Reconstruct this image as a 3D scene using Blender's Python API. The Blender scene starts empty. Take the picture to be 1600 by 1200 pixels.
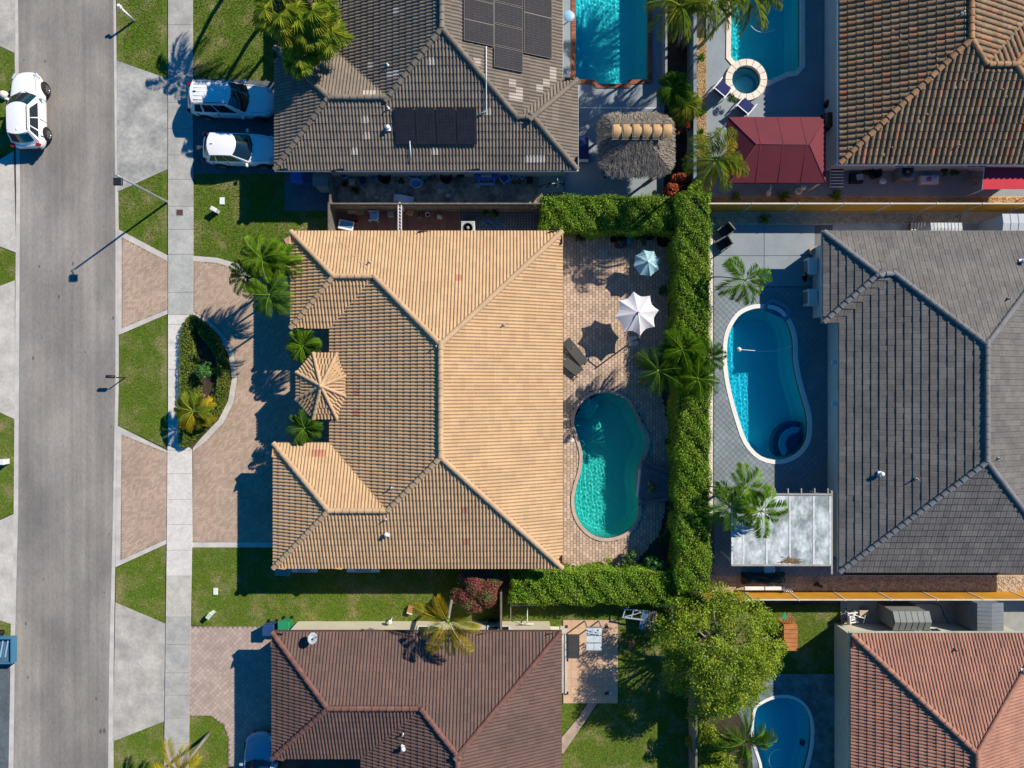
import bpy, math, random
import numpy as np
from mathutils import Vector, Matrix
from mathutils.geometry import delaunay_2d_cdt, tessellate_polygon

random.seed(7); rng = np.random.default_rng(7)
scn = bpy.context.scene
COL = scn.collection
# ---------------------------------------------------------------- camera, sky, sun, exposure
CAMH, PPM = 41.0, 26.0            # drone height (m) and photo pixels per metre at ground level
cam = bpy.data.cameras.new('drone_camera'); cam_o = bpy.data.objects.new('drone_camera', cam); COL.objects.link(cam_o)
cam_o.location = (0, 0, CAMH); cam.sensor_width = 36; cam.lens = 36 * CAMH / (1600 / PPM); cam.clip_end = 2000; cam.clip_start = 0.5
scn.camera = cam_o
SUNV = Vector((1.077, 0.78, 1.0)).normalized()
SUN_EL = math.asin(SUNV.z); SUN_AZ = math.atan2(SUNV.x, SUNV.y)
w = bpy.data.worlds.new('World'); scn.world = w; w.use_nodes = True
nt = w.node_tree; nt.nodes.clear()
sky = nt.nodes.new('ShaderNodeTexSky'); sky.sky_type = 'NISHITA'; sky.sun_disc = False
sky.sun_elevation = SUN_EL; sky.sun_rotation = SUN_AZ; sky.air_density = 1.0; sky.dust_density = 0.3; sky.ozone_density = 5
bg = nt.nodes.new('ShaderNodeBackground'); bg.inputs['Strength'].default_value = 0.092
wo = nt.nodes.new('ShaderNodeOutputWorld'); hs = nt.nodes.new('ShaderNodeHueSaturation'); hs.inputs['Saturation'].default_value = 1.95; nt.links.new(sky.outputs[0], hs.inputs['Color']); nt.links.new(hs.outputs[0], bg.inputs[0]); nt.links.new(bg.outputs[0], wo.inputs[0])
sl = bpy.data.lights.new('sun', 'SUN'); sl.energy = 5.0; sl.angle = math.radians(0.5); sl.cycles.is_caustics_light = True; sl.color = (1.0, 0.91, 0.77)
so = bpy.data.objects.new('sun', sl); COL.objects.link(so); so.rotation_euler = SUNV.to_track_quat('Z', 'Y').to_euler(); so.location = (30, 20, 60)
scn.view_settings.view_transform = 'Standard'; scn.view_settings.look = 'None'; scn.view_settings.gamma = 1; scn.view_settings.use_curve_mapping = False
scn.view_settings.exposure = 0.40
scn.cycles.use_denoising = True
scn.cycles.max_bounces = 8; scn.cycles.diffuse_bounces = 3; scn.cycles.transparent_max_bounces = 12
scn.cycles.sample_clamp_indirect = 4

# ---------------------------------------------------------------- helpers
def G(px, py, h=0.0):
    k = (CAMH - h) / CAMH / PPM
    return Vector(((px - 800) * k, (600 - py) * k, h))
def Gl(pts, h=0.0): return [G(p[0], p[1], h) for p in pts]

def catmull(pts, closed=True, n=6):
    out = []; N = len(pts)
    rg = range(N) if closed else range(N - 1)
    for i in rg:
        if closed: p = [pts[(i + k - 1) % N] for k in range(4)]
        else: p = [pts[max(0, min(N - 1, i + k - 1))] for k in range(4)]
        for j in range(n):
            t = j / n
            out.append(tuple(0.5 * ((2 * p[1][a]) + (-p[0][a] + p[2][a]) * t + (2 * p[0][a] - 5 * p[1][a] + 4 * p[2][a] - p[3][a]) * t * t + (-p[0][a] + 3 * p[1][a] - 3 * p[2][a] + p[3][a]) * t ** 3) for a in (0, 1)))
    if not closed: out.append(tuple(pts[-1][:2]))
    return out

def link(o, parent=None):
    COL.objects.link(o)
    if parent is not None: o.parent = parent
    return o
def tag(o, label=None, cat=None, group=None, kind=None):
    if label: o['label'] = label
    if cat: o['category'] = cat
    if group: o['group'] = group
    if kind: o['kind'] = kind
    return o
def thing(name, label, cat, loc=(0, 0, 0), rz=0.0, group=None):
    o = bpy.data.objects.new(name, None); o.empty_display_size = 0.2
    COL.objects.link(o); o.location = loc; o.rotation_euler = (0, 0, rz)
    return tag(o, label, cat, group)

def np_mesh(name, verts, faces, mat=None, smooth=False, mats=None, mi=None):
    """verts (N,3) faces (M,k) with one k"""
    me = bpy.data.meshes.new(name)
    verts = np.asarray(verts, dtype=np.float32); faces = np.asarray(faces, dtype=np.int32)
    k = faces.shape[1]
    me.vertices.add(len(verts)); me.vertices.foreach_set('co', verts.ravel())
    me.loops.add(faces.size); me.loops.foreach_set('vertex_index', faces.ravel())
    me.polygons.add(len(faces)); me.polygons.foreach_set('loop_start', np.arange(0, faces.size, k, dtype=np.int32))
    try: me.polygons.foreach_set('loop_total', np.full(len(faces), k, dtype=np.int32))
    except Exception: pass
    if mats:
        for m in mats: me.materials.append(m)
        me.polygons.foreach_set('material_index', np.asarray(mi, dtype=np.int32))
    elif mat: me.materials.append(mat)
    me.polygons.foreach_set('use_smooth', np.full(len(faces), smooth, dtype=bool))
    me.update(calc_edges=True); me.validate()
    return me

class MB:
    """collects polygons for one mesh"""
    def __init__(s): s.v = []; s.f = []; s.sm = []; s.M = Matrix.Identity(4)
    def add(s, vs, fs, sm=False):
        b = len(s.v); s.v += [tuple(s.M @ Vector(v)) for v in vs]; s.f += [tuple(b + i for i in f) for f in fs]; s.sm += [sm] * len(fs)
        return s
    def box(s, x0, x1, y0, y1, z0, z1, rot=None):
        vs = [(x, y, z) for z in (z0, z1) for x, y in ((x0, y0), (x1, y0), (x1, y1), (x0, y1))]
        return s.add(vs, [(3, 2, 1, 0), (4, 5, 6, 7), (0, 1, 5, 4), (1, 2, 6, 5), (2, 3, 7, 6), (3, 0, 4, 7)])
    def cbox(s, c, d, rz=0, bev=0.0, tilt=None):
        """box by centre and size, rounded top edges when bev"""
        hx, hy, hz = d[0] / 2, d[1] / 2, d[2] / 2
        R = Matrix.Rotation(rz, 3, 'Z')
        if tilt: R = R @ Matrix.Rotation(tilt[0], 3, 'X') @ Matrix.Rotation(tilt[1], 3, 'Y')
        rings = [(0, -hz), (0, hz - bev), (bev, hz)] if bev > 0 else [(0, -hz), (0, hz)]
        vs = []
        for (b, z) in rings:
            for x, y in ((-1, -1), (1, -1), (1, 1), (-1, 1)): vs.append(Vector(c) + R @ Vector((x * (hx - b), y * (hy - b), z)))
        n = len(rings); fs = [(3, 2, 1, 0), tuple(4 * (n - 1) + i for i in range(4))]
        for r in range(n - 1):
            for i in range(4): fs.append((4 * r + i, 4 * r + (i + 1) % 4, 4 * r + 4 + (i + 1) % 4, 4 * r + 4 + i))
        return s.add(vs, fs)
    def beam(s, a, b, wd, ht, up=(0, 0, 1)):
        a = Vector(a); b = Vector(b); d = (b - a).normalized(); u = Vector(up)
        if abs(d.dot(u)) > .95: u = Vector((1, 0, 0))
        sd = d.cross(u).normalized() * wd / 2; uu = sd.cross(d).normalized() * ht / 2
        vs = [p + sd * i + uu * j for p in (a, b) for i, j in ((-1, -1), (1, -1), (1, 1), (-1, 1))]
        return s.add(vs, [(3, 2, 1, 0), (4, 5, 6, 7), (0, 1, 5, 4), (1, 2, 6, 5), (2, 3, 7, 6), (3, 0, 4, 7)])
    def tube(s, pts, rad, n=8, caps=True, sm=True):
        pts = [Vector(p) for p in pts]
        if not isinstance(rad, (list, tuple)): rad = [rad] * len(pts)
        vs = []; prev = None
        for i, p in enumerate(pts):
            d = (pts[min(i + 1, len(pts) - 1)] - pts[max(i - 1, 0)]).normalized()
            if prev is None:
                a = Vector((0, 0, 1)) if abs(d.z) < .9 else Vector((1, 0, 0)); prev = d.cross(a).normalized()
            sd = (prev - d * prev.dot(d)).normalized(); prev = sd; up = d.cross(sd)
            for j in range(n):
                t = 2 * math.pi * j / n; vs.append(p + (sd * math.cos(t) + up * math.sin(t)) * rad[i])
        fs = [(n * i + j, n * i + (j + 1) % n, n * i + n + (j + 1) % n, n * i + n + j) for i in range(len(pts) - 1) for j in range(n)]
        if caps: fs += [tuple(range(n))[::-1], tuple(n * (len(pts) - 1) + j for j in range(n))]
        return s.add(vs, fs, sm)
    def lathe(s, prof, c=(0, 0, 0), n=16, sm=True, sx=1, sy=1, caps=True):
        vs = [(c[0] + r * math.cos(2 * math.pi * j / n) * sx, c[1] + r * math.sin(2 * math.pi * j / n) * sy, c[2] + z) for r, z in prof for j in range(n)]
        fs = [(n * i + j, n * i + (j + 1) % n, n * i + n + (j + 1) % n, n * i + n + j) for i in range(len(prof) - 1) for j in range(n)]
        if caps: fs += [tuple(range(n))[::-1], tuple(n * (len(prof) - 1) + j for j in range(n))]
        return s.add(vs, fs, sm)
    def prism(s, poly, z0, z1):
        n = len(poly); vs = [(p[0], p[1], z0) for p in poly] + [(p[0], p[1], z1) for p in poly]
        return s.add(vs, [tuple(range(n))[::-1], tuple(range(n, 2 * n))] + [(i, (i + 1) % n, n + (i + 1) % n, n + i) for i in range(n)])
    def grid(s, P, sm=True):
        nu, nv = len(P), len(P[0]); vs = [p for r in P for p in r]
        return s.add(vs, [(nv * i + j, nv * i + j + 1, nv * i + nv + j + 1, nv * i + nv + j) for i in range(nu - 1) for j in range(nv - 1)], sm)
    def mesh(s, name, mat):
        me = bpy.data.meshes.new(name); me.from_pydata(s.v, [], s.f); me.materials.append(mat)
        me.polygons.foreach_set('use_smooth', np.array(s.sm, dtype=bool)); me.update(); return me
    def build(s, name, mat, parent=None, loc=None, rz=0):
        o = bpy.data.objects.new(name, s.mesh(name, mat)); link(o, parent)
        if loc is not None: o.location = loc
        if rz: o.rotation_euler = (0, 0, rz)
        return o

# ---------------------------------------------------------------- materials
def lin(c):  # sRGB 0-255 -> linear
    return tuple(((x / 255) / 12.92 if x / 255 <= 0.04045 else ((x / 255 + 0.055) / 1.055) ** 2.4) for x in c)
MATS = {}
def mat(name, col, rough=0.8, var=0.15, scale=1.5, col2=None, fine=0.0, fscale=40, rnd=0.0, bump=0.0, bscale=60, metal=0.0, spec=0.4, coat=0.0, sheen=0, trans=0.0, thr=(0.35, 0.65), stretch=None, rnd2=None):
    if name in MATS: return MATS[name]
    m = bpy.data.materials.new(name); m.use_nodes = True; nt = m.node_tree; N = nt.nodes; L = nt.links
    b = N['Principled BSDF']; b.inputs['Roughness'].default_value = rough; b.inputs['Metallic'].default_value = metal
    b.inputs['Specular IOR Level'].default_value = spec; b.inputs['Coat Weight'].default_value = coat
    geo = N.new('ShaderNodeNewGeometry'); pos = geo.outputs['Position']
    if stretch:
        mp = N.new('ShaderNodeVectorMath'); mp.operation = 'MULTIPLY'; mp.inputs[1].default_value = stretch; L.new(pos, mp.inputs[0]); pos = mp.outputs[0]
    c2 = col2 if col2 else tuple(x * (1 - 2 * var) for x in col)
    nz = N.new('ShaderNodeTexNoise'); nz.inputs['Scale'].default_value = scale; nz.inputs['Detail'].default_value = 5; nz.inputs['Roughness'].default_value = .6; L.new(pos, nz.inputs['Vector'])
    mr = N.new('ShaderNodeMapRange'); mr.inputs['From Min'].default_value = thr[0]; mr.inputs['From Max'].default_value = thr[1]; L.new(nz.outputs[0], mr.inputs[0])
    mx = N.new('ShaderNodeMix'); mx.data_type = 'RGBA'; mx.inputs[6].default_value = (*col, 1); mx.inputs[7].default_value = (*c2, 1); L.new(mr.outputs[0], mx.inputs[0])
    out = mx.outputs[2]
    def mul(out, fac_socket, lo, hi):
        mr2 = N.new('ShaderNodeMapRange'); mr2.inputs['To Min'].default_value = lo; mr2.inputs['To Max'].default_value = hi; L.new(fac_socket, mr2.inputs[0])
        mm = N.new('ShaderNodeVectorMath'); mm.operation = 'SCALE'; L.new(out, mm.inputs[0]); L.new(mr2.outputs[0], mm.inputs['Scale']); return mm.outputs[0]
    if fine > 0:
        nf = N.new('ShaderNodeTexNoise'); nf.inputs['Scale'].default_value = fscale; nf.inputs['Detail'].default_value = 3; L.new(pos, nf.inputs['Vector'])
        mf = N.new('ShaderNodeMapRange'); mf.inputs['From Min'].default_value = .3; mf.inputs['From Max'].default_value = .7; L.new(nf.outputs[0], mf.inputs[0])
        out = mul(out, mf.outputs[0], 1 - fine, 1 + fine)
    if rnd > 0 or rnd2:
        oi = N.new('ShaderNodeObjectInfo'); ad = N.new('ShaderNodeMath'); ad.operation = 'ADD'; L.new(oi.outputs['Random'], ad.inputs[0]); L.new(geo.outputs['Random Per Island'], ad.inputs[1])
        fr = N.new('ShaderNodeMath'); fr.operation = 'FRACT'; L.new(ad.outputs[0], fr.inputs[0])
        if rnd2:
            m3 = N.new('ShaderNodeMapRange'); m3.inputs['From Min'].default_value = rnd2[1]; m3.inputs['From Max'].default_value = 1.0; L.new(fr.outputs[0], m3.inputs[0])
            m4 = N.new('ShaderNodeMix'); m4.data_type = 'RGBA'; L.new(out, m4.inputs[6]); m4.inputs[7].default_value = (*rnd2[0], 1); L.new(m3.outputs[0], m4.inputs[0]); out = m4.outputs[2]
        if rnd > 0:
            mu = N.new('ShaderNodeMath'); mu.operation = 'MULTIPLY'; mu.inputs[1].default_value = 7.31; L.new(fr.outputs[0], mu.inputs[0])
            f2 = N.new('ShaderNodeMath'); f2.operation = 'FRACT'; L.new(mu.outputs[0], f2.inputs[0])
            out = mul(out, f2.outputs[0], 1 - rnd, 1 + rnd)
    L.new(out, b.inputs['Base Color'])
    if bump > 0:
        nb = N.new('ShaderNodeTexNoise'); nb.inputs['Scale'].default_value = bscale; nb.inputs['Detail'].default_value = 4; L.new(pos, nb.inputs['Vector'])
        bp = N.new('ShaderNodeBump'); bp.inputs['Strength'].default_value = bump; bp.inputs['Distance'].default_value = 0.02; L.new(nb.outputs[0], bp.inputs['Height']); L.new(bp.outputs[0], b.inputs['Normal'])
    if trans > 0:
        tr = N.new('ShaderNodeBsdfTranslucent'); L.new(out, tr.inputs[0]); ms = N.new('ShaderNodeMixShader'); ms.inputs[0].default_value = trans
        L.new(b.outputs[0], ms.inputs[1]); L.new(tr.outputs[0], ms.inputs[2]); L.new(ms.outputs[0], N['Material Output'].inputs[0])
    MATS[name] = m; return m

M_ground = mat('bare_soil', (.10, .075, .045), var=.25, scale=.8, fine=.3, fscale=12)
M_lawn = mat('lawn_soil', (.085, .125, .010), col2=(.24, .19, .09), scale=.7, fine=.35, fscale=9, rough=.9, thr=(.48, .70))
M_road = mat('worn_asphalt', (.30, .272, .237), col2=(.205, .19, .175), scale=.30, fine=.10, fscale=9, rough=.9, bump=.2, stretch=(1, .5, 1))
def road_wear(m):
    """wheel lanes along the road and small oil drips"""
    nt = m.node_tree; N = nt.nodes; L = nt.links; b = N['Principled BSDF']; src = b.inputs['Base Color'].links[0].from_socket
    g = N.new('ShaderNodeNewGeometry')
    def scaled(v):
        m_ = N.new('ShaderNodeVectorMath'); m_.operation = 'MULTIPLY'; m_.inputs[1].default_value = v; L.new(g.outputs['Position'], m_.inputs[0]); return m_.outputs[0]
    n1 = N.new('ShaderNodeTexNoise'); n1.inputs['Scale'].default_value = 1.0; n1.inputs['Detail'].default_value = 4; L.new(scaled((2.6, .03, 1)), n1.inputs['Vector'])
    r1 = N.new('ShaderNodeMapRange'); r1.inputs['From Min'].default_value = .3; r1.inputs['From Max'].default_value = .7; r1.inputs['To Min'].default_value = .84; r1.inputs['To Max'].default_value = 1.12; L.new(n1.outputs[0], r1.inputs[0])
    n3 = N.new('ShaderNodeTexNoise'); n3.inputs['Scale'].default_value = 1.0; n3.inputs['Detail'].default_value = 6; L.new(scaled((.25, .16, 1)), n3.inputs['Vector'])
    r3 = N.new('ShaderNodeMapRange'); r3.inputs['From Min'].default_value = .35; r3.inputs['From Max'].default_value = .65; r3.inputs['To Min'].default_value = .80; r3.inputs['To Max'].default_value = 1.14; L.new(n3.outputs[0], r3.inputs[0])
    v = N.new('ShaderNodeTexVoronoi'); v.inputs['Scale'].default_value = 1.7; L.new(scaled((1, .55, 1)), v.inputs['Vector'])
    n2 = N.new('ShaderNodeTexNoise'); n2.inputs['Scale'].default_value = .35; L.new(scaled((1.6, .25, 1)), n2.inputs['Vector'])
    th = N.new('ShaderNodeMapRange'); th.inputs['From Min'].default_value = .42; th.inputs['From Max'].default_value = .75; th.inputs['To Max'].default_value = .2; L.new(n2.outputs[0], th.inputs[0])
    lt = N.new('ShaderNodeMath'); lt.operation = 'LESS_THAN'; L.new(v.outputs['Distance'], lt.inputs[0]); L.new(th.outputs[0], lt.inputs[1])
    ds = N.new('ShaderNodeMapRange'); ds.inputs['To Min'].default_value = 1; ds.inputs['To Max'].default_value = .5; L.new(lt.outputs[0], ds.inputs[0])
    m1 = N.new('ShaderNodeMath'); m1.operation = 'MULTIPLY'; L.new(r1.outputs[0], m1.inputs[0]); L.new(r3.outputs[0], m1.inputs[1])
    m2 = N.new('ShaderNodeMath'); m2.operation = 'MULTIPLY'; L.new(m1.outputs[0], m2.inputs[0]); L.new(ds.outputs[0], m2.inputs[1])
    sc = N.new('ShaderNodeVectorMath'); sc.operation = 'SCALE'; L.new(src, sc.inputs[0]); L.new(m2.outputs[0], sc.inputs['Scale']); L.new(sc.outputs[0], b.inputs['Base Color'])
road_wear(M_road)
M_conc = mat('concrete', (.48, .45, .395), col2=(.31, .295, .265), scale=.8, fine=.10, fscale=6, rough=.85)
M_concdirty = mat('stained_concrete', (.42, .41, .375), col2=(.25, .25, .235), scale=.9, fine=.14, fscale=5, rough=.85)
M_conclight = mat('pale_concrete', (.56, .52, .46), col2=(.40, .375, .335), scale=.9, fine=.08, fscale=6, rough=.85)
M_kerb = mat('kerb_concrete', (.55, .52, .47), col2=(.42, .40, .37), scale=1.2, fine=.1, rough=.85)
M_paver = mat('tan_pink_paver', (.44, .325, .24), col2=(.37, .27, .20), scale=.5, rnd=.16, rough=.85, fine=.08, fscale=20)
M_joint = mat('joint_sand', (.26, .19, .145), scale=2, rough=.95)
M_patio = mat('patio_paver', (.50, .355, .245), col2=(.42, .315, .245), scale=.35, rnd=.2, rough=.85, rnd2=((.52, .38, .28), .7))
M_pjoint = mat('patio_joint', (.11, .075, .06), scale=2, rough=.95)
M_slate = mat('grey_stamped_drive', (.11, .13, .145), col2=(.08, .095, .105), scale=1.2, fine=.2, fscale=8, rough=.8)
M_deck = mat('grey_pool_deck', (.25, .29, .315), col2=(.215, .25, .275), scale=.8, fine=.06, fscale=10, rough=.8)
M_deckt = mat('grey_deck_tile', (.225, .265, .29), col2=(.18, .215, .24), scale=.7, rnd=.07, rough=.75)
M_dkjoint = mat('deck_joint', (.16, .16, .16), rough=.95)
M_gravel = mat('river_gravel', (.40, .29, .19), col2=(.50, .40, .29), scale=3, rnd=.5, rough=.9)
M_gravel_o = mat('orange_gravel', (.48, .27, .10), col2=(.55, .40, .22), scale=3, rnd=.5, rough=.9)
M_gravel_w = mat('white_gravel', (.60, .50, .42), col2=(.75, .68, .60), scale=3, rnd=.35, rough=.9)
M_soilpatch = mat('dirty_yard_slab', (.44, .37, .28), col2=(.15, .13, .10), scale=1.1, fine=.3, fscale=6, rough=.95)
M_mulch = mat('dark_mulch', (.035, .025, .015), col2=(.06, .045, .03), scale=3, fine=.5, fscale=20, rough=.95)
M_white = mat('white_paint', (.78, .78, .76), var=.04, rough=.5)
M_offw = mat('cream_stucco', (.62, .57, .44), var=.05, scale=2, rough=.9, bump=.2)
M_greyst = mat('grey_stucco', (.50, .50, .50), var=.05, scale=2, rough=.9, bump=.2)
M_glass = mat('window_glass', (.02, .03, .035), var=.1, rough=.06, spec=.8)
M_dark = mat('dark_plastic', (.02, .02, .022), var=.1, rough=.5)
M_metal = mat('galvanised_metal', (.45, .46, .47), var=.1, rough=.4, metal=.6)
M_black = mat('black_rubber', (.012, .012, .012), rough=.85)
M_woodg = mat('weathered_wood', (.20, .17, .14), col2=(.12, .10, .085), scale=4, rough=.9, rnd=.15)
M_orange = mat('golden_fence_stain', (.62, .30, .025), col2=(.52, .24, .02), scale=1.5, rough=.6, rnd=.06)
M_tan = mat('tan_panel', (.55, .34, .15), var=.1, rough=.7, rnd=.08)

# ---- flat sheets with holes
def inside(P, poly):
    poly = np.asarray([(p[0], p[1]) for p in poly]); x, y = P[:, 0], P[:, 1]; r = np.zeros(len(P), bool); n = len(poly)
    for i in range(n):
        x0, y0 = poly[i]; x1, y1 = poly[(i + 1) % n]
        c = ((y0 > y) != (y1 > y))
        if y1 != y0: r ^= c & (x < (x1 - x0) * (y - y0) / (y1 - y0) + x0)
    return r
def sheet_mesh(name, outer, holes, z, m):
    vs = []; es = []
    for lp in [outer] + list(holes):
        b = len(vs); n = len(lp); vs += [Vector((p[0], p[1])) for p in lp]; es += [(b + i, b + (i + 1) % n) for i in range(n)]
    co, _, fs, *_ = delaunay_2d_cdt(vs, es, [], 0, 1e-5)
    co = np.array([(c[0], c[1]) for c in co]); fs = [f for f in fs]
    cen = np.array([co[list(f)].mean(0) for f in fs])
    ok = inside(cen, outer)
    for h in holes: ok &= ~inside(cen, h)
    me = bpy.data.meshes.new(name)
    FS = []
    for f, k in zip(fs, ok):
        if k:
            a = co[list(f)]; ar = sum(a[i][0] * a[(i + 1) % len(a)][1] - a[(i + 1) % len(a)][0] * a[i][1] for i in range(len(a)))
            FS.append(tuple(f) if ar > 0 else tuple(f)[::-1])
    me.from_pydata([(c[0], c[1], z) for c in co], [], FS); me.materials.append(m); me.update()
    return me
LAYER = [0]
def ZL(): return .008 + .0014 * LAYER[0]
HARD = []
def sheet(name, px, m, holes=(), z=None, kind='structure', parent=None, smooth=False, label=None):
    if smooth: px = catmull(px)
    LAYER[0] += 1
    if z is None: z = ZL()
    o = bpy.data.objects.new(name, sheet_mesh(name, Gl(px), [list(h) for h in holes], z, m)); link(o, parent)
    if parent is None: tag(o, kind=kind, label=label)
    if name != 'lawn': HARD.append(Gl(px))
    return o
def offset_poly(pts, d):
    n = len(pts); out = []
    ar = sum(pts[i][0] * pts[(i + 1) % n][1] - pts[(i + 1) % n][0] * pts[i][1] for i in range(n)); sg = 1 if ar > 0 else -1
    for i in range(n):
        a = Vector(pts[i - 1][:2]); b = Vector(pts[i][:2]); c = Vector(pts[(i + 1) % n][:2])
        d1 = (b - a).normalized(); d2 = (c - b).normalized(); nn = Vector((d1.y + d2.y, -d1.x - d2.x))
        l = nn.length; nn = nn / l if l > 1e-6 else Vector((d1.y, -d1.x)); co = max(.5, nn.dot(Vector((d1.y, -d1.x))))
        out.append(b + nn * d * sg / co)
    return out
def pavers(name, outer, holes, L_, W_, ang, m, z, gap=.012, th=.03, bond=.5, parent=None, clip=None, tilt=.0, margin=0.0, label=None):
    """real paving pieces joined into one stuff mesh; outer/holes are world polygons"""
    P = np.array([(p[0], p[1]) for p in outer]); c = P.mean(0); R = np.abs(P - c).max() * 1.5
    nu = int(2 * R / L_) + 2; nv = int(2 * R / W_) + 2
    iu, iv = np.meshgrid(np.arange(-nu // 2, nu // 2), np.arange(-nv // 2, nv // 2)); iu = iu.ravel(); iv = iv.ravel()
    u = (iu + bond * (iv % 2)) * L_; v = iv * W_
    ca, sa = math.cos(ang), math.sin(ang)
    X = c[0] + u * ca - v * sa; Y = c[1] + u * sa + v * ca
    C = np.stack([X, Y], 1); ok = inside(C, outer)
    for h in holes: ok &= ~inside(C, h)
    C = C[ok]; n = len(C)
    hl, hw = L_ / 2 - gap / 2, W_ / 2 - gap / 2
    loc = np.array([(-hl, -hw), (hl, -hw), (hl, hw), (-hl, hw)]); rot = np.stack([loc[:, 0] * ca - loc[:, 1] * sa, loc[:, 0] * sa + loc[:, 1] * ca], 1)
    V = np.zeros((n, 8, 3), np.float32); zz = z + rng.uniform(-.0015, .0015, n)
    for k in range(4):
        for r in range(2):
            V[:, r * 4 + k, 0] = C[:, 0] + rot[k, 0]; V[:, r * 4 + k, 1] = C[:, 1] + rot[k, 1]; V[:, r * 4 + k, 2] = (zz + rng.uniform(-tilt, tilt, n)) if r else z - th
    K = V[:, :4, :2].reshape(-1, 2).astype(float); CC = np.repeat(C, 4, 0)   # trim pieces that cross an edge
    for _ in range(5):
        bad = ~inside(K, outer)
        for h in holes: bad |= inside(K, h)
        if not bad.any(): break
        K[bad] = CC[bad] + (K[bad] - CC[bad]) * .72
    K = K.reshape(n, 4, 2); V[:, :4, :2] = K; V[:, 4:, :2] = K
    T = np.array([(4, 5, 6, 7), (0, 1, 5, 4), (1, 2, 6, 5), (2, 3, 7, 6), (3, 0, 4, 7)])
    F = (T[None] + (np.arange(n) * 8)[:, None, None]).reshape(-1, 4)
    o = bpy.data.objects.new(name, np_mesh(name, V.reshape(-1, 3), F, m)); link(o, parent); tag(o, kind='stuff', label=label)
    return o

def rect_tiles(name, px0, px1, py0, py1, nx, ny, m, z, parent, gap=.012, individual=True):
    """square tiles that divide a rectangle exactly, each its own piece"""
    a = G(px0, py1); b = G(px1, py0); w_, h_ = (b.x - a.x) / nx, (b.y - a.y) / ny
    me = MB().box(gap / 2, w_ - gap / 2, gap / 2, h_ - gap / 2, -.01, 0).mesh(name, m)
    for i in range(nx):
        for j in range(ny):
            o = bpy.data.objects.new(name, me); link(o, parent); o.location = (a.x + i * w_, a.y + j * h_, z + random.uniform(-.001, .001))
# ---------------------------------------------------------------- pools first: their outlines are holes in every ground sheet
POOLS = []
def C4(cx, cy, r, n=28): return [(cx + r * math.cos(2 * math.pi * i / n), cy + r * math.sin(2 * math.pi * i / n)) for i in range(n)]
pool_main = catmull([(896, 660), (903, 636), (922, 618), (948, 613), (975, 622), (990, 642), (1000, 664), (1011, 684), (1008, 706), (998, 728), (994, 752), (997, 778), (998, 802), (988, 824), (966, 838), (940, 841), (917, 830), (901, 808), (896, 782), (900, 758), (907, 735), (909, 708), (902, 682)], n=3)
pool_blue = catmull([(1190, 481), (1214, 486), (1231, 505), (1239, 530), (1240, 560), (1245, 590), (1253, 620), (1261, 650), (1260, 685), (1245, 708), (1218, 719), (1188, 713), (1166, 690), (1153, 655), (1143, 620), (1136, 585), (1134, 550), (1138, 520), (1152, 495), (1170, 484)], n=3)
pool_rect = [(899, -60), (1012, -60), (1012, 125), (982, 126), (980, 132), (934, 132), (930, 126), (899, 125)]
pool_top = [(1141, -60), (1141, 30), (1140, 90), (1152, 104), (1172, 97), (1186, 106), (1195, 122), (1200, 128), (1222, 118), (1226, 115), (1242, 113), (1250, 103), (1250, -60)]
spa = C4(1164, 127, 22.5)
pool_low = catmull([(1179, 1110), (1190, 1098), (1212, 1089), (1238, 1090), (1258, 1105), (1267, 1130), (1266, 1165), (1258, 1200), (1245, 1240), (1200, 1240), (1188, 1190), (1176, 1150)], n=3)
HOLES = {k: [Vector(v[:2]) for v in Gl(p)] for k, p in dict(main=pool_main, blue=pool_blue, rect=pool_rect, top=pool_top, spa=spa, low=pool_low).items()}

def water_mat(name, tint, rough=0.0):
    """clear refracting water; the sun's light through its waves makes the caustics on the pool floor"""
    m = bpy.data.materials.new(name); m.use_nodes = True; nt = m.node_tree; N = nt.nodes; L = nt.links; N.remove(N['Principled BSDF'])
    tr = N.new('ShaderNodeBsdfRefraction'); tr.inputs[0].default_value = (*tint, 1); tr.inputs['IOR'].default_value = 1.33; tr.inputs['Roughness'].default_value = 0
    gl = N.new('ShaderNodeBsdfGlossy'); gl.inputs['Roughness'].default_value = .03
    lw = N.new('ShaderNodeLayerWeight'); lw.inputs['Blend'].default_value = .5
    pw = N.new('ShaderNodeMath'); pw.operation = 'POWER'; pw.inputs[1].default_value = 5; L.new(lw.outputs['Facing'], pw.inputs[0])
    ma = N.new('ShaderNodeMath'); ma.operation = 'MULTIPLY_ADD'; ma.inputs[1].default_value = .9; ma.inputs[2].default_value = .02; L.new(pw.outputs[0], ma.inputs[0])
    ms = N.new('ShaderNodeMixShader'); L.new(ma.outputs[0], ms.inputs[0]); L.new(tr.outputs[0], ms.inputs[1]); L.new(gl.outputs[0], ms.inputs[2]); L.new(ms.outputs[0], N['Material Output'].inputs[0])
    return m
WV = [(float(k), float(a), float(p)) for k, a, p in zip(rng.uniform(11, 36, 22), rng.uniform(0, 6.28, 22), rng.uniform(0, 6.28, 22))]
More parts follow.
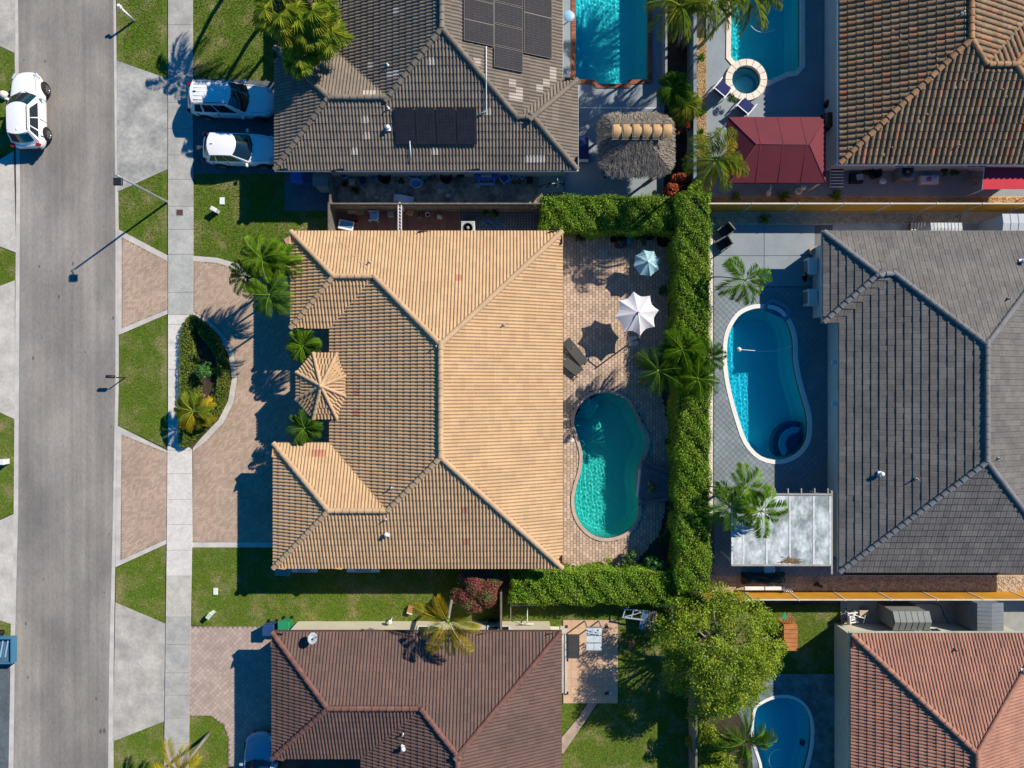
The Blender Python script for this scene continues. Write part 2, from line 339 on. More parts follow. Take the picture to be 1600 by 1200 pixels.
def water_mesh(loc, z, m, step=.042, amp=1.0):
    P = np.array([(p[0], p[1]) for p in loc]); lo, hi = P.min(0) - .15, P.max(0) + .15
    nx, ny = int((hi[0] - lo[0]) / step) + 2, int((hi[1] - lo[1]) / step) + 2
    X, Y = np.meshgrid(lo[0] + np.arange(nx) * step, lo[1] + np.arange(ny) * step, indexing='ij')
    Z = np.full_like(X, z)
    for k, a, p in WV: Z += amp * .0085 / k * 1.0 * np.sin(k * (X * np.cos(a) + Y * np.sin(a)) + p)
    V = np.stack([X, Y, Z], -1).reshape(-1, 3); I = np.arange(nx * ny).reshape(nx, ny)
    F = np.stack([I[:-1, :-1], I[1:, :-1], I[1:, 1:], I[:-1, 1:]], -1).reshape(-1, 4)
    C = V[F].mean(1)[:, :2]; big = offset_poly(loc, .09)
    F = F[inside(C, big)]; used = np.unique(F); mp = np.full(len(V), -1); mp[used] = np.arange(len(used))
    return np_mesh('water', V[used], mp[F], m, smooth=True)
W_teal = water_mat('teal_water', (.36, .94, .93)); W_blue = water_mat('blue_water', (.25, .88, 1.0)); W_cyan = water_mat('cyan_water', (.32, .93, .95)); W_clear = water_mat('spa_water', (.72, .98, 1.0))
def plaster(name, col, col2, painted_caustic):
    """mottled pool plaster; pale veins in its colour imitate caustic ripple light"""
    m = bpy.data.materials.new(name); m.use_nodes = True; nt = m.node_tree; N = nt.nodes; L = nt.links; b = N['Principled BSDF']; b.inputs['Roughness'].default_value = .8
    g = N.new('ShaderNodeNewGeometry'); nz = N.new('ShaderNodeTexNoise'); nz.inputs['Scale'].default_value = 3.2; nz.inputs['Detail'].default_value = 3; nz.inputs['Distortion'].default_value = .8; L.new(g.outputs['Position'], nz.inputs['Vector'])
    ad = N.new('ShaderNodeVectorMath'); ad.operation = 'MULTIPLY_ADD'; L.new(nz.outputs[1], ad.inputs[0]); ad.inputs[1].default_value = (.35, .35, .35); L.new(g.outputs['Position'], ad.inputs[2])
    vo = N.new('ShaderNodeTexVoronoi'); vo.feature = 'DISTANCE_TO_EDGE'; vo.inputs['Scale'].default_value = 5.5; L.new(ad.outputs[0], vo.inputs['Vector'])
    mr = N.new('ShaderNodeMapRange'); mr.inputs['From Min'].default_value = 0; mr.inputs['From Max'].default_value = .14; mr.inputs['To Min'].default_value = 1; mr.inputs['To Max'].default_value = 0; L.new(vo.outputs['Distance'], mr.inputs[0])
    mx = N.new('ShaderNodeMix'); mx.data_type = 'RGBA'; mx.inputs[6].default_value = (*col, 1); mx.inputs[7].default_value = (*col2, 1); L.new(nz.outputs[0], mx.inputs[0])
    m2 = N.new('ShaderNodeMix'); m2.data_type = 'RGBA'; L.new(mx.outputs[2], m2.inputs[6]); m2.inputs[7].default_value = (*painted_caustic, 1); L.new(mr.outputs[0], m2.inputs[0]); L.new(m2.outputs[2], b.inputs['Base Color'])  # caustic ripple light painted into the plaster colour as a pale web
    return m
P_teal = plaster('teal_painted_caustic_plaster', (.20, .60, .54), (.26, .66, .60), (.34, .72, .66))
P_blue = plaster('blue_painted_caustic_plaster', (.24, .68, .76), (.28, .72, .80), (.34, .78, .82))

def ring_mesh(outline, d0, d1, z0, z1, name, m, skip=None):
    a = offset_poly(outline, d0); b = offset_poly(outline, d1); n = len(a); mb = MB()
    for i in range(n):
        j = (i + 1) % n
        if skip and skip((a[i] + a[j]) / 2): continue
        mb.add([(a[i].x, a[i].y, z0), (a[j].x, a[j].y, z0), (b[j].x, b[j].y, z0), (b[i].x, b[i].y, z0), (a[i].x, a[i].y, z1), (a[j].x, a[j].y, z1), (b[j].x, b[j].y, z1), (b[i].x, b[i].y, z1)],
               [(4, 5, 6, 7)[::1], (0, 1, 5, 4), (3, 7, 6, 2), (0, 4, 7, 3), (1, 2, 6, 5)])
    return mb
def basin_mesh(outline, depth, name, m):
    n = len(outline); mb = MB(); rings = [(0.0, 0.02), (-.01, -depth * .55), (-.16, -depth * .85), (-.5, -depth)]
    R = [[(p.x, p.y, z) for p in offset_poly(outline, d)] for d, z in rings]
    for r in range(len(R) - 1):
        for i in range(n):
            j = (i + 1) % n; mb.add([R[r][i], R[r][j], R[r + 1][j], R[r + 1][i]], [(0, 1, 2, 3)], True)
    tri = tessellate_polygon([[Vector((p[0], p[1], 0)) for p in R[-1]]]); mb.add(R[-1], [tuple(t) for t in tri])
    return mb
def make_pool(key, label, depth, wmat, pmat, cmat, cw, ch=.035, cat='swimming pool', name='swimming_pool', skip=None, wz=-.13):
    o = HOLES[key]; c = sum(o, Vector((0, 0))) / len(o)
    t = thing(name, label, cat, (c.x, c.y, 0)); loc = [p - c for p in o]
    bo_ = basin_mesh(loc, depth, 'basin', pmat).build('basin', pmat, t); bo_.cycles.is_caustics_receiver = True
    me = water_mesh(loc, wz, wmat); wo_ = bpy.data.objects.new('water', me); link(wo_, t); wo_.cycles.is_caustics_caster = True
    ring_mesh(loc, -.03, -.004, -.22, -.0, 'waterline_tile', M_wl).build('waterline_tile', M_wl, t)
    if cw: ring_mesh(loc, -.03, cw, .0, LAYTOP + ch, 'coping', cmat, (lambda p: skip(p + c)) if skip else None).build('coping', cmat, t)
    return t, c
LAYTOP = .11
M_wl = mat('waterline_tile', (.06, .16, .22), var=.2, scale=20, rough=.3)

# ---------------------------------------------------------------- ground and sheets (photo pixels at ground level)
allh = list(HOLES.values())
gr = bpy.data.objects.new('ground', sheet_mesh('ground', [(-400, -400), (400, -400), (400, 400), (-400, 400)], allh, 0.0, M_ground)); link(gr); tag(gr, kind='structure', label='bare earth under the gardens')
LW = []   # lawn polygons for grass
def lawn(px, smooth=False, holes=(), shade=1.0):
    if smooth: px = catmull(px)
    sheet('lawn', px, M_lawn, holes=holes); LW.append((Gl(px), holes))
S = sheet
# lawns
lawn([(302, -30), (432, -30), (432, 128), (302, 122)])
lawn([(302, 268), (520, 268), (520, 380), (458, 380), (458, 420), (372, 425), (372, 412), (340, 403), (302, 400)])
lawn([(183, -30), (264, -30), (264, 124), (183, 95)])
lawn([(184, 300), (264, 262), (264, 402), (185, 362)])
lawn([(184, 520), (264, 490), (264, 702), (184, 665)])
lawn([(181, 885), (264, 848), (262, 975), (181, 942)])
lawn([(176, 1158), (258, 1125), (258, 1230), (176, 1230)])
lawn([(301, 852), (430, 852), (785, 878), (785, 990), (430, 990), (300, 976)])
lawn([(296, 1118), (330, 1118), (350, 1132), (357, 1152), (357, 1230), (296, 1230)])
lawn([(786, 930), (1095, 930), (1095, 1230), (876, 1230), (876, 985), (786, 985)])
lawn([(1100, 945), (1318, 945), (1318, 1052), (1100, 1060)])
lawn([(-40, 60), (0, 73), (25, 85), (25, 190), (22, 237), (-40, 255)])
lawn([(-40, 380), (0, 386), (28, 398), (28, 437), (0, 446), (-40, 455)])
lawn([(-40, 640), (0, 643), (25, 655), (24, 800), (0, 812), (-40, 820)])
lawn([(-40, 965), (0, 970), (22, 975), (21, 1000), (18, 1080), (-40, 1080)])
# island lawn
isl = catmull([(286, 697), (285, 620), (286, 530), (291, 508), (303, 493), (322, 503), (345, 528), (358, 560), (362, 590), (356, 625), (340, 655), (315, 682)], n=4)
sheet('planting_bed', isl, M_mulch)
# road & kerbs
S('road', [(24, -60), (27, 300), (24, 800), (18, 1000), (14, 1260), (178, 1260), (178, 1040), (181, 850), (186, 600), (186, 360), (183, 120), (181, -60)], M_road)
for pts in ([(177, -60), (179, 120), (181, 360), (181, 600), (176, 850), (171, 1040), (169, 1260), (178, 1260), (178, 1040), (181, 850), (186, 600), (186, 360), (183, 120), (181, -60)],
            [(22, -60), (26, 300), (22, 800), (17, 1000), (13, 1260), (21, 1260), (24, 1000), (29, 800), (32, 300), (28, -60)]):
    S('kerb', pts, M_kerb)
# west side aprons
S('driveway', [(-60, -60), (23, -60), (25, 84), (0, 72), (-60, 50)], M_conc)
S('driveway', [(-60, 262), (0, 250), (22, 236), (26, 395), (0, 385), (-60, 375)], M_conclight)
S('driveway', [(-60, 462), (0, 447), (24, 438), (24, 655), (0, 644), (-60, 630)], M_conclight)
S('driveway', [(-60, 825), (0, 813), (22, 803), (20, 975), (0, 969), (-60, 960)], M_conclight)
S('driveway', [(-60, 1020), (14, 1035), (17, 1050), (13, 1260), (-60, 1260)], M_slate)
# sidewalk: its slabs are added below
S('pavement', [(264, -60), (302, -60), (303, 300), (303, 492), (291, 507), (286, 540), (285, 690), (301, 703), (301, 850), (296, 1180), (295, 1260), (256, 1260), (258, 1180), (262, 850), (264, 600)], M_joint)
# aprons on our side
S('driveway', [(183, 95), (264, 124), (264, 264), (184, 300)], M_concdirty)
S('driveway', [(181, 941), (262, 975), (258, 1126), (177, 1158)], M_conc)
S('driveway', [(302, 122), (434, 128), (434, 272), (302, 272)], M_slate)
S('paved_strip', [(445, 262), (516, 262), (516, 330), (445, 330)], M_slate)
ap1 = [(185, 358), (264, 400), (264, 490), (185, 524)]; ap2 = [(184, 665), (264, 705), (264, 848), (181, 886)]
S('kerb', ap1, M_kerb); S('kerb', ap2, M_kerb)
ap1i = [(191, 371), (264, 409), (264, 483), (191, 513)]; ap2i = [(191, 679), (264, 708), (264, 841), (189, 875)]
dr = [(303, 408), (340, 411), (368, 420), (385, 440), (458, 440), (458, 512), (516, 512), (516, 700), (434, 700), (434, 847), (302, 847), (302, 705), (322, 690), (350, 660), (366, 628), (371, 592), (366, 552), (350, 522), (326, 500), (303, 488)]
S('kerb', [(302, 400), (340, 403), (372, 412), (392, 432), (458, 432), (458, 512), (520, 512), (520, 700), (434, 700), (434, 855), (301, 855), (302, 700), (315, 684), (342, 656), (357, 626), (363, 591), (358, 556), (344, 526), (321, 504), (303, 492)], M_kerb)
for i, p in enumerate((ap1i, ap2i, dr)):
    o = S('driveway', p, M_joint)
    pavers('driveway_paver', Gl(p), [], .23, .115, math.radians(45 if i < 2 else 45), M_paver, ZL() + .006, gap=.010, th=.01, parent=o)
d3 = [(298, 978), (432, 978), (432, 1260), (357, 1260), (357, 1152), (350, 1132), (330, 1118), (296, 1118)]
o = S('driveway', d3, mat('pale_joint', (.22, .165, .14)))
pavers('driveway_paver', Gl(d3), [], .21, .21, math.radians(45), mat('pink_paver', (.43, .34, .285), col2=(.36, .28, .235), rnd=.12, scale=.6), ZL() + .006, gap=.012, th=.01, bond=0, parent=o)
# main patio
pat = catmull([(870, 366), (940, 364), (1040, 366), (1052, 372), (1052, 400), (1046, 470), (1042, 520), (1032, 560), (1030, 600), (1040, 640), (1052, 700), (1048, 760), (1040, 790), (1032, 830), (1010, 860), (985, 885), (940, 897), (870, 897)], n=3)
o = S('patio', pat, M_pjoint, holes=[HOLES['main']])
pavers('patio_paver', Gl(pat), [offset_poly(HOLES['main'], .12)], .29, .19, math.radians(90), M_patio, ZL() + .012, gap=.022, th=.014, parent=o, tilt=.002)
# side yard north of main house
sy = [(516, 330), (718, 330), (718, 380), (516, 380)]
o = S('side_path', sy, M_pjoint); rect_tiles('path_tile', 516, 718, 330, 380, 20, 5, mat('brick_red_tile', (.26, .11, .075), col2=(.17, .08, .06), scale=1, rnd=.15), ZL() + .008, o)
sy = [(718, 330), (900, 330), (900, 372), (718, 372)]
o = S('side_path', sy, mat('white_grout', (.34, .34, .34))); pavers('path_tile', Gl(sy), [], .17, .17, 0, mat('grey_grid_tile', (.10, .10, .11), rnd=.15), ZL() + .008, gap=.02, th=.01, bond=0, parent=o)
S('side_yard', [(518, 262), (882, 262), (882, 332), (518, 332)], M_soilpatch)
S('side_slab', [(842, 270), (880, 270), (880, 301), (842, 301)], M_conc)
# H2 pool deck
deck2 = [(862, -60), (1046, -60), (1046, 322), (882, 322), (882, 262), (862, 262)]
S('pool_deck', deck2, M_deck, holes=[HOLES['rect']])
# strip between fences, soil
S('planting_bed', [(1040, -60), (1088, -60), (1110, 330), (1036, 330)], M_mulch)
S('gravel_strip', [(1086, 60), (1104, 60), (1104, 280), (1108, 322), (1090, 322)], M_gravel_o)
# H5 pool deck
deck5 = [(1102, -60), (1325, -60), (1325, 262), (1640, 262), (1640, 309), (1104, 309)]
S('pool_deck', deck5, M_deck, holes=[HOLES['top'], HOLES['spa']])
S('gravel_strip', [(1106, 307), (1640, 307), (1640, 334), (1106, 334)], M_gravel_o)
# H4
deck4 = [(1106, 351), (1318, 351), (1318, 900), (1106, 900)]
S('pool_deck', deck4, M_dkjoint, holes=[HOLES['blue']])
S('gravel_strip', [(1104, 332), (1640, 332), (1640, 352), (1104, 352)], M_gravel)
S('gravel_strip', [(1104, 350), (1113, 350), (1113, 815), (1104, 815)], M_gravel_w)
S('side_path', [(1300, 350), (1640, 350), (1640, 372), (1300, 372)], M_conc)
S('gravel_strip', [(1104, 898), (1640, 898), (1640, 926), (1104, 926)], M_gravel)
# H3 yard patio
pt3 = [(879, 968), (965, 968), (965, 1098), (882, 1098)]
o = S('patio', pt3, mat('tan_grout', (.26, .18, .12))); rect_tiles('patio_tile', 880, 965, 968, 1098, 7, 10, mat('tan_patio_tile', (.56, .38, .24), col2=(.50, .33, .22), scale=.6, rnd=.05), ZL() + .006, o)
S('path', [(918, 1098), (933, 1098), (880, 1176), (868, 1176), (868, 1163), (905, 1118)], mat('worn_tan_path', (.40, .31, .25), var=.15, scale=2))
S('path', [(430, 976), (786, 976), (786, 992), (430, 992)], mat('cream_strip', (.62, .57, .46), var=.06))
S('path', [(786, 978), (880, 978), (880, 992), (786, 992)], mat('cream_strip', (.6, .55, .4)))
# H6
S('pool_deck', [(1104, 1052), (1325, 1052), (1325, 1260), (1104, 1260)], mat('slate_flagstone', (.20, .24, .235), col2=(.11, .14, .14), scale=1.6, fine=.15, fscale=4, thr=(.4, .6)), holes=[HOLES['low']])
S('side_path', [(1312, 938), (1640, 938), (1640, 1000), (1312, 1000)], mat('side_concrete', (.33, .33, .30), var=.1))
S('planting_bed', [(1092, 1050), (1130, 1050), (1150, 1110), (1172, 1150), (1180, 1260), (1092, 1260)], M_mulch)
LZ = ZL()

# sidewalk slabs, each a piece of the pavement
pv = [o for o in bpy.data.objects if o.name == 'pavement'][0]
def sw_x(y):
    ys = [-60, 300, 492, 507, 520, 600, 690, 703, 850, 1180, 1260]; l = [264, 264, 264, 264, 264, 264, 264, 263, 262, 258, 256]; r = [302, 303, 303, 291, 287, 285, 286, 301, 301, 296, 295]
    return np.interp(y, ys, l), np.interp(y, ys, r)
ylist = [-40, 0, 40, 80, 122, 161, 202, 243, 281, 323, 359, 398, 457, 492, 507, 536, 577, 620, 660, 690, 703, 740, 780, 819, 859, 899, 963, 1006, 1050, 1085, 1121, 1160, 1200, 1240]
slabM = [mat('pavement_slab_%d' % i, c, col2=c2, scale=1.3, fine=.1, fscale=6, rough=.9) for i, (c, c2) in enumerate([((.50, .47, .41), (.40, .38, .34)), ((.42, .405, .37), (.31, .305, .285)), ((.43, .43, .395), (.34, .345, .32)), ((.62, .59, .54), (.55, .52, .48))])]
for i in range(len(ylist) - 1):
    y0, y1 = ylist[i] + .22, ylist[i + 1] - .22; a0, b0 = sw_x(y0); a1, b1 = sw_x(y1)
    q = [G(a0, y0), G(a1, y1), G(b1, y1), G(b0, y0)]
    k = 1 if y0 < 320 else (2 if y0 < 480 else (3 if y0 < 860 else (0 if y0 < 960 else 1)))
    zt = .11
    MB().prism([(p.x, p.y) for p in q], .05, zt).build('paving_slab', slabM[k], pv)

# H4 deck: big slabs north, diamond tiles south
dk = [o for o in bpy.data.objects if o.name.startswith('pool_deck')]
def mktile(mesh_cache={}): pass
dk4 = dk[2]
for (x0, x1) in ((1114, 1193), (1193, 1272)):
    for (y0, y1) in ((352, 400), (400, 448)):
        a = G(x0 + .4, y1 - .4); b = G(x1 - .4, y0 + .4); MB().box(a.x, b.x, a.y, b.y, .05, LZ + .008).build('deck_slab', M_deck, dk4)
dp = [(1114, 449), (1318, 449), (1318, 900), (1114, 900)]
pavers('deck_tile', Gl(dp), [offset_poly(HOLES['blue'], .1)], .26, .26, math.radians(45), M_deckt, LZ + .008, gap=.016, th=.01, bond=0, parent=dk4)

# pools
def side_skip(c, cond): return lambda p: cond(p + c)
M_cop = mat('sand_coping', (.50, .38, .30), var=.1, scale=3); M_copw = mat('white_coping', (.76, .74, .68), var=.04); M_cops = mat('travertine_coping', (.78, .69, .57), col2=(.70, .61, .51), scale=2.5, rnd=.06)
M_brick = mat('red_brick', (.36, .12, .06), rnd=.3, var=.2, scale=2)
LAYTOP = LZ
t, c = make_pool('main', 'kidney shaped teal swimming pool beside the tan tiled house', 1.7, W_teal, P_teal, M_cop, .16)
# boulder planter pad on the east rim, gives the pool its white lip
t, c = make_pool('blue', 'oval blue swimming pool with white rim west of the dark grey roof', 1.6, W_blue, P_blue, M_copw, .22)
bsteps = [(1249, 695, 36), (1249, 695, 27), (1249, 695, 17)]
for i, (x, y, r) in enumerate(bsteps):
    pts = []
    for k in range(24):
        a = 2 * math.pi * k / 24; v = G(x + r * math.cos(a), y + r * math.sin(a)); pts.append(v - Vector((c.x, c.y, 0)))
    o_ = offset_poly(HOLES['blue'], -.04); pts = [p for p in pts if inside(np.array([(p.x + c.x, p.y + c.y)]), o_)[0]]
    if len(pts) > 2:
        MB().prism([(p.x, p.y) for p in pts], -1.5, -.75 + i * .2).build('step', P_blue if i % 2 else mat('navy_step_tile', (.05, .12, .25)), t)
t2, c2 = make_pool('rect', 'rectangular turquoise pool with red brick coping behind the brown tiled house', 1.6, W_cyan, P_blue, M_brick, 0)
mb = MB(); o = HOLES['rect']; per = []
loc = [p - c2 for p in o]; a_ = offset_poly(loc, .0); b_ = offset_poly(loc, .25)
for i in range(len(a_)):
    j = (i + 1) % len(a_); L0 = (a_[j] - a_[i]).length; n = max(1, int(L0 / .11))
    for k in range(n):
        u0, u1 = k / n + .06 / n, (k + 1) / n - .06 / n
        q = [a_[i].lerp(a_[j], u0), a_[i].lerp(a_[j], u1), b_[i].lerp(b_[j], u1), b_[i].lerp(b_[j], u0)]
        mb.prism([(p.x, p.y) for p in q], .0, LZ + .03)
tag(mb.build('coping_brick', M_brick, t2), kind='stuff')

spc = G(1164, 127)
t3, c3 = make_pool('top', 'turquoise pool with cream stone edge beside the round spa', 1.6, W_cyan, P_blue, M_cops, .25, skip=lambda p: (p - Vector(spc[:2])).length < 1.25)
ts, cs = make_pool('spa', 'small round spa with a cream segmented stone rim', .95, W_clear, P_blue, M_cops, 0, cat='spa', name='spa', wz=.02)
for k in range(16):
    a0, a1 = 2 * math.pi * k / 16 + .015, 2 * math.pi * (k + 1) / 16 - .015
    q = [(r * math.cos(a), r * math.sin(a)) for r, aa in ((.85, (a0, (a0 + a1) / 2, a1)), (1.24, (a1, (a0 + a1) / 2, a0))) for a in aa]
    MB().prism(q, 0, LZ + .16).build('coping_stone', M_cops, ts)
MB().lathe([(.6, -.95), (.62, -.55), (.45, -.53), (.0, -.53)], (.12, -.1, 0), 20, caps=False).build('seat_ledge', P_blue, ts)
t6, c6 = make_pool('low', 'blue pool at the lower edge with pale deck on its west side', 1.2, W_blue, P_blue, M_copw, .14)
for cx_, cy_, n_ in ((912, 628, 3),):      # curved entry steps of the kidney pool
    cc = HOLES['main']; mc_ = sum(cc, Vector((0, 0))) / len(cc); pin = offset_poly(cc, -.04); main_pool = [o for o in bpy.data.objects if o.name == 'swimming_pool'][0]
    for i in range(n_):
        r = 26 - i * 7; pts = [G(cx_ + r * math.cos(2 * math.pi * k / 28), cy_ + r * math.sin(2 * math.pi * k / 28)) for k in range(28)]
        pts = [p - Vector((mc_.x, mc_.y, 0)) for p in pts if inside(np.array([(p.x, p.y)]), pin)[0]]
        if len(pts) > 4:
            o = MB().prism([(p.x, p.y) for p in pts][::-1], -1.6, -.95 + i * .25).build('step', P_teal, main_pool); o.cycles.is_caustics_receiver = True
# pool fittings
mb = MB(); v = G(1020, 0) ; MB().cbox((0, 0, 0), (.25, .25, .02)).build('drain', M_white, t).location = (0.4, .8, -1.58)
# ---------------------------------------------------------------- tiled roofs
class Roof:
    def __init__(s, ez, slope, blocks):
        s.ez, s.s, s.b = ez, slope, blocks   # blocks: (x0,x1,y0,y1) world
    def R(s, x, y):
        x = np.asarray(x, float); y = np.asarray(y, float); r = np.full(np.broadcast(x, y).shape, -99.0)
        for x0, x1, y0, y1 in s.b:
            d = np.minimum(np.minimum(x - x0, x1 - x), np.minimum(y - y0, y1 - y)); r = np.where(d >= -1e-6, np.maximum(r, s.ez + s.s * d), r)
        return r
    def planes(s):
        P = {}
        for x0, x1, y0, y1 in s.b:
            for side, off, lo, hi, dep in (('W', x0, y0, y1, x1 - x0), ('E', x1, y0, y1, x1 - x0), ('S', y0, x0, x1, y1 - y0), ('N', y1, x0, x1, y1 - y0)):
                k = (side, round(off, 2))
                if k in P: P[k] = (off, min(P[k][1], lo), max(P[k][2], hi), max(P[k][3], dep))
                else: P[k] = (off, lo, hi, dep)
        return [(k[0],) + v for k, v in P.items()]
    def on(s, px, py):
        h = s.ez
        for _ in range(12):
            v = G(px, py, h); r = float(s.R(v.x, v.y)); h = r if r > 0 else s.ez
        return Vector((v.x, v.y, h))
def rect(x0, x1, y0, y1, h):
    a = G(x0, y1, h); b = G(x1, y0, h); return [a.x, b.x, a.y, b.y]
SIDES = {'W': ((-1, 0), (0, 1)), 'E': ((1, 0), (0, -1)), 'S': ((0, -1), (-1, 0)), 'N': ((0, 1), (1, 0))}

def tile_profile(style):
    """(v, z) across one tile, width 1 piece"""
    if style == 'roll':   # two rolls per piece
        w = .37; n = 12; pts = []
        for i in range(n + 1):
            v = w * i / n; ph = (v / (w / 2)) % 1.0 if i < n else 0.0
            z = .056 * max(0, math.sin(math.pi * min(1, ph / .72))) ** .8 if ph < .72 else 0.0
            pts.append((v, z))
        return w, .375, pts, .040
    if style == 'barrel':
        w = .315; n = 10
        pts = []
        for i in range(n + 1):
            ph = i / n; z = .10 * math.sqrt(max(0, 1 - ((ph - .40) / .38) ** 2)) if abs(ph - .40) < .38 else 0.0
            pts.append((w * ph, z))
        return w, .39, pts, .035
    if style == 'flat':
        w = .31; pts = [(0.004, 0), (.012, .012), (.15, .012), (.156, .006), (.162, .012), (.298, .012), (.306, 0)]
        return w, .375, pts, .045

def build_roof(house, roof, style, m, m_cap, spots=(), m_spot=None, spot_label='', capr=.15, deckm=None, margin=140, nind=300):
    w, L_, prof, lip = tile_profile(style)
    s = roof.s
    rp = bpy.data.objects.new('roof', None); link(rp, house); 
    # deck
    mb = MB()
    for bi, (x0, x1, y0, y1) in enumerate(roof.b):
        z = roof.ez - .03 - .004 * bi; h = min(x1 - x0, y1 - y0) / 2
        if x1 - x0 >= y1 - y0: r = [(x0 + h, (y0 + y1) / 2), (x1 - h, (y0 + y1) / 2)]
        else: r = [((x0 + x1) / 2, y0 + h), ((x0 + x1) / 2, y1 - h)]
        vs = [(x0, y0, z), (x1, y0, z), (x1, y1, z), (x0, y1, z), (*r[0], z + s * h), (*r[1], z + s * h)]
        if x1 - x0 >= y1 - y0: fs = [(0, 1, 5, 4), (1, 2, 5), (2, 3, 4, 5), (3, 0, 4)]
        else: fs = [(0, 1, 4), (1, 2, 5, 4), (2, 3, 5), (3, 0, 4, 5)]
        mb.add(vs, fs + [(3, 2, 1, 0)])
    mb.build('roof_deck', deckm or M_dark, rp)
    pv = np.array([p[0] for p in prof]); pz = np.array([p[1] for p in prof]); nv = len(pv)
    allV = []; allw = []; ind = []
    for side, off, lo, hi, dep in roof.planes():
        (nx, ny), (tx, ty) = SIDES[side]
        ntile = int((hi - lo) / w) + 2; nrow = int(dep / 2 / L_ + 1) + 1
        I, J = np.meshgrid(np.arange(nrow), np.arange(ntile)); I = I.ravel(); J = J.ravel()
        base = (ty * lo if ty > 0 else ty * hi) if side in 'WE' else (tx * lo if tx > 0 else tx * hi)   # v start
        v0 = base + J * w - .02
        t0 = I * L_ - .05
        # rows: back top, front top, front bottom
        rows = [(L_ + .02, .004), (0.0, lip), (0.0, -.012)]
        T = np.stack([np.repeat((t0 + r[0])[:, None], nv, 1) for r in rows], 1)            # n,3,nv
        V = np.repeat((v0[:, None] + pv[None])[:, None, :], 3, 1)
        Zo = np.stack([np.repeat(pz[None] * (1 if k < 2 else 1) + rows[k][1] - (0 if k < 2 else pz[None] * .0), len(I), 0) for k in range(3)], 1)
        Zo[:, 2] = Zo[:, 1] - (lip + .012)
        offn = off * (nx + ny)
        X = (offn - T) * nx + V * tx; Y = (offn - T) * ny + V * ty
        P = roof.ez + s * T
        R = roof.R(X, Y)
        act = ((np.abs(P - R) < .012) & (R > 0)).any(axis=(1, 2))
        full = ((np.abs(P - R) < .012) | ((R < 0) & (T < 0.001))).all(axis=(1, 2)) & (I > 0)
        jit = rng.normal(0, .0035, len(I))
        Z = P + Zo + jit[:, None, None]
        over = (R > 0) & (R < P - .012)
        Z = np.where(over, np.minimum(Z, R + .02), Z)
        # side overhang beyond roof end
        outside = (R < 0) & (T >= 0)
        cx = X.mean(axis=(1, 2)); cy = Y.mean(axis=(1, 2)); cz = Z.mean(axis=(1, 2)); Rc = roof.R(cx, cy)
        act &= (Rc > 0) | (I == 0)
        act &= ~(outside.mean(axis=(1, 2)) > .5)
        k = CAMH / (CAMH - cz) * PPM; px = 800 + cx * k; py = 600 - cy * k
        act &= (px > -margin) & (px < 1600 + margin) & (py > -margin) & (py < 1200 + margin)
        idx = np.where(act)[0]
        if not len(idx): continue
        VV = np.stack([X, Y, Z], -1).reshape(len(I), -1, 3)
        # apparent size
        vc = np.stack([-cx, -cy, CAMH - cz], 1); d = np.linalg.norm(vc, axis=1); nn = np.array([s * nx, s * ny, 1]); nn = nn / np.linalg.norm(nn)
        wt = (vc @ nn) / d ** 3; vis = (px > 0) & (px < 1600) & (py > 0) & (py < 1200)
        for i in idx: allw.append((wt[i] * (1 if vis[i] and full[i] else 0), len(allV), side, (cx[i], cy[i], cz[i]), (px[i], py[i]), bool(full[i]), (offn - t0[i]) * nx + v0[i] * tx, (offn - t0[i]) * ny + v0[i] * ty, roof.ez + s * t0[i] + jit[i])); allV.append(VV[i])
    tf = []
    for r in range(2):
        for j in range(nv - 1): tf.append((r * nv + j, r * nv + j + 1, (r + 1) * nv + j + 1, (r + 1) * nv + j) if r == 0 else (r * nv + j, r * nv + j + 1, (r + 1) * nv + j + 1, (r + 1) * nv + j))
    tf = np.array(tf)
    # template mesh: local x = across, local y = down slope towards the eave (negative t)
    tv = []
    for k, (dt, dz) in enumerate([(L_ + .02, .004), (0.0, lip), (0.0, -.012)]):
        for j in range(nv): tv.append((pv[j], dt, (pz[j] + (dz if k < 2 else -.012)) + s * dt))
    tmesh = np_mesh('tile', np.array(tv), tf[:, ::1], m, smooth=False)
    chosen = set(a[1] for a in sorted(allw, key=lambda a: -a[0])[:nind] if a[0] > 0)
    # odd coloured tiles
    spotidx = {}
    for sp in spots:
        best = min((a for a in allw if a[5]), key=lambda a: (a[4][0] - sp[0]) ** 2 + (a[4][1] - sp[1]) ** 2)
        spotidx[best[1]] = sp
    if spots:
        smesh = tmesh.copy(); smesh.materials.clear(); smesh.materials.append(m_spot)
    ang = {'W': -math.pi / 2, 'E': math.pi / 2, 'S': 0, 'N': math.pi}
    rest = []
    for wv, i, side, c, p, full, ox, oy, oz in allw:
        if i in spotidx or i in chosen:
            o = bpy.data.objects.new('tile', smesh if i in spotidx else tmesh); link(o, rp)
            (nx, ny), (tx, ty) = SIDES[side]
            # local x -> (tx,ty), local y -> -(nx,ny)
            o.matrix_world = Matrix(((tx, -nx, 0, ox), (ty, -ny, 0, oy), (0, 0, 1, oz), (0, 0, 0, 1)))
            if i in spotidx: o['label'] = spot_label
        else: rest.append(allV[i])
    if rest:
        n = len(rest); V = np.concatenate(rest); F = (tf[None] + (np.arange(n) * 3 * nv)[:, None, None]).reshape(-1, 4)
        o = bpy.data.objects.new('tile_field', np_mesh('tile_field', V, F, m)); link(o, rp); o['kind'] = 'stuff'
    # ridge and hip caps
    segs = []
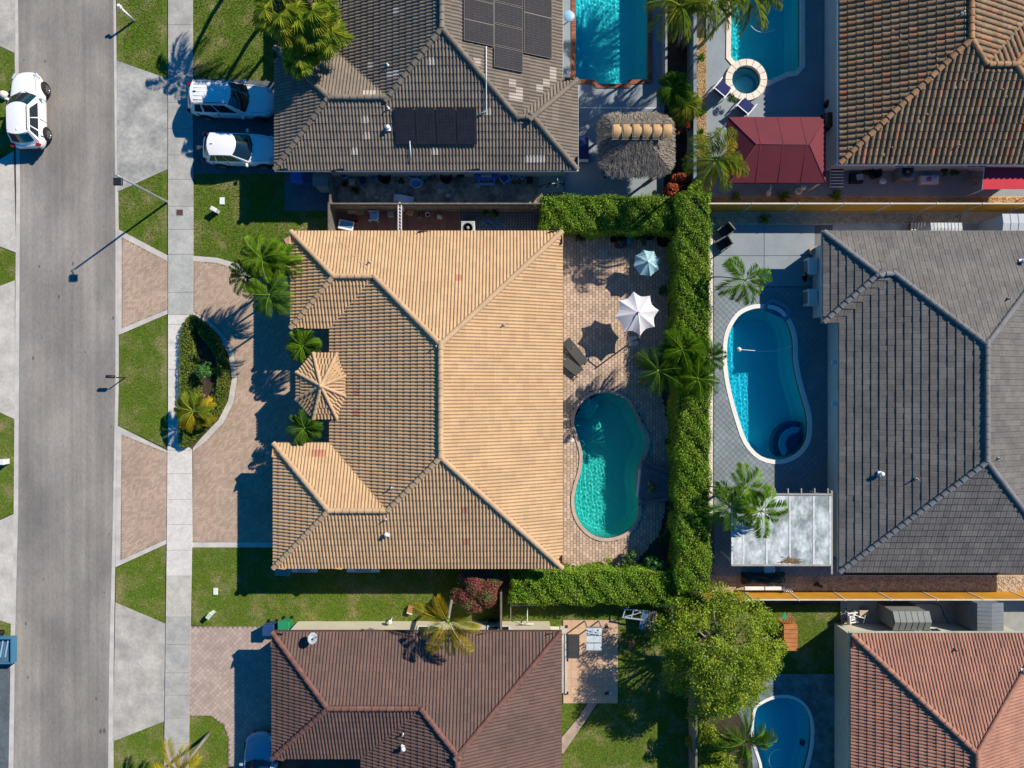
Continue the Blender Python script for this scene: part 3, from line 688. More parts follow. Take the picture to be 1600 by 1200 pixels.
    for x0, x1, y0, y1 in roof.b:
        h = min(x1 - x0, y1 - y0) / 2
        if x1 - x0 >= y1 - y0: a = (x0 + h, (y0 + y1) / 2); b = (x1 - h, (y0 + y1) / 2); cs = [((x0, y0), a), ((x0, y1), a), ((x1, y0), b), ((x1, y1), b)]
        else: a = ((x0 + x1) / 2, y0 + h); b = ((x0 + x1) / 2, y1 - h); cs = [((x0, y0), a), ((x1, y0), a), ((x0, y1), b), ((x1, y1), b)]
        for c, e in cs: segs.append((Vector((*c, roof.ez)), Vector((*e, roof.ez + s * h))))
        segs.append((Vector((*a, roof.ez + s * h)), Vector((*b, roof.ez + s * h))))
    cl = .40; mb = MB(); n = 8; vs = []
    for k, (xx, r, z) in enumerate([(-.02, capr, .012), (cl + .03, capr * .86, -.012)]):
        for j in range(n + 1):
            t = math.pi * (j / n) * 1.1 - math.pi * .05; vs.append((xx, r * math.cos(t), r * .78 * math.sin(t) + z))
    inner = [(-.02, v[1] * .8, v[2] - .045) for v in vs[:n + 1]]
    mb.add(vs, [(j, j + 1, n + 2 + j, n + 1 + j) for j in range(n)], False)
    b0 = len(mb.v); mb.add(vs[:n + 1] + inner, [(j, n + 1 + j, n + 2 + j, j + 1) for j in range(n)])
    cmesh = mb.mesh('ridge_cap', m_cap); ymid = None
    placed = 0
    for a, b in segs:
        Ls = (b - a).length
        if Ls < .3: continue
        k = int(Ls / cl); d = (b - a).normalized()
        for i in range(k + 1):
            p = a + d * (i * cl)
            if i * cl > Ls - .05: continue
            q = p + d * min(cl * .5, Ls - i * cl)
            if float(roof.R(q.x, q.y)) > q.z + .03: continue
            sx_, sy_ = -d.y, d.x; l_ = math.hypot(sx_, sy_); sx_ /= l_; sy_ /= l_
            if max(float(roof.R(q.x + sx_ * .25, q.y + sy_ * .25)), float(roof.R(q.x - sx_ * .25, q.y - sy_ * .25))) > q.z - .04: continue
            kk = CAMH / (CAMH - p.z) * PPM; px = 800 + p.x * kk; py = 600 - p.y * kk
            if not (-60 < px < 1660 and -60 < py < 1260): continue
            o = bpy.data.objects.new('ridge_cap', cmesh); link(o, rp)
            side = Vector((-d.y, d.x, 0)).normalized(); up = d.cross(side)
            if up.z < 0: up = -up; side = -side
            jx = rng.normal(0, .02)
            side2 = (side + d * jx).normalized(); q = p + Vector((0, 0, .055 if style != 'flat' else .03))
            o.matrix_world = Matrix(((d.x, side2.x, up.x, q.x), (d.y, side2.y, up.y, q.y), (d.z, side2.z, up.z, q.z), (0, 0, 0, 1))); placed += 1
    return rp

def eaves(house, roof, m_f, m_wall, inset=.45, gut=.07, gutters=True):
    B = roof.b
    fb = MB(); wb = MB()
    for bi, (x0, x1, y0, y1) in enumerate(B):
        for (ax, lo, hi, fx) in (('y', y0, y1, x0), ('y', y0, y1, x1), ('x', x0, x1, y0), ('x', x0, x1, y1)):
            n = 60; run = None
            ts = np.linspace(lo, hi, n + 1)
            free = []
            for i in range(n):
                mid = (ts[i] + ts[i + 1]) / 2; pt = (fx, mid) if ax == 'y' else (mid, fx)
                inside_o = any(k != bi and b[0] - .001 < pt[0] < b[1] + .001 and b[2] - .001 < pt[1] < b[3] + .001 and not (abs(pt[0] - b[0]) < .01 or abs(pt[0] - b[1]) < .01 or abs(pt[1] - b[2]) < .01 or abs(pt[1] - b[3]) < .01) for k, b in enumerate(B))
                dup = any(k < bi and b[0] - .001 < pt[0] < b[1] + .001 and b[2] - .001 < pt[1] < b[3] + .001 for k, b in enumerate(B))
                free.append(not inside_o and not dup)
            i = 0
            while i < n:
                if free[i]:
                    j = i
                    while j < n and free[j]: j += 1
                    a, b = ts[i], ts[j]; z1 = roof.ez - .035; z0 = z1 - .17
                    if ax == 'y':
                        sgn = -1 if fx == x0 else 1; fb.box(min(fx, fx + sgn * gut), max(fx, fx + sgn * gut), a - .0, b + .0, z0, z1)
                    else:
                        sgn = -1 if fx == y0 else 1; fb.box(a - gut, b + gut, min(fx, fx + sgn * gut), max(fx, fx + sgn * gut), z0 - .002, z1 - .002)
                    i = j
                else: i += 1
        ii = inset + .006 * bi
        wb.box(x0 + ii, x1 - ii, y0 + ii, y1 - ii, 0, roof.ez - .06 - .01 * bi)
    fb.build('gutter', m_f, house); wb.build('wall', m_wall, house)

def wall_opening(house, x, y, side, wd, z0, z1, name='window', inset=0):
    (nx, ny), (tx, ty) = SIDES[side]; a = {'W': math.pi / 2, 'E': -math.pi / 2, 'S': math.pi, 'N': 0}[side]
    fr = MB(); h = z1 - z0
    for dx0, dx1, zz0, zz1 in ((-wd / 2 - .06, -wd / 2, z0 - .06, z1 + .06), (wd / 2, wd / 2 + .06, z0 - .06, z1 + .06), (-wd / 2, wd / 2, z1, z1 + .06), (-wd / 2, wd / 2, z0 - .06, z0), (-.02, .02, z0, z1)): fr.box(dx0, dx1, 0, .06, zz0, zz1)
    f = fr.build(name, M_white, house, (x, y, 0), a)
    MB().box(-wd / 2, -.02, 0, .03, z0, z1).box(.02, wd / 2, 0, .03, z0, z1).build('pane', M_glass, f)

def house(name, label, ez, slope, main, wings, style, m, mc, mf, mw, **kw):
    A = rect(*main, ez); bl = [A]
    for (side, e, y0, y1) in wings:
        r = rect(e if side == 'W' else 0, e if side == 'E' else 0, y0, y1, ez); h = (r[3] - r[2])
        if side == 'W': bl.append([r[0], A[0] + h + .3, r[2], r[3]])
        else: bl.append([A[1] - h - .3, r[1], r[2], r[3]])
    # snap shared eaves
    for b in bl[1:]:
        for k in (2, 3):
            if abs(b[k] - A[k]) < .12: b[k] = A[k]
    rf = Roof(ez, slope, [tuple(b) for b in bl])
    t = thing(name, label, 'house', ((A[0] + A[1]) / 2, (A[2] + A[3]) / 2, 0))
    # children are given in world space: keep the empty at the origin of that space
    t.location = (0, 0, 0)
    rp = build_roof(t, rf, style, m, mc, **kw)
    eaves(t, rf, mf, mw)
    return t, rf, rp
def vent(rf, rp, px, py, r=.035, h=.30, m=None, lean=0, name='vent_pipe', label=None):
    p = rf.on(px, py); mb = MB(); mb.tube([p + Vector((0, 0, -.05)), p + Vector((0, 0, h))], r, 8)
    mb.lathe([(r * 2.6, .02), (r * 2.2, .05), (r * 1.1, .10)], (p.x, p.y, p.z + .04), 10)
    o = mb.build(name, m or M_metal, rp)
    if label: o['label'] = label
    return o
def turbine(rf, rp, px, py):
    p = rf.on(px, py); mb = MB(); mb.lathe([(.08, 0), (.08, .18), (.12, .2), (.13, .27), (.08, .32), (0.01, .33)], (p.x, p.y, p.z), 12); mb.box(p.x - .14, p.x + .14, p.y - .14, p.y + .14, p.z - .05, p.z + .07)
    mb.build('roof_vent', M_white, rp)

T_main = mat('terracotta_tan_tile', (.50, .33, .178), col2=(.455, .295, .16), scale=.7, fine=.10, fscale=14, rnd=.07, rough=.75)
C_main = mat('terracotta_tan_cap', (.50, .335, .195), var=.06, scale=1, fine=.1, fscale=14, rnd=.06)
T_brn = mat('grey_brown_tile', (.20, .162, .125), col2=(.165, .135, .105), scale=.6, fine=.12, fscale=14, rnd=.12)
T_mar = mat('maroon_brown_tile', (.135, .080, .065), col2=(.108, .066, .054), scale=.5, fine=.12, fscale=14, rnd=.1)
C_mar = mat('maroon_cap', (.19, .088, .07), var=.15, scale=3, fine=.15, fscale=10, rnd=.12)
T_gry = mat('slate_grey_flat_tile', (.160, .146, .132), col2=(.112, .104, .097), scale=.9, fine=.16, fscale=10, rnd=.12)
C_gry = mat('slate_grey_cap', (.185, .185, .185), var=.1, scale=2, rnd=.08)
T_bar = mat('mixed_clay_barrel_tile', (.245, .16, .085), col2=(.165, .115, .065), scale=2.5, fine=.2, fscale=12, rnd=.22, rnd2=((.33, .13, .06), .80))
C_bar = mat('orange_clay_cap', (.38, .20, .095), var=.15, scale=3, rnd=.15)
T_sal = mat('salmon_tile', (.35, .17, .115), col2=(.275, .135, .095), scale=.8, fine=.10, fscale=14, rnd=.09)
C_sal = mat('salmon_cap', (.38, .18, .12), var=.12, scale=2, rnd=.1)
M_redtile = mat('new_red_tile', (.46, .20, .12), var=.08); M_whtile = mat('pale_tile', (.44, .38, .32), var=.08)

H1, R1, RP1 = house('house', 'large tan and salmon tiled house in the middle with a small turret', 2.95, .44, (516, 878, 362, 887), [('W', 455, 362, 512), ('W', 428, 693, 887)], 'roll', T_main, C_main, mat('brown_gutter', (.16, .09, .06)), M_offw,
    spots=[(712, 430), (728, 802), (727, 845), (500, 696), (497, 703), (558, 610), (557, 640)], m_spot=M_redtile, spot_label='odd orange red replacement tile')
H2, R2, RP2 = house('house', 'dark grey brown tiled house carrying black solar panels at the top', 2.85, .44, (519, 878, -170, 265), [('W', 430, 75, 265), ('W', 470, -150, 24), ('E', 902, 125, 265)], 'roll', T_brn, T_brn, M_white, M_offw,
    spots=[(620, 20), (608, 118), (620, 118), (742, 95), (765, 172), (668, 100), (575, 192), (568, 210), (558, 240), (568, 146), (677, 233), (862, 108), (855, 128), (868, 120), (805, 130), (815, 138), (806, 146), (850, 135), (830, 252), (838, 252), (850, 252), (590, 140), (583, 102), (812, 155)], m_spot=M_whtile, spot_label='pale bleached tile')
H3, R3, RP3 = house('house', 'maroon brown tiled house at the lower left behind the pink paved drive', 3.1, .44, (565, 876, 988, 1500), [('W', 426, 988, 1184)], 'roll', T_mar, C_mar, mat('maroon_gutter', (.12, .06, .05)), M_offw)
H4, R4, RP4 = house('house', 'slate grey flat tiled house east of the oval blue pool', 2.55, .40, (1312, 1672, 362, 893), [('W', 1287, 362, 503)], 'flat', T_gry, C_gry, mat('pale_gutter', (.5, .5, .5)), mat('blue_white_stucco', (.62, .64, .66), var=.04))
H5, R5, RP5 = house('house', 'mottled brown clay barrel tiled house at the upper right corner', 2.9, .42, (1312, 1632, -250, 255), [('E', 1676, -2, 255)], 'barrel', T_bar, C_bar, M_white, M_greyst, capr=.16)
H6, R6, RP6 = house('house', 'salmon pink tiled house at the lower right corner', 3.0, .44, (1330, 1632, 990, 1500), [], 'roll', T_sal, C_sal, mat('green_white_gutter', (.5, .6, .5)), M_offw)

# turret on the main house: eight tiled facets
tc = G(507, 603, 3.3); te = Vector((tc.x, tc.y)); rad = 1.60; ezt = 3.12; apz = 3.95
oct_ = [Vector((tc.x + rad / math.cos(math.pi / 8) * math.cos(math.pi / 8 + math.pi / 4 * k) , tc.y + rad * 1.14 / math.cos(math.pi / 8) * math.sin(math.pi / 8 + math.pi / 4 * k), ezt)) for k in range(8)]
apx = Vector((tc.x, tc.y, apz))
tur = bpy.data.objects.new('turret', None); link(tur, H1)
mb = MB(); mb.add([tuple(p - Vector((0, 0, .03))) for p in oct_] + [tuple(apx - Vector((0, 0, .03)))], [(k, (k + 1) % 8, 8) for k in range(8)] + [tuple(range(8))[::-1]]); mb.build('turret_deck', T_main, tur)
MB().prism([(tc.x + (p.x - tc.x) * .8, tc.y + (p.y - tc.y) * .8) for p in oct_], 0, ezt - .05).build('turret_wall', M_offw, tur)
mb = MB()
for k in range(8):
    a, b = oct_[k], oct_[(k + 1) % 8]; mid = (a + b) / 2; up = (apx - mid); Lf = up.length; upn = up.normalized(); al = (b - a).normalized(); W2 = (b - a).length; nrm = al.cross(upn)
    nrow = int(Lf / .36) + 1
    for r in range(nrow):
        t0, t1 = r * .36, min((r + 1) * .36 + .02, Lf - .02)
        if t1 <= t0: continue
        h0 = W2 / 2 * (1 - t0 / Lf); h1 = W2 / 2 * (1 - t1 / Lf)
        nr = max(1, int(round(2 * h0 / .185)))
        for c in range(nr):
            cv = -h0 + (c + .5) * 2 * h0 / nr; c1 = max(-h1, min(h1, cv)) if h1 > .02 else 0
            vs = []
            for (t, cc, dz) in ((t0, cv, .035), (t1, c1, .005)):
                for j in range(5):
                    th = math.pi * j / 4; vs.append(mid + upn * t + al * (cc - math.cos(th) * .068) + nrm * (dz + .055 * math.sin(th)))
            fs = [(j, j + 1, 6 + j, 5 + j) for j in range(4)] + [(4, 3, 2, 1, 0)]
            mb.add(vs, fs)
o = mb.build('turret_tile', T_main, tur); o['kind'] = 'stuff'
capm = bpy.data.meshes['ridge_cap']
for k in range(8):
    a = oct_[k]; d = (apx - a).normalized(); Ls = (apx - a).length
    for i in range(int(Ls / .4) + 1):
        p = a + d * (i * .4 * Ls / (.4 * (int(Ls / .4) + 1))); side = Vector((-d.y, d.x, 0)).normalized(); up = d.cross(side)
        if up.z < 0: up = -up; side = -side
        o = bpy.data.objects.new('ridge_cap', capm); link(o, tur); q = p + Vector((0, 0, .06))
        o.matrix_world = Matrix(((d.x, side.x * .85, up.x, q.x), (d.y, side.y * .85, up.y, q.y), (d.z, side.z * .85, up.z, q.z), (0, 0, 0, 1))) @ Matrix.Diagonal((1, .75, .75, 1))
MB().lathe([(.12, 0), (.16, .08), (.13, .16), (.05, .24), (.01, .26)], (apx.x, apx.y, apx.z), 12).build('finial', C_main, tur)

for px, py in ((578, 410), (787, 508), (682, 541), (612, 762), (603, 811)): vent(R1, RP1, px, py)
turbine(R1, RP1, 605, 834)
for px, py in ((606, 103), (607, 170)): vent(R2, RP2, px, py, m=M_white)
turbine(R2, RP2, 607, 201)
for px, py in ((630, 1146),): vent(R3, RP3, px, py)
turbine(R3, RP3, 631, 1167)
vent(R4, RP4, 1430, 748); vent(R4, RP4, 1574, 467); vent(R4, RP4, 1558, 716); turbine(R4, RP4, 1375, 740); turbine(R4, RP4, 1595, 409)
vent(R5, RP5, 1502, 22, m=M_white); vent(R5, RP5, 1494, 229); vent(R6, RP6, 1490, 1014, m=M_dark); turbine(R6, RP6, 1598, 1048)
# windows and doors on the house walls
def walls(H, rf, spec):
    for (bi, side, f, wd, z0, z1, nm) in spec:
        x0, x1, y0, y1 = rf.b[bi]; ii = .45 + .006 * bi
        x = {'W': x0 + ii, 'E': x1 - ii}.get(side, x0 + ii + f * (x1 - x0 - 2 * ii)); y = {'S': y0 + ii, 'N': y1 - ii}.get(side, y0 + ii + f * (y1 - y0 - 2 * ii))
        wall_opening(H, x, y, side, wd, z0, z1, nm)
walls(H1, R1, [(1, 'W', .5, 1.8, .9, 2.1, 'window'), (2, 'W', .5, 4.6, .1, 2.2, 'garage_door'), (0, 'N', .3, 1.2, 1, 2, 'window'), (0, 'N', .7, 1.2, 1, 2, 'window'), (0, 'S', .3, 1.2, 1, 2, 'window'), (0, 'S', .7, 1.2, 1, 2, 'window'), (0, 'E', .3, 2.4, .15, 2.2, 'patio_door'), (0, 'E', .6, 2.4, .15, 2.2, 'patio_door')])
walls(H2, R2, [(1, 'W', .5, 4.6, .1, 2.2, 'garage_door'), (0, 'S', .3, 1.2, 1, 2, 'window'), (0, 'S', .6, 1.2, 1, 2, 'window'), (3, 'E', .5, 2.2, .15, 2.2, 'patio_door')])
walls(H3, R3, [(1, 'W', .5, 4.6, .1, 2.2, 'garage_door'), (0, 'N', .3, 1.2, 1, 2, 'window'), (0, 'N', .7, 1.2, 1, 2, 'window'), (0, 'E', .8, 2.2, .15, 2.2, 'patio_door')])
walls(H5, R5, [(0, 'W', .7, 2.4, .15, 2.2, 'patio_door'), (0, 'S', .4, 1.2, 1, 2, 'window'), (0, 'S', .8, 1.2, 1, 2, 'window')])
walls(H6, R6, [(0, 'N', .5, 1.2, 1, 2, 'window')])
# ---------------------------------------------------------------- vegetation
M_grass = mat('grass_blade', (.135, .305, .008), col2=(.30, .33, .04), scale=.9, rnd=.5, rough=.7, trans=.25, thr=(.45, .72), spec=.2)
M_hedge = mat('hedge_leaf', (.16, .31, .02), col2=(.25, .37, .035), scale=.9, rnd=.5, rough=.45, trans=.25, spec=.15)
M_tree = mat('tree_leaf', (.175, .275, .018), col2=(.30, .37, .035), scale=.8, rnd=.5, rough=.45, trans=.3, spec=.15)
M_palm = mat('palm_green_leaf', (.15, .32, .02), col2=(.24, .38, .03), scale=1.2, rnd=.35, rough=.4, trans=.3, spec=.12)
M_palmd = mat('palm_deep_green_leaf', (.10, .24, .025), col2=(.17, .30, .03), scale=1.2, rnd=.35, rough=.4, trans=.25, spec=.12)
M_palmy = mat('palm_yellow_leaf', (.62, .47, .02), col2=(.42, .38, .03), scale=1.1, rnd=.3, rough=.5, trans=.3)
M_palmb = mat('palm_brown_leaf', (.26, .16, .06), var=.2, rnd=.3, rough=.7, trans=.1)
M_palmf = mat('fan_palm_leaf', (.24, .36, .03), col2=(.38, .40, .05), scale=1.1, rnd=.35, rough=.6, trans=.3, spec=.15)
M_trunk = mat('palm_trunk', (.30, .27, .22), col2=(.20, .18, .15), scale=5, rough=.9, stretch=(1, 1, 4))
M_bark = mat('tree_bark', (.14, .11, .08), var=.2, scale=5, rough=.95)
M_redleaf = mat('red_shrub_leaf', (.36, .045, .02), col2=(.42, .12, .03), scale=2, rnd=.45, rough=.5, trans=.2)
M_purp = mat('copper_shrub_leaf', (.20, .055, .045), col2=(.13, .13, .03), scale=1.6, rnd=.45, rough=.5, trans=.2, thr=(.45, .6))
M_banana = mat('dark_shrub_leaf', (.045, .11, .02), var=.2, rnd=.35, rough=.4, trans=.25)
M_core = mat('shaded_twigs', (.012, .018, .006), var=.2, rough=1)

def leaf_mesh(name, P, Nb, m, smin=.05, smax=.10, up=.5, asp=.55):
    """leaf-sized rhombs at P, normals biased by Nb"""
    n = len(P); nrm = Nb + rng.normal(0, .65, (n, 3)); nrm[:, 2] += up; nrm /= np.linalg.norm(nrm, axis=1)[:, None]
    r = rng.normal(0, 1, (n, 3)); a = np.cross(nrm, r); a /= np.linalg.norm(a, axis=1)[:, None] + 1e-9; b = np.cross(nrm, a)
    s = rng.uniform(smin, smax, n)[:, None]
    V = np.stack([P - a * s, P + b * s * asp + nrm * s * .15, P + a * s, P - b * s * asp + nrm * s * .15], 1)
    F = (np.array([[0, 1, 2], [0, 2, 3]])[None] + (np.arange(n) * 4)[:, None, None]).reshape(-1, 3)
    return np_mesh(name, V.reshape(-1, 3), F, m)
def add_obj(name, me, parent=None, loc=None):
    o = bpy.data.objects.new(name, me); link(o, parent)
    if loc is not None: o.location = loc
    return o

# grass
def scatter(poly, dens, holes=()):
    P = np.array([(p[0], p[1]) for p in poly]); lo, hi = P.min(0), P.max(0); n = int((hi - lo).prod() * dens)
    Q = rng.uniform(lo, hi, (n, 2)); ok = inside(Q, poly)
    for h in holes: ok &= ~inside(Q, h)
    return Q[ok]
bed = catmull([(309, 505), (318, 525), (335, 545), (345, 570), (344, 600), (338, 628), (322, 645), (312, 640), (316, 600), (311, 560), (306, 530)], n=3)
GP = []
for k, (poly, holes) in enumerate(LW):
    q = scatter(poly, 480)
    for h in HARD:
        hp = np.array([(p[0], p[1]) for p in h])
        if hp[:, 0].min() < q[:, 0].max() and hp[:, 0].max() > q[:, 0].min() and hp[:, 1].min() < q[:, 1].max() and hp[:, 1].max() > q[:, 1].min():
            q = q[~inside(q, h)]
            if not len(q): break
    if len(q):
        nn = np.sin(q[:, 0] * 1.3 + 2 * np.sin(q[:, 1] * .7)) * np.sin(q[:, 1] * 1.7 + 1.5 * np.sin(q[:, 0] * .9)) + .5 * np.sin(q[:, 0] * 5.1 + q[:, 1] * 3.3); pxx = q[:, 0] * PPM + 800
        worn = np.where((np.abs(pxx - 187) < 6) | (np.abs(pxx - 258) < 5), .8, 0); worn = np.maximum(worn, np.clip(nn - .75, 0, .6)); q = q[rng.uniform(0, 1, len(q)) > worn]
    GP.append(q)
GP = np.concatenate(GP); GP = GP[(np.abs(GP[:, 0]) < 32) & (np.abs(GP[:, 1]) < 24.5)]
n = len(GP); th = rng.uniform(0, 2 * np.pi, n); hgt = rng.uniform(.035, .075, n); wd = rng.uniform(.012, .026, n); ln = rng.uniform(0, .05, n); t2_ = rng.uniform(0, 2 * np.pi, n)
B = np.stack([GP[:, 0], GP[:, 1], np.full(n, .01)], 1); dx = np.stack([np.cos(th), np.sin(th), 0 * th], 1) * wd[:, None]
tip = B + np.stack([np.cos(t2_) * ln, np.sin(t2_) * ln, hgt], 1)
V = np.stack([B - dx, B + dx, tip], 1).reshape(-1, 3)
g = add_obj('grass', np_mesh('grass', V, np.arange(3 * n).reshape(-1, 3), M_grass)); tag(g, 'short green lawn grass around the houses and pavement', 'grass', kind='stuff')

def hedge(name, label, px0, px1, py0, py1, h, dens=950, m=None, group=None, lump=.14, both=True, smax=.062):
    m = m or M_hedge
    a = G(px0, py1, h); b = G(px1, py0, h); x0, x1, y0, y1 = a.x, b.x, a.y, b.y; c = Vector(((x0 + x1) / 2, (y0 + y1) / 2, 0))
    t = thing(name, label, 'hedge', c, group=group)
    X, Y = (x1 - x0) / 2, (y1 - y0) / 2
    n = int(4 * X * Y * dens); P = np.stack([rng.uniform(-X, X, n), rng.uniform(-Y, Y, n), np.zeros(n)], 1)
    und = .10 * np.sin(P[:, 0] * 2.1 + 1) * np.cos(P[:, 1] * 2.7) + .07 * np.sin(P[:, 0] * 6.3 + P[:, 1] * 5.1)
    e = np.minimum(X - np.abs(P[:, 0]), Y - np.abs(P[:, 1])); rnd_ = .22 * np.clip(1 - e / .3, 0, 1) ** 2
    P[:, 2] = h + und - rnd_ + rng.normal(-.05, .07, n); Nn = np.zeros((n, 3))
    Ps = [P]; Ns = [Nn]
    for ax, sg in ((0, 1), (0, -1), (1, 1), (1, -1)):
        Lh = Y if ax == 0 else X; n2 = int(2 * Lh * h * dens * .6); q = np.zeros((n2, 3)); u = rng.uniform(-Lh, Lh, n2)
        q[:, 1 - ax] = u; q[:, ax] = sg * ((X if ax == 0 else Y) - .02 + .09 * np.sin(u * 2.7 + sg * 2) + rng.normal(0, .07, n2)); q[:, 2] = rng.uniform(.1, h, n2); nn = np.zeros((n2, 3)); nn[:, ax] = sg * 1.2; Ps.append(q); Ns.append(nn)
    add_obj('foliage', leaf_mesh('foliage', np.concatenate(Ps), np.concatenate(Ns), m, .026, smax), t)
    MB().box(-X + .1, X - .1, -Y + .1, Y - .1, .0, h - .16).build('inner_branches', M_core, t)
    return t
hedge('hedge', 'clipped green hedge along the top of the tan paved patio', 846, 1066, 306, 361, 1.8)
hedge('hedge', 'long tall clipped hedge dividing the tan paved patio from the grey pool deck', 1060, 1110, 300, 925, 2.5)
hedge('hedge', 'clipped green hedge below the tan paved patio, above the cream strip', 798, 1082, 894, 944, 1.8)

def ring_hedge(name, label, outer, inner, h, m):
    o_, i_ = [Vector(p[:2]) for p in Gl(outer)], [Vector(p[:2]) for p in Gl(inner)]; c = sum(o_, Vector((0, 0))) / len(o_); t = thing(name, label, 'hedge', (c.x, c.y, 0))
    Q = scatter(offset_poly(o_, -.05), 700, [i_]); n = len(Q); P = np.stack([Q[:, 0] - c.x, Q[:, 1] - c.y, h + rng.normal(-.02, .03, n)], 1); Ps = [P]; Ns = [np.zeros((n, 3))]
    for lp, sg in ((offset_poly(o_, -.03), 1), (i_, -1)):
        for k in range(len(lp)):
            a, b = lp[k], lp[(k + 1) % len(lp)]; n2 = int((b - a).length * h * 500) + 1; u = rng.uniform(0, 1, n2); q = np.stack([a.x + (b.x - a.x) * u - c.x, a.y + (b.y - a.y) * u - c.y, rng.uniform(.02, h, n2)], 1) + rng.normal(0, .025, (n2, 3)) * np.array([1, 1, 0])
            Ps.append(q); Ns.append(np.tile([(b.y - a.y), -(b.x - a.x), 0], (n2, 1)) * 3)
    add_obj('foliage', leaf_mesh('foliage', np.concatenate(Ps), np.concatenate(Ns), m, .025, .05), t)
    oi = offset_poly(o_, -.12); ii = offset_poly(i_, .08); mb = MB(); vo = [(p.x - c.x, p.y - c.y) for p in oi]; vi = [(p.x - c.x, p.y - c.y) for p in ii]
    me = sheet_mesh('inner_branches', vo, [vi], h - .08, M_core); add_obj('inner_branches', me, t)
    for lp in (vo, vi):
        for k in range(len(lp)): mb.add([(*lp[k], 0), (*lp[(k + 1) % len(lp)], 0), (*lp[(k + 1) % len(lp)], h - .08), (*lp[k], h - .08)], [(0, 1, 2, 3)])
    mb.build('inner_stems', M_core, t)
    return t
ring_hedge('low_hedge', 'low clipped hedge ring around the half round driveway island', isl, bed, .5, mat('low_hedge_leaf', (.14, .22, .015), col2=(.22, .27, .03), scale=.8, rnd=.45, rough=.6, trans=.25))
def blob_plant(name, label, cat, px, py, r_px, h, m, dens=1.0, lumps=14, flat=.8, smin=.05, smax=.10, group=None, trunk=True, core=True, zmin=.15, seed=0, top=None):
    rs = np.random.default_rng(seed + int(px * 7 + py)); c = G(px, py, h * .75); R = r_px / PPM * (CAMH - h * .75) / CAMH
    t = thing(name, label, cat, (c.x, c.y, 0), group=group); Ps = []; Ns = []
    for k in range(lumps):
        a = rs.uniform(0, 2 * np.pi); rr = R * np.sqrt(rs.uniform(0, 1)) * .78 if k else 0; lr = R * rs.uniform(.28, .45)
        zc = h - lr * .8 - flat * (rr / R) ** 2 * h * .35 - rs.uniform(0, .12) * h
        zc = max(zc, lr * .6 + zmin)
        n = int(lr * lr * 12 * 130 * dens); d = rs.normal(0, 1, (n, 3)); d /= np.linalg.norm(d, axis=1)[:, None]; d[:, 2] = np.where(d[:, 2] < -.3, -d[:, 2], d[:, 2])
        rad = lr * rs.uniform(.72, 1.08, n)[:, None] * np.array([1, 1, .85])
        Ps.append(np.array([rr * np.cos(a), rr * np.sin(a), zc]) + d * rad); Ns.append(d * 1.0)
    P = np.concatenate(Ps); N_ = np.concatenate(Ns); P[:, 2] = np.maximum(P[:, 2], .05)
    add_obj('crown' if trunk else 'foliage', leaf_mesh('crown', P, N_, m, smin, smax), t)
    if trunk:
        mb = MB(); mb.tube([(0, 0, 0), (.03, .02, h * .3), (0, .05, h * .6)], [.05 * h / 3 + .03, .04 * h / 3 + .02, .02], 8)
        for k in range(7):
            a = 2 * np.pi * k / 7 + rs.uniform(0, .5); rr = R * rs.uniform(.5, .8)
            mb.tube([(0, 0, h * rs.uniform(.2, .45)), (rr * .5 * math.cos(a), rr * .5 * math.sin(a), h * .6), (rr * math.cos(a), rr * math.sin(a), h * rs.uniform(.65, .82))], [.03 * h / 3, .02 * h / 3, .008], 6)
        mb.build('trunk', M_bark, t)
    return t
c = G(1133, 1030, 4.0); t = thing('broadleaf_tree', 'big round yellow green tree overhanging the fence and lower pool', 'tree', (c.x, c.y, 0)); rs = np.random.default_rng(5); Ps = []; Ns = []
LP = []
for k in range(175):
    a = rs.uniform(0, 6.283); rr = 3.35 * np.sqrt(rs.uniform(0, 1)); edge = 1.0 + .06 * np.sin(a * 3 + .6) + .05 * np.sin(a * 7 + 2); rr *= edge
    lr = rs.uniform(.32, .68); zc = 5.5 - .24 * (rr / edge) ** 2 + rs.uniform(-1.1, .45); LP.append((rr * np.cos(a), rr * np.sin(a) * 1.02, max(zc, 2.0), lr))
for x, y, z_, lr in LP:
    n = int(lr * lr * 900); d = rs.normal(0, 1, (n, 3)); d /= np.linalg.norm(d, axis=1)[:, None]; d[:, 2] = np.where(d[:, 2] < -.35, -d[:, 2], d[:, 2])
    Ps.append(np.array([x, y, z_]) + d * lr * rs.uniform(.55, 1.15, n)[:, None] * np.array([1, 1, .7])); Ns.append(d * .8)
add_obj('crown', leaf_mesh('crown', np.concatenate(Ps), np.concatenate(Ns), M_tree, .035, .08, up=.35), t)
mb = MB(); mb.tube([(0, 0, 0), (.05, .03, 1.2), (0, .1, 2.4)], [.22, .17, .14], 10)
for k in range(16):
    a = 6.283 * k / 16 + rs.uniform(-.2, .2); rr = rs.uniform(1.6, 3.2); mb.tube([(0, .1, 2.1 + .05 * (k % 4)), (rr * .4 * math.cos(a), rr * .4 * math.sin(a), 3.3), (rr * math.cos(a), rr * math.sin(a), 4.9 - .2 * rr)], [.10, .06, .015], 6)
mb.build('trunk', mat('pale_bark', (.28, .25, .21), var=.15, scale=4, rough=.9), t)
blob_plant('copper_shrub', 'round red copper leaved shrub by the salmon tiled eave', 'shrub', 741, 916, 43, 2.2, M_purp, dens=2.2, lumps=22, smin=.04, smax=.062)
blob_plant('leafy_shrub', 'bright green large leaved shrub in the lower patio corner', 'shrub', 1032, 882, 24, 1.6, mat('bright_shrub_leaf', (.06, .19, .03), rnd=.4, rough=.45, trans=.25), lumps=9, smin=.07, smax=.14)
blob_plant('red_croton', 'red leaved croton right of the thatched hut', 'shrub', 1068, 190, 24, 1.8, M_redleaf, lumps=9, dens=1.5)
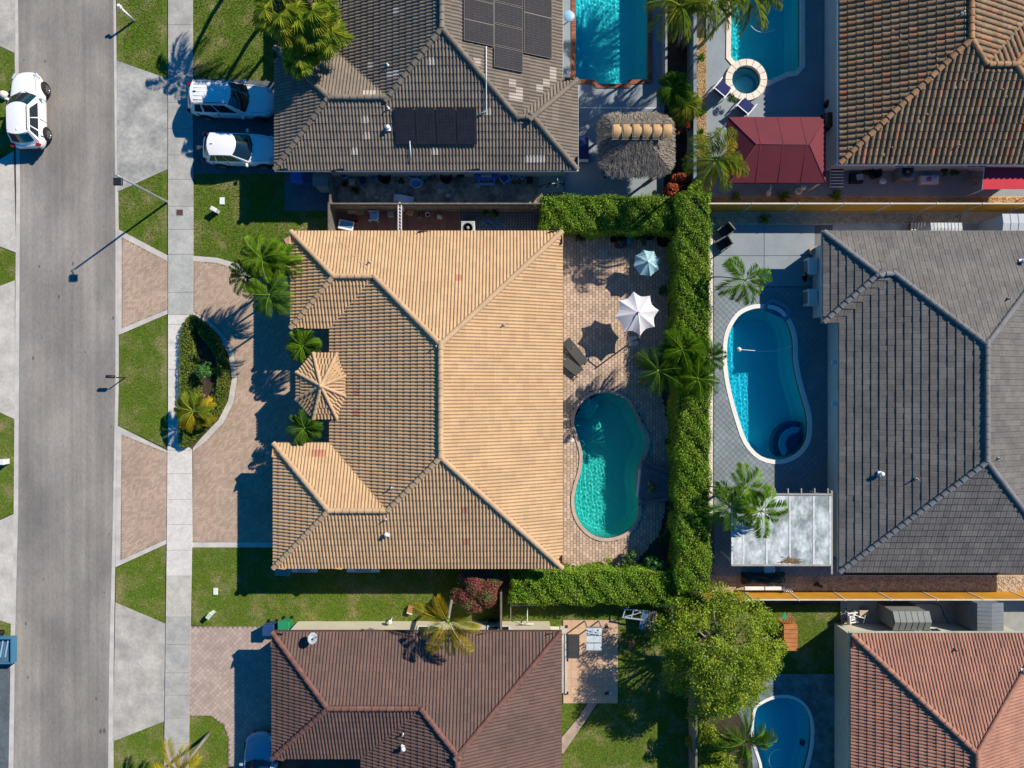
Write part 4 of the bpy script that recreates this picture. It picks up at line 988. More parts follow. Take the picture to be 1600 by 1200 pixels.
blob_plant('red_croton', 'small red croton beside the corner of the upper hedge', 'shrub', 1068, 278, 19, 1.4, M_redleaf, lumps=7, dens=1.5)
blob_plant('red_croton', 'small red croton below the thatched hut at the deck edge', 'shrub', 1052, 294, 16, 1.2, M_redleaf, lumps=6, dens=1.5)
blob_plant('topiary_ball', 'round clipped topiary ball between the two navy cushioned chairs', 'topiary', 1143, 157, 10, .9, mat('topiary_leaf', (.04, .15, .015), rnd=.3, trans=.2), lumps=5, dens=4, smin=.02, smax=.04, trunk=False)
for i, (x, y, r, h, lb) in enumerate([(1052, 690, 12, 1.3, 'dark shrub in the hedge shade right of the teal pool'), (1052, 790, 12, 1.2, 'dark shrub against the hedge below the rock planter'), (1040, 838, 14, 1.2, 'dark shrub between the teal pool and the hedge corner'), (1038, 455, 9, 1.1, 'low green shrub by the hedge beside the teal umbrella'), (905, 366, 14, .9, 'dark low shrub under the upper patio hedge'), (985, 876, 16, 1.0, 'low dark shrub left of the bright leafy shrub'), (1002, 372, 12, 1.0, 'potted dark greenery above the teal umbrella')]):
    blob_plant('garden_shrub', lb, 'shrub', x, y, r, h, M_banana, lumps=7, dens=1.0, trunk=False, seed=i)
blob_plant('potted_shrub', 'round green potted shrub standing on the lower patio', 'shrub', 950, 877, 7, .8, M_tree, lumps=5, dens=2.5, smin=.03, smax=.06, trunk=False)
blob_plant('rock_planter_shrub', 'straw coloured spiky plant on the rock planter right of the teal pool', 'shrub', 1019, 760, 12, .7, mat('straw_leaf', (.30, .25, .08), rnd=.4), lumps=5, dens=.5, smin=.05, smax=.12, trunk=False)
blob_plant('island_shrub', 'bright green shrub in the half round driveway island', 'shrub', 314, 582, 17, 1.3, mat('bright_shrub_leaf', (.06, .19, .03)), lumps=9, dens=.45, smin=.06, smax=.12)
blob_plant('groundcover_shrub', 'yellow green groundcover beside the lower gravel bed', 'shrub', 1108, 1165, 30, .9, M_tree, lumps=22, dens=1.2, smin=.04, smax=.08, trunk=False)
blob_plant('groundcover_shrub', 'yellow green bushes along the fence at the lower edge of the photo', 'shrub', 1125, 1215, 34, 1.0, M_tree, lumps=22, dens=1.2, smin=.04, smax=.08, trunk=False)
blob_plant('corner_shrub', 'green shrub at the corner of the hedge under the leaning palm', 'shrub', 1090, 300, 17, 2.3, M_hedge, lumps=9, dens=1.2)

# palms
def frond_mesh(nm, L_, m, ll=.42, e0=.7, droop=1.5, n=26, w=.03, drop=.35, sweep=.6, seed=0):
    rs = random.Random(seed); mb = MB(); pts = []; p = Vector((0, 0, 0)); e = e0; N = 12
    for i in range(N + 1): pts.append(p.copy()); p = p + Vector((math.cos(e), 0, math.sin(e))) * L_ / N; e -= droop / N * (.5 + i / N)
    mb.tube(pts, [.022 * (1 - .8 * i / N) for i in range(N + 1)], 4, sm=False)
    for i in range(n):
        t = .14 + .84 * i / (n - 1); f = t * N; k = min(int(f), N - 1); q = pts[k].lerp(pts[k + 1], f - k); d = (pts[k + 1] - pts[k]).normalized()
        l = ll * (.35 + .65 * math.sin(math.pi * min(1, t * .9 + .08)) ** .7) * rs.uniform(.85, 1.1)
        for sd in (-1, 1):
            s_ = Vector((0, sd, 0)); dr = (d * sweep + s_ * 1.0 + Vector((0, 0, -drop * rs.uniform(.3, 1.5)))).normalized(); up = d.cross(s_ * sd).normalized()
            a = q; b = q + dr * l * .5 + d * w; b2 = q + dr * l * .5 - d * w; c = q + dr * l + Vector((0, 0, -l * drop * .6))
            mb.add([a, b, c, b2], [(0, 1, 2), (0, 2, 3)])
    return mb.mesh(nm, m)
def fan_mesh(nm, m, pet=.9, R=.62, n=22, seed=0, e0=.6):
    rs = random.Random(seed); mb = MB(); q = Vector((pet * math.cos(e0), 0, pet * math.sin(e0))); mb.tube([(0, 0, 0), q], [.02, .012], 4)
    for i in range(n):
        a = -2.3 + 4.6 * i / (n - 1); l = R * (1 - .15 * abs(a) / 2.3) * rs.uniform(.9, 1.08)
        dr = Vector((math.cos(a), math.sin(a), -.15 - .25 * abs(a) / 2.3 + rs.uniform(-.08, .08))).normalized(); sd = Vector((-math.sin(a), math.cos(a), 0)) * .045
        mb.add([q, q + dr * l * .6 + sd * .8, q + dr * l + Vector((0, 0, -.22 * l * rs.uniform(.5, 1.6))), q + dr * l * .6 - sd + Vector((0, 0, .03))], [(0, 1, 2), (0, 2, 3)])
    return mb.mesh(nm, m)
FR = {}
def frs(kind, L_, m):
    k = (kind, round(L_, 1), m.name)
    if k not in FR:
        if kind == 'feather': FR[k] = [frond_mesh('frond', L_, m, ll=.40 * L_ ** .6, e0=e, droop=d, seed=i, n=30, w=.021, drop=.45, sweep=1.0) for i, (e, d) in enumerate([(.95, 2.0), (.55, 1.9), (.15, 1.5)])]
        if kind == 'thick': FR[k] = [frond_mesh('frond', L_, m, ll=.38 * L_ ** .5, e0=e, droop=d, seed=i, n=27, w=.017, drop=.7, sweep=1.1) for i, (e, d) in enumerate([(.9, 1.9), (.6, 2.2), (.2, 1.9)])]
        if kind == 'plume': FR[k] = [frond_mesh('frond', L_, m, ll=.62, e0=e, droop=d, seed=i, n=48, w=.016, drop=.28, sweep=1.1) for i, (e, d) in enumerate([(.8, 1.5), (.5, 1.5), (.15, 1.3)])]
        if kind == 'sparse': FR[k] = [frond_mesh('frond', L_, m, ll=.55 * L_ ** .5, e0=e, droop=d, seed=i, n=17, w=.046, drop=.35, sweep=1.0) for i, (e, d) in enumerate([(.8, 1.7), (.5, 1.6), (.15, 1.5)])]
        if kind == 'fan': FR[k] = [fan_mesh('frond', m, pet=L_ * .65, R=L_ * .5, seed=i, e0=e) for i, e in enumerate([1.0, .5, .0])]
    return FR[k]
def palm(label, px, py, h, L_, n, kind='feather', m=None, base=None, group=None, tr=.07, m2=None, n2=0, angs=None, name='palm_tree', seed=None, bend=.0):
    m = m or M_palm; c = G(px, py, h); b = G(*base) if base else Vector((c.x + .1, c.y - .05, 0)); b.z = 0
    rs = random.Random(int(px * 13 + py) if seed is None else seed)
    t = thing(name, label, 'palm tree', b, group=group); top = c - b
    mid = top * .5 + Vector((-top.x * .15, -top.y * .15, top.z * .08))
    P = [Vector((0, 0, 0)).lerp(mid, i / 4).lerp(mid.lerp(top, i / 4), i / 4) for i in range(5)]
    mb = MB(); mb.tube(P, [tr * 1.3, tr, tr * .9, tr * .85, tr * .9], 8); mb.build('trunk', M_trunk, t)
    mb = MB(); d = (P[4] - P[3]).normalized(); mb.tube([P[4], P[4] + d * .35], [tr * 1.05, tr * .5], 8); mb.build('crownshaft', M_palm, t)
    vs = frs(kind, L_, m); vs2 = frs(kind, L_, m2) if m2 else None
    for i in range(n):
        a = (angs[i] if angs else 2 * math.pi * (i * .381966) + rs.uniform(-.25, .25)); tier = 0 if i < n * .3 else (1 if i < n * .65 else 2)
        me = (vs2 if (vs2 and i >= n - n2) else vs)[tier]
        o = add_obj('frond', me, t, top + d * .2); o.rotation_euler = (rs.uniform(-.15, .15), rs.uniform(-.15, .12), a); s = rs.uniform(.85, 1.1); o.scale = (s, s, s)
        if vs2 and i >= n - n2 and m2 is M_palmb: o['label'] = 'dry brown frond'
    return t
g1 = 'feather palms by the front lawn of the tan house'
palm('feather palm nearest the driveway kerb, darkest and leftmost of the front cluster', 386, 433, 3.6, 1.15, 12, 'feather', M_palmd, group=g1)
palm('feather palm at the top of the front cluster beside the lawn', 412, 405, 4.4, 1.45, 14, 'feather', group=g1)
palm('feather palm touching the salmon eave in the front cluster', 441, 412, 4.0, 1.3, 13, 'feather', group=g1)
palm('feather palm at the lower end of the front cluster, drooping over the shaded drive', 424, 462, 4.2, 1.5, 14, 'feather', group=g1)
g2 = 'sago palms beside the turret'
palm('squat sago palm above the turret in the entry recess', 474, 541, 2.7, 1.15, 24, 'thick', base=(486, 545), tr=.09, group=g2, name='sago_palm')
palm('squat sago palm below the turret in the entry recess', 477, 669, 2.7, 1.2, 24, 'thick', M_palmd, base=(488, 668), tr=.09, group=g2, name='sago_palm')
palm('young yellow coconut palm in the half round driveway island', 303, 642, 1.3, 1.15, 9, 'plume', M_palmf, base=(306, 640), tr=.07, m2=M_palmy, n2=4, angs=[.0, 1.2, 2.2, 2.9, 3.6, 4.3, 5.0, 5.6, .5])
g3 = 'fan palms at the upper left house front'
for i, (x, y, h, L_, lb) in enumerate([(440, 22, 5.6, 1.75, 'yellowing fan palm leftmost over the lawn'), (487, 18, 5.4, 1.7, 'tall fan palm at the top edge of the photo over the brown roof'), (474, 48, 5.0, 1.6, 'middle fan palm of the cluster in front of the brown roof'), (508, 55, 4.9, 1.5, 'rightmost fan palm lying over the brown roof tiles'), (473, 92, 4.3, 1.35, 'lowest fan palm of the cluster above the parked cars')]):
    palm(lb, x, y, h, L_ * .87, 18, 'fan', M_palmf, base=(x + 8, y + 25), tr=.10, group=g3, name='fan_palm', m2=M_palmy if i in (0, 2) else None, n2=4)
g4 = 'sago like palms in the hedge by the tan patio'
palm('leftmost thick palm of the hedge clump, beside the teal pool', 1030, 580, 3.4, 1.65, 24, 'thick', M_palmd, base=(1046, 590), tr=.11, group=g4)
palm('topmost thick palm of the hedge clump', 1066, 547, 3.6, 1.5, 22, 'thick', base=(1062, 560), tr=.11, group=g4)
palm('lowest thick palm of the hedge clump, right of the hedge', 1089, 592, 3.6, 1.45, 22, 'thick', base=(1076, 598), tr=.11, group=g4)
palm('dark feather palm of the hedge clump reaching over the white pool rim', 1105, 558, 3.0, 1.2, 12, 'feather', M_palmd, base=(1092, 560), group=g4)
g5 = 'slender palms leaning out of the hedge over the grey deck'
palm('slender palm leaning over the deck above the oval blue pool', 1160, 437, 3.3, 1.5, 8, 'sparse', M_palm, base=(1111, 433), tr=.035, group=g5)
palm('slender palm above the white patio roof, topmost of three', 1160, 762, 3.0, 1.4, 8, 'sparse', M_palm, base=(1108, 760), tr=.035, group=g5)
palm('slender palm left of the white patio roof, middle of three', 1138, 790, 3.1, 1.45, 8, 'sparse', M_palmd, base=(1108, 768), tr=.035, group=g5)
palm('slender palm hanging over the white patio roof, rightmost of three', 1185, 800, 3.6, 1.45, 8, 'sparse', M_palm, base=(1120, 812), tr=.035, group=g5)
g6 = 'plumed palms over the upper pools'
for i, (x, y, lb, b) in enumerate([(1062, 12, 'plumed palm at the top edge left of the round spa, left one', (1060, 75)), (1112, 8, 'plumed palm at the top edge in the middle of the three', (1066, 78)), (1168, -2, 'plumed palm hanging over the turquoise pool at the top edge', (1098, 68))]):
    palm(lb, x, y, 5.2, 2.1, 18, 'thick', M_palmy if 0 else M_palmf, base=b, tr=.09, group=g6)
palm('bushy palm in front of the dark red canopy', 1116, 252, 5.4, 1.9, 17, 'feather', M_palmf, base=(1074, 292), tr=.07, m2=M_palmy, n2=4)
palm('yellow palm lying over the maroon roof edge', 700, 968, 4.6, 2.0, 8, 'plume', M_palmy, base=(708, 925), tr=.10, m2=M_palmf, n2=3, angs=[-.15, -.9, 1.95, 2.75, -2.1, -1.45, -.45, -2.6])
palm('green palm at the lower edge over the blue pool', 1162, 1158, 2.6, 2.0, 14, 'thick', M_palmd, base=(1150, 1150), tr=.09)
palm('yellow palm at the lower left corner on the lawn', 284, 1202, 3.6, 2.0, 7, 'plume', M_palmy, base=(328, 1145), tr=.1, angs=[1.85, .75, 1.3, 3.0, 4.0, 5.0, 6.0])
palm('tall palm above the photo striping the rectangular pool with shade', 1217, -223, 7.0, 2.3, 18, 'feather', M_palm, base=(1146, -82), tr=.1)
palm('second tall palm above the photo shading the rectangular pool', 1247, -271, 7.2, 2.4, 18, 'feather', M_palm, base=(1171, -122), tr=.1)
palm('third tall palm above the photo shading the rectangular pool', 1164, -143, 6.2, 2.1, 16, 'feather', M_palm, base=(1109, -31), tr=.1)
palm('tall palm just above the photo casting shade on the front lawn', 455, -60, 6.0, 2.3, 18, 'feather', M_palm, base=(455, -20), tr=.12)
palm('palm just above the photo shading the front pavement', 390, -95, 5.5, 2.2, 16, 'feather', M_palm, base=(390, -60), tr=.12)
palm('low bushy palm above the red croton by the fence', 1054, 140, 2.4, 1.25, 22, 'feather', M_palmd, base=(1050, 150), tr=.06)
palm('brighter low bushy palm just over the red croton by the fence', 1070, 163, 2.0, 1.15, 20, 'feather', M_palmf, base=(1066, 168), tr=.06)
# agaves and spiky plants
def spiky(label, px, py, r, m=M_palmd, n=26, h=.35, name='agave_plant', cat='plant'):
    c = G(px, py, h); t = thing(name, label, cat, (c.x, c.y, 0)); mb = MB(); R = r / PPM; rs = random.Random(int(px + py))
    for i in range(n):
        a = rs.uniform(0, 6.28); e = rs.uniform(.15, 1.2); l = R * rs.uniform(.75, 1.05) / max(.5, math.cos(e)) * .8; d = Vector((math.cos(a) * math.cos(e), math.sin(a) * math.cos(e), math.sin(e))); s_ = Vector((-math.sin(a), math.cos(a), 0)) * .035
        mb.add([s_ + Vector((0, 0, .05)), -s_ + Vector((0, 0, .05)), d * l * .6 - s_ + Vector((0, 0, .05)), d * l + Vector((0, 0, -.1 * l)), d * l * .6 + s_ + Vector((0, 0, .05))], [(0, 1, 2, 3, 4)])
    mb.build('leaf_rosette', m, t); return t
for x, y, r, lb in ((1225, 306, 15, 'dark agave under the red canopy'), (1306, 305, 16, 'dark agave beside the striped lounge chair'), (1196, 341, 13, 'dark agave in the gravel above the blue pool deck'), (1097, 88, 10, 'spiky plant in the orange gravel near the spa'), (1097, 172, 12, 'spiky plant in the orange gravel left of the chairs'), (1150, 307, 12, 'dark spiky plant at the left end of the fence gravel'), (1095, 205, 9, 'small spiky plant in orange gravel above the palm')):
    spiky(lb, x, y, r)

for i, (x, y, r, h, lb) in enumerate([(332, 548, 9, .35, 'low green plants at the top of the driveway island bed'), (338, 580, 10, .4, 'low green plants on the right side of the island bed'), (334, 612, 9, .35, 'low green plants in the lower part of the island bed')]):
    blob_plant('garden_shrub', lb, 'shrub', x, y, r, h, M_banana if i != 1 else M_hedge, lumps=7, dens=.7, smin=.03, smax=.08, trunk=False, seed=30 + i, zmin=.05)
# ---------------------------------------------------------------- cars
def car_paint(name, col):
    m = bpy.data.materials.new(name); m.use_nodes = True; b = m.node_tree.nodes['Principled BSDF']; b.inputs['Base Color'].default_value = (*col, 1); b.inputs['Roughness'].default_value = .3; b.inputs['Coat Weight'].default_value = .8; b.inputs['Coat Roughness'].default_value = .05
    return m
CP_w = car_paint('white_car_paint', (.80, .80, .79)); CP_b = car_paint('blue_grey_car_paint', (.26, .36, .45)); M_carglass = mat('tinted_car_glass', (.008, .02, .03), var=.1, rough=.04, spec=.9); M_rim = mat('alloy_rim', (.38, .38, .39), var=.1, rough=.35, metal=.8)
M_tail = mat('red_lamp_lens', (.35, .01, .01), var=.1, rough=.2); M_lamp = mat('clear_lamp_lens', (.6, .62, .65), var=.1, rough=.12, spec=.8)
def make_car(label, cat, px, py, rz, paint, L_=4.7, W_=1.9, H_=1.65, rails=True, ribs=False, loc=None):
    c = loc or G(px, py); t = thing('parked_car', label, cat, (c.x, c.y, LZ * .6), rz)
    hl, hw, bz = L_ / 2, W_ / 2, .98
    # body: stations along the length; hood forward (+x)
    st = [(-hl, .58, .80, .45), (-hl + .07, .78, .92, .34), (-hl + .28, .92, 1.02, .26), (-hl + .7, 1, 1.03, .22), (-.3, 1, 1.0, .22), (hl - 1.75, 1, .99, .22), (hl - 1.2, .985, .97, .22), (hl - .6, .93, .90, .24), (hl - .24, .78, .80, .27), (hl - .06, .56, .68, .34), (hl, .36, .58, .42)]
    P = []
    for x, wf, zt, zb in st:
        w_ = hw * wf; row = [(x, -w_ * .86, zb), (x, -w_ * .98, zb + .12), (x, -w_, (zb + zt) / 2), (x, -w_ * .965, zt - .1), (x, -w_ * .88, zt - .01), (x, -w_ * .5, zt + .035), (x, 0, zt + .05)]
        P.append(row + [(a, -b, d) for a, b, d in row[:-1][::-1]])
    mb = MB(); mb.grid(P); n = len(P[0]); mb.add(P[0], [tuple(range(n))]); mb.add(P[-1], [tuple(range(n))[::-1]]); b = mb.build('body', paint, t)
    sd = b.modifiers.new('smooth', 'SUBSURF'); sd.levels = 1; sd.render_levels = 2
    # cabin shell
    xa, xb, xc, xd = hl - 1.35, hl - 2.15, -hl + .55, -hl + .12
    wb, wt = hw * .90, hw * .70
    def lerp(a, b_, u): return a + (b_ - a) * u
    def pt(u, v, s_):   # s_: along 0 front..1 rear, v: 0 belt..1 roof
        return (lerp(lerp(xa, xd, s_), lerp(xb, xc, s_), v), u * lerp(wb, wt, v), lerp(.95, H_, v))
    mb = MB()
    roof = [[(lerp(xb, xc, i / 8) - .24 * (abs(j - 4) / 4) ** 2 * (1 - i / 8) + .16 * (abs(j - 4) / 4) ** 2 * (i / 8), wt * (j - 4) / 4, H_ + .045 * (1 - ((j - 4) / 4) ** 2) + .03 * math.sin(math.pi * i / 8)) for j in range(9)] for i in range(9)]
    mb.grid(roof); mb.build('roof_panel', paint, t)
    def panel(fu, name, m, off, u0, u1, v0, v1, nu=6, nv=4):
        mb = MB(); mb.grid([[Vector(fu(lerp(u0, u1, i / nu), lerp(v0, v1, j / nv))) + Vector(off) for j in range(nv + 1)] for i in range(nu + 1)]); return mb.build(name, m, t)
    F = lambda u, v: (lerp(xa, xb, v) - .24 * u * u, u * lerp(wb, wt, v), lerp(.96, H_, v) + .02 * (1 - u * u))
    B = lambda u, v: (lerp(xd, xc, v) + .16 * u * u, u * lerp(wb * .96, wt, v), lerp(1.0, H_, v))
    def Sd(sg): return lambda u, v: (lerp(lerp(xa - .24, xd + .16, u), lerp(xb - .24, xc + .16, u), v), sg * lerp(wb, wt, v) , lerp(.96, H_, v))
    panel(F, 'windscreen_frame', paint, (0, 0, 0), -1, 1, 0, 1); panel(B, 'tailgate_frame', paint, (0, 0, 0), -1, 1, 0, 1)
    panel(F, 'windscreen', M_carglass, (.012, 0, .012), -.93, .93, .04, .97); panel(B, 'rear_window', M_carglass, (-.014, 0, .012), -.86, .86, .22, .93)
    for sg in (-1, 1):
        f = Sd(sg); panel(f, 'cabin_side', paint, (0, 0, 0), 0, 1, 0, 1)
        for u0, u1 in ((.12, .45), (.48, .74), (.78, .93)): panel(f, 'side_window', M_carglass, (0, sg * .014, .004), u0, u1, .10, .90, 3, 2)
        MB().cbox((xa - .35, sg * (hw + .09), .98), (.13, .20, .14), bev=.04).build('wing_mirror', paint, t)
        if rails: MB().tube([(xb - .2, sg * wt * .92, H_ + .03), (xb - .3, sg * wt * .92, H_ + .08), (xc + .3, sg * wt * .92, H_ + .08), (xc + .2, sg * wt * .92, H_ + .03)], .018, 6).build('roof_rail', M_dark, t)
        MB().cbox((hl - .34, sg * hw * .68, .78), (.34, .26, .12), rz=-sg * .5, bev=.03).build('headlight', M_lamp, t)
        MB().cbox((-hl + .14, sg * hw * .80, .96), (.18, .22, .16), rz=sg * .4, bev=.03).build('tail_light', M_tail, t)
        for x in (hl - .92, -hl + .95):
            w_ = bpy.data.objects.new('wheel', None); link(w_, t); w_.location = (x, sg * (hw - .09), .35)
            mb = MB(); mb.M = Matrix.Rotation(-sg * math.pi / 2, 4, 'X'); mb.lathe([(.22, -.11), (.33, -.11), (.36, -.06), (.36, .08), (.33, .12), (.25, .13)], n=24, caps=False); mb.build('tyre', M_black, w_)
            mb = MB(); mb.M = Matrix.Rotation(-sg * math.pi / 2, 4, 'X'); mb.lathe([(.25, .10), (.245, .125), (.225, .12), (.22, .06), (.0, .05)], n=24, caps=False)
            for k in range(7): a = 2 * math.pi * k / 7; mb.beam((.03 * math.cos(a), .03 * math.sin(a), .105), (.235 * math.cos(a), .235 * math.sin(a), .115), .045, .03)
            mb.build('rim', M_rim, w_)
            arch = MB(); arch.M = Matrix.Translation((x, sg * (hw - .2), .36)) @ Matrix.Rotation(-sg * math.pi / 2, 4, 'X'); arch.lathe([(.40, -.02), (.42, .188), (.40, .192)], n=24); arch.build('wheel_arch', M_dark, t)
    if ribs:
        for i in range(5):
            y = (i - 2) * wt * .33
            for x0, x1 in ((xc + .25, xc + 1.0), (xc + 1.15, xc + 1.9)): MB().cbox(((x0 + x1) / 2, y, H_ + .065), (x1 - x0, .05, .03), bev=.01).build('roof_rib', paint, t)
    for sg in (-1, 1):      # door gaps and bonnet seams
        for x in (xa - .32, (xa + xd) / 2 - .05, xd + .55): MB().box(x - .008, x + .008, min(sg * hw * .955, sg * (hw * 1.004)), max(sg * hw * .955, sg * (hw * 1.004)), .36, .95).build('door_gap', M_dark, t)
        MB().tube([(xa + .02, sg * hw * .80, 1.0), (hl - .55, sg * hw * .74, .94), (hl - .2, sg * hw * .5, .83)], .007, 4).build('bonnet_seam', M_dark, t)
        MB().tube([(xa + .04, sg * .1, 1.03), (xa - .22, sg * .62, 1.07)], .012, 4).build('wiper', M_dark, t)
    MB().cbox((xc + .3, 0, H_ + .09), (.16, .05, .07), bev=.02).build('antenna_fin', paint if not ribs else M_dark, t)
    MB().cbox((-hl + .01, 0, .60), (.05, W_ * .7, .2), bev=.01).build('rear_bumper', M_dark, t)
    MB().cbox((hl - .03, 0, .48), (.05, W_ * .5, .16), bev=.01).build('grille', M_dark, t)
    return t
make_car('white car parked by the far kerb of the road, nose towards the top', 'car', 44, 183, math.pi / 2 + .03, CP_w, 4.55, 1.85, 1.58, loc=G(57, 180))
make_car('long white SUV with ribbed roof on the grey driveway, nearer the lawn', 'car', 0, 0, -.04, CP_w, 5.05, 1.95, 1.75, ribs=True, loc=G(370, 165))
make_car('smaller white car with plain roof on the grey driveway below the long SUV', 'car', 0, 0, -.02, CP_w, 4.35, 1.85, 1.55, loc=G(384, 240), rails=False)
make_car('blue grey car on the pink paved drive at the lower edge of the photo', 'car', 0, 0, math.pi / 2, CP_b, 4.8, 1.88, 1.5, loc=G(414, 1198), rails=False)

# ---------------------------------------------------------------- street furniture and yard things
t = thing('street_lamp', 'tall street lamp beside the pavement with its arm over the verge', 'street lamp', G(262, 316))
b0 = G(262, 316); top = G(185, 284, 5.4); tp = top - b0; base_top = Vector((0.0, 0.0, 5.1))
MB().tube([(0, 0, 0), (0, 0, .25), (0, 0, 5.2)], [.10, .07, .05], 10).build('pole', M_metal, t)
MB().tube([(0, 0, 5.15), (-.10, .02, 5.3), (tp.x + .15, tp.y * 1.0, 5.42)], .03, 8).build('arm', M_metal, t)
MB().cbox((tp.x, tp.y, 5.44), (.46, .40, .12), bev=.03).build('lamp_head', M_dark, t)
t = thing('mailbox_post', 'white L shaped post by the kerb at the upper left', 'post', G(210, 33))
MB().tube([(0, 0, 0), (0, 0, 1.35)], .07, 8).build('post', M_white, t); 
e = G(186, 8, 1.45) - G(210, 33); MB().beam((0, 0, 1.35), (e.x * .55, e.y, 1.4), .12, .10).beam((e.x * .55, e.y, 1.4), (e.x - .1, e.y - .02, 1.42), .14, .16).build('arm', M_white, t)
t = thing('mailbox', 'dark mailbox on a thin post beside the kerb', 'mailbox', G(196, 590))
MB().tube([(0, 0, 0), (0, 0, .95)], .035, 8).build('post', M_dark, t)
mb = MB(); mb.M = Matrix.Translation((-.28, .05, 1.05)) @ Matrix.Rotation(math.pi / 2, 4, 'Y'); mb.lathe([(.001, -.26), (.09, -.25), (.10, -.2), (.10, .22), (.001, .25)], n=12, sx=1, sy=1); mb.build('box', M_dark, t)
def simple(name, label, cat, px, py, h, parts, group=None, rz=0):
    """parts: list of (part name, material, MB builder)"""
    c = G(px, py, h); t = thing(name, label, cat, (c.x, c.y, 0), rz, group)
    for nm, m, f in parts:
        mb = MB(); f(mb); mb.build(nm, m, t)
    return t
def lid_box(w_, d_, h_, m1, m2, name, label, cat, px, py, rz=0, group=None):
    return simple(name, label, cat, px, py, h_, [('body', m1, lambda b: b.cbox((0, 0, h_ * .45), (w_, d_, h_ * .9), bev=.02)), ('lid', m2, lambda b: b.cbox((0, 0, h_ * .95), (w_ * 1.06, d_ * 1.06, h_ * .1), bev=.02))], rz=rz, group=group)
def plast(name, c, rough=.45): return mat(name, c, var=.06, rough=rough)
Pblue = plast('blue_plastic', (.03, .13, .48)); Pgreen = plast('green_plastic', (.02, .25, .10)); Pred = plast('red_plastic', (.45, .03, .02)); Plb = plast('light_blue_plastic', (.28, .48, .72)); Pwh = plast('white_plastic', (.72, .73, .74)); Pgr = plast('grey_plastic', (.25, .26, .27)); Ppink = plast('pink_plastic', (.6, .12, .25)); Pbe = plast('beige_plastic', (.50, .42, .30)); Pteal = plast('teal_plastic', (.05, .25, .24)); Pnavy = mat('navy_cushion', (.015, .025, .13), var=.1, rough=.9); Pclay = plast('clay', (.42, .24, .13), .9); Pblk = plast('black_plastic', (.012, .012, .013)); Ppurp = plast('purple_plastic', (.12, .07, .22))
def wheelie(label, m, px, py, rz=0):
    t = simple('wheelie_bin', label, 'rubbish bin', px, py, 1.0, [('body', m, lambda b: b.add([(x * s, y * s * .9, z) for z, s in ((.08, .24), (.98, .32)) for x, y in ((-1, -1), (1, -1), (1, 1), (-1, 1))], [(3, 2, 1, 0), (4, 5, 6, 7), (0, 1, 5, 4), (1, 2, 6, 5), (2, 3, 7, 6), (3, 0, 4, 7)])), ('lid', m, lambda b: b.cbox((0, 0, 1.02), (.68, .66, .07), bev=.03)), ('handle', m, lambda b: b.tube([(-.2, .34, .98), (-.2, .39, .99), (.2, .39, .99), (.2, .34, .98)], .015, 6))], rz=rz)
    for x in (-.24, .24): mb = MB(); mb.M = Matrix.Translation((x, .28, .1)) @ Matrix.Rotation(math.pi / 2, 4, 'Y'); mb.lathe([(.02, -.03), (.1, -.03), (.1, .03), (.02, .03)], n=12); mb.build('wheel', M_black, t)
    return t
wheelie('blue wheelie bin at the corner of the maroon roofed house', plast('navy_bin', (.02, .06, .16)), 419, 985); wheelie('green wheelie bin right of the blue one', Pgreen, 443, 980)
wheelie('bright blue bin in the shade under the brown tiled roof', Pblue, 464, 276); wheelie('darker navy bin beside the bright blue bin', plast('navy_bin', (.02, .06, .16)), 482, 279)
# utility boxes on the lawns
simple('water_meter_cover', 'small white square cover in the upper front lawn', 'cover', 347, 314, .05, [('lid', Pwh, lambda b: b.cbox((0, 0, .05), (.28, .42, .08), bev=.01))])
simple('utility_pedestal', 'white leaning utility pedestal in the upper front lawn', 'utility box', 334, 327, .5, [('body', Pwh, lambda b: b.cbox((0, 0, .28), (.34, .2, .5), rz=-.5, bev=.05)), ('cap', Pwh, lambda b: b.cbox((0, 0, .55), (.40, .24, .06), rz=-.5, bev=.02))])
simple('water_meter_cover', 'small white cover in the lower front lawn', 'cover', 337, 924, .05, [('lid', Pwh, lambda b: b.cbox((0, 0, .05), (.26, .40, .08), bev=.01))])
simple('utility_pedestal', 'pale green utility pedestal above the pink paved drive', 'utility box', 326, 963, .6, [('body', plast('pale_green_metal', (.5, .62, .5)), lambda b: b.cbox((0, 0, .28), (.34, .2, .55), rz=.9, bev=.05)), ('cap', plast('pale_green_metal', (.5, .62, .5)), lambda b: b.cbox((0, 0, .57), (.4, .25, .06), rz=.9, bev=.02))])
simple('manhole_cover', 'brown square hatch in the pavement slab by the street lamp', 'manhole cover', 281, 332, .11, [('frame', M_concdirty, lambda b: b.cbox((0, 0, .115), (.46, .42, .015))), ('plate', mat('rusty_plate', (.10, .05, .045), var=.15, scale=12), lambda b: b.cbox((0, 0, .122), (.38, .34, .02)))])
simple('door_mat', 'pink square stepping slab at the corner of the tan roofed house', 'slab', 450, 376, .05, [('slab', mat('pink_slab', (.45, .25, .2)), lambda b: b.cbox((0, 0, .04), (.4, .4, .06), rz=.5, bev=.01))])
simple('white_pedestal', 'white box in the grass at the left edge of the photo', 'box', 3, 722, .5, [('body', Pwh, lambda b: b.cbox((0, 0, .25), (.22, .3, .5), bev=.03)), ('cap', Pwh, lambda b: b.cbox((0, 0, .52), (.26, .34, .05), bev=.02))])
simple('garden_rock', 'cream boulder by the parked white car at the left edge', 'rock', 2, 146, .4, [('stone', M_cops, lambda b: b.lathe([(.18, 0), (.26, .15), (.22, .32), (.05, .4)], n=9, sx=1.1))])
c = G(0, 1018, 1.0); t = thing('trailer', 'blue open utility trailer at the left edge beside the dark driveway', 'trailer', (c.x - .6, c.y, 0)); MB().box(-1.2, 1.15, -.75, .7, .45, .52).build('bed', mat('trailer_bed', (.08, .16, .22), var=.2, scale=4), t)
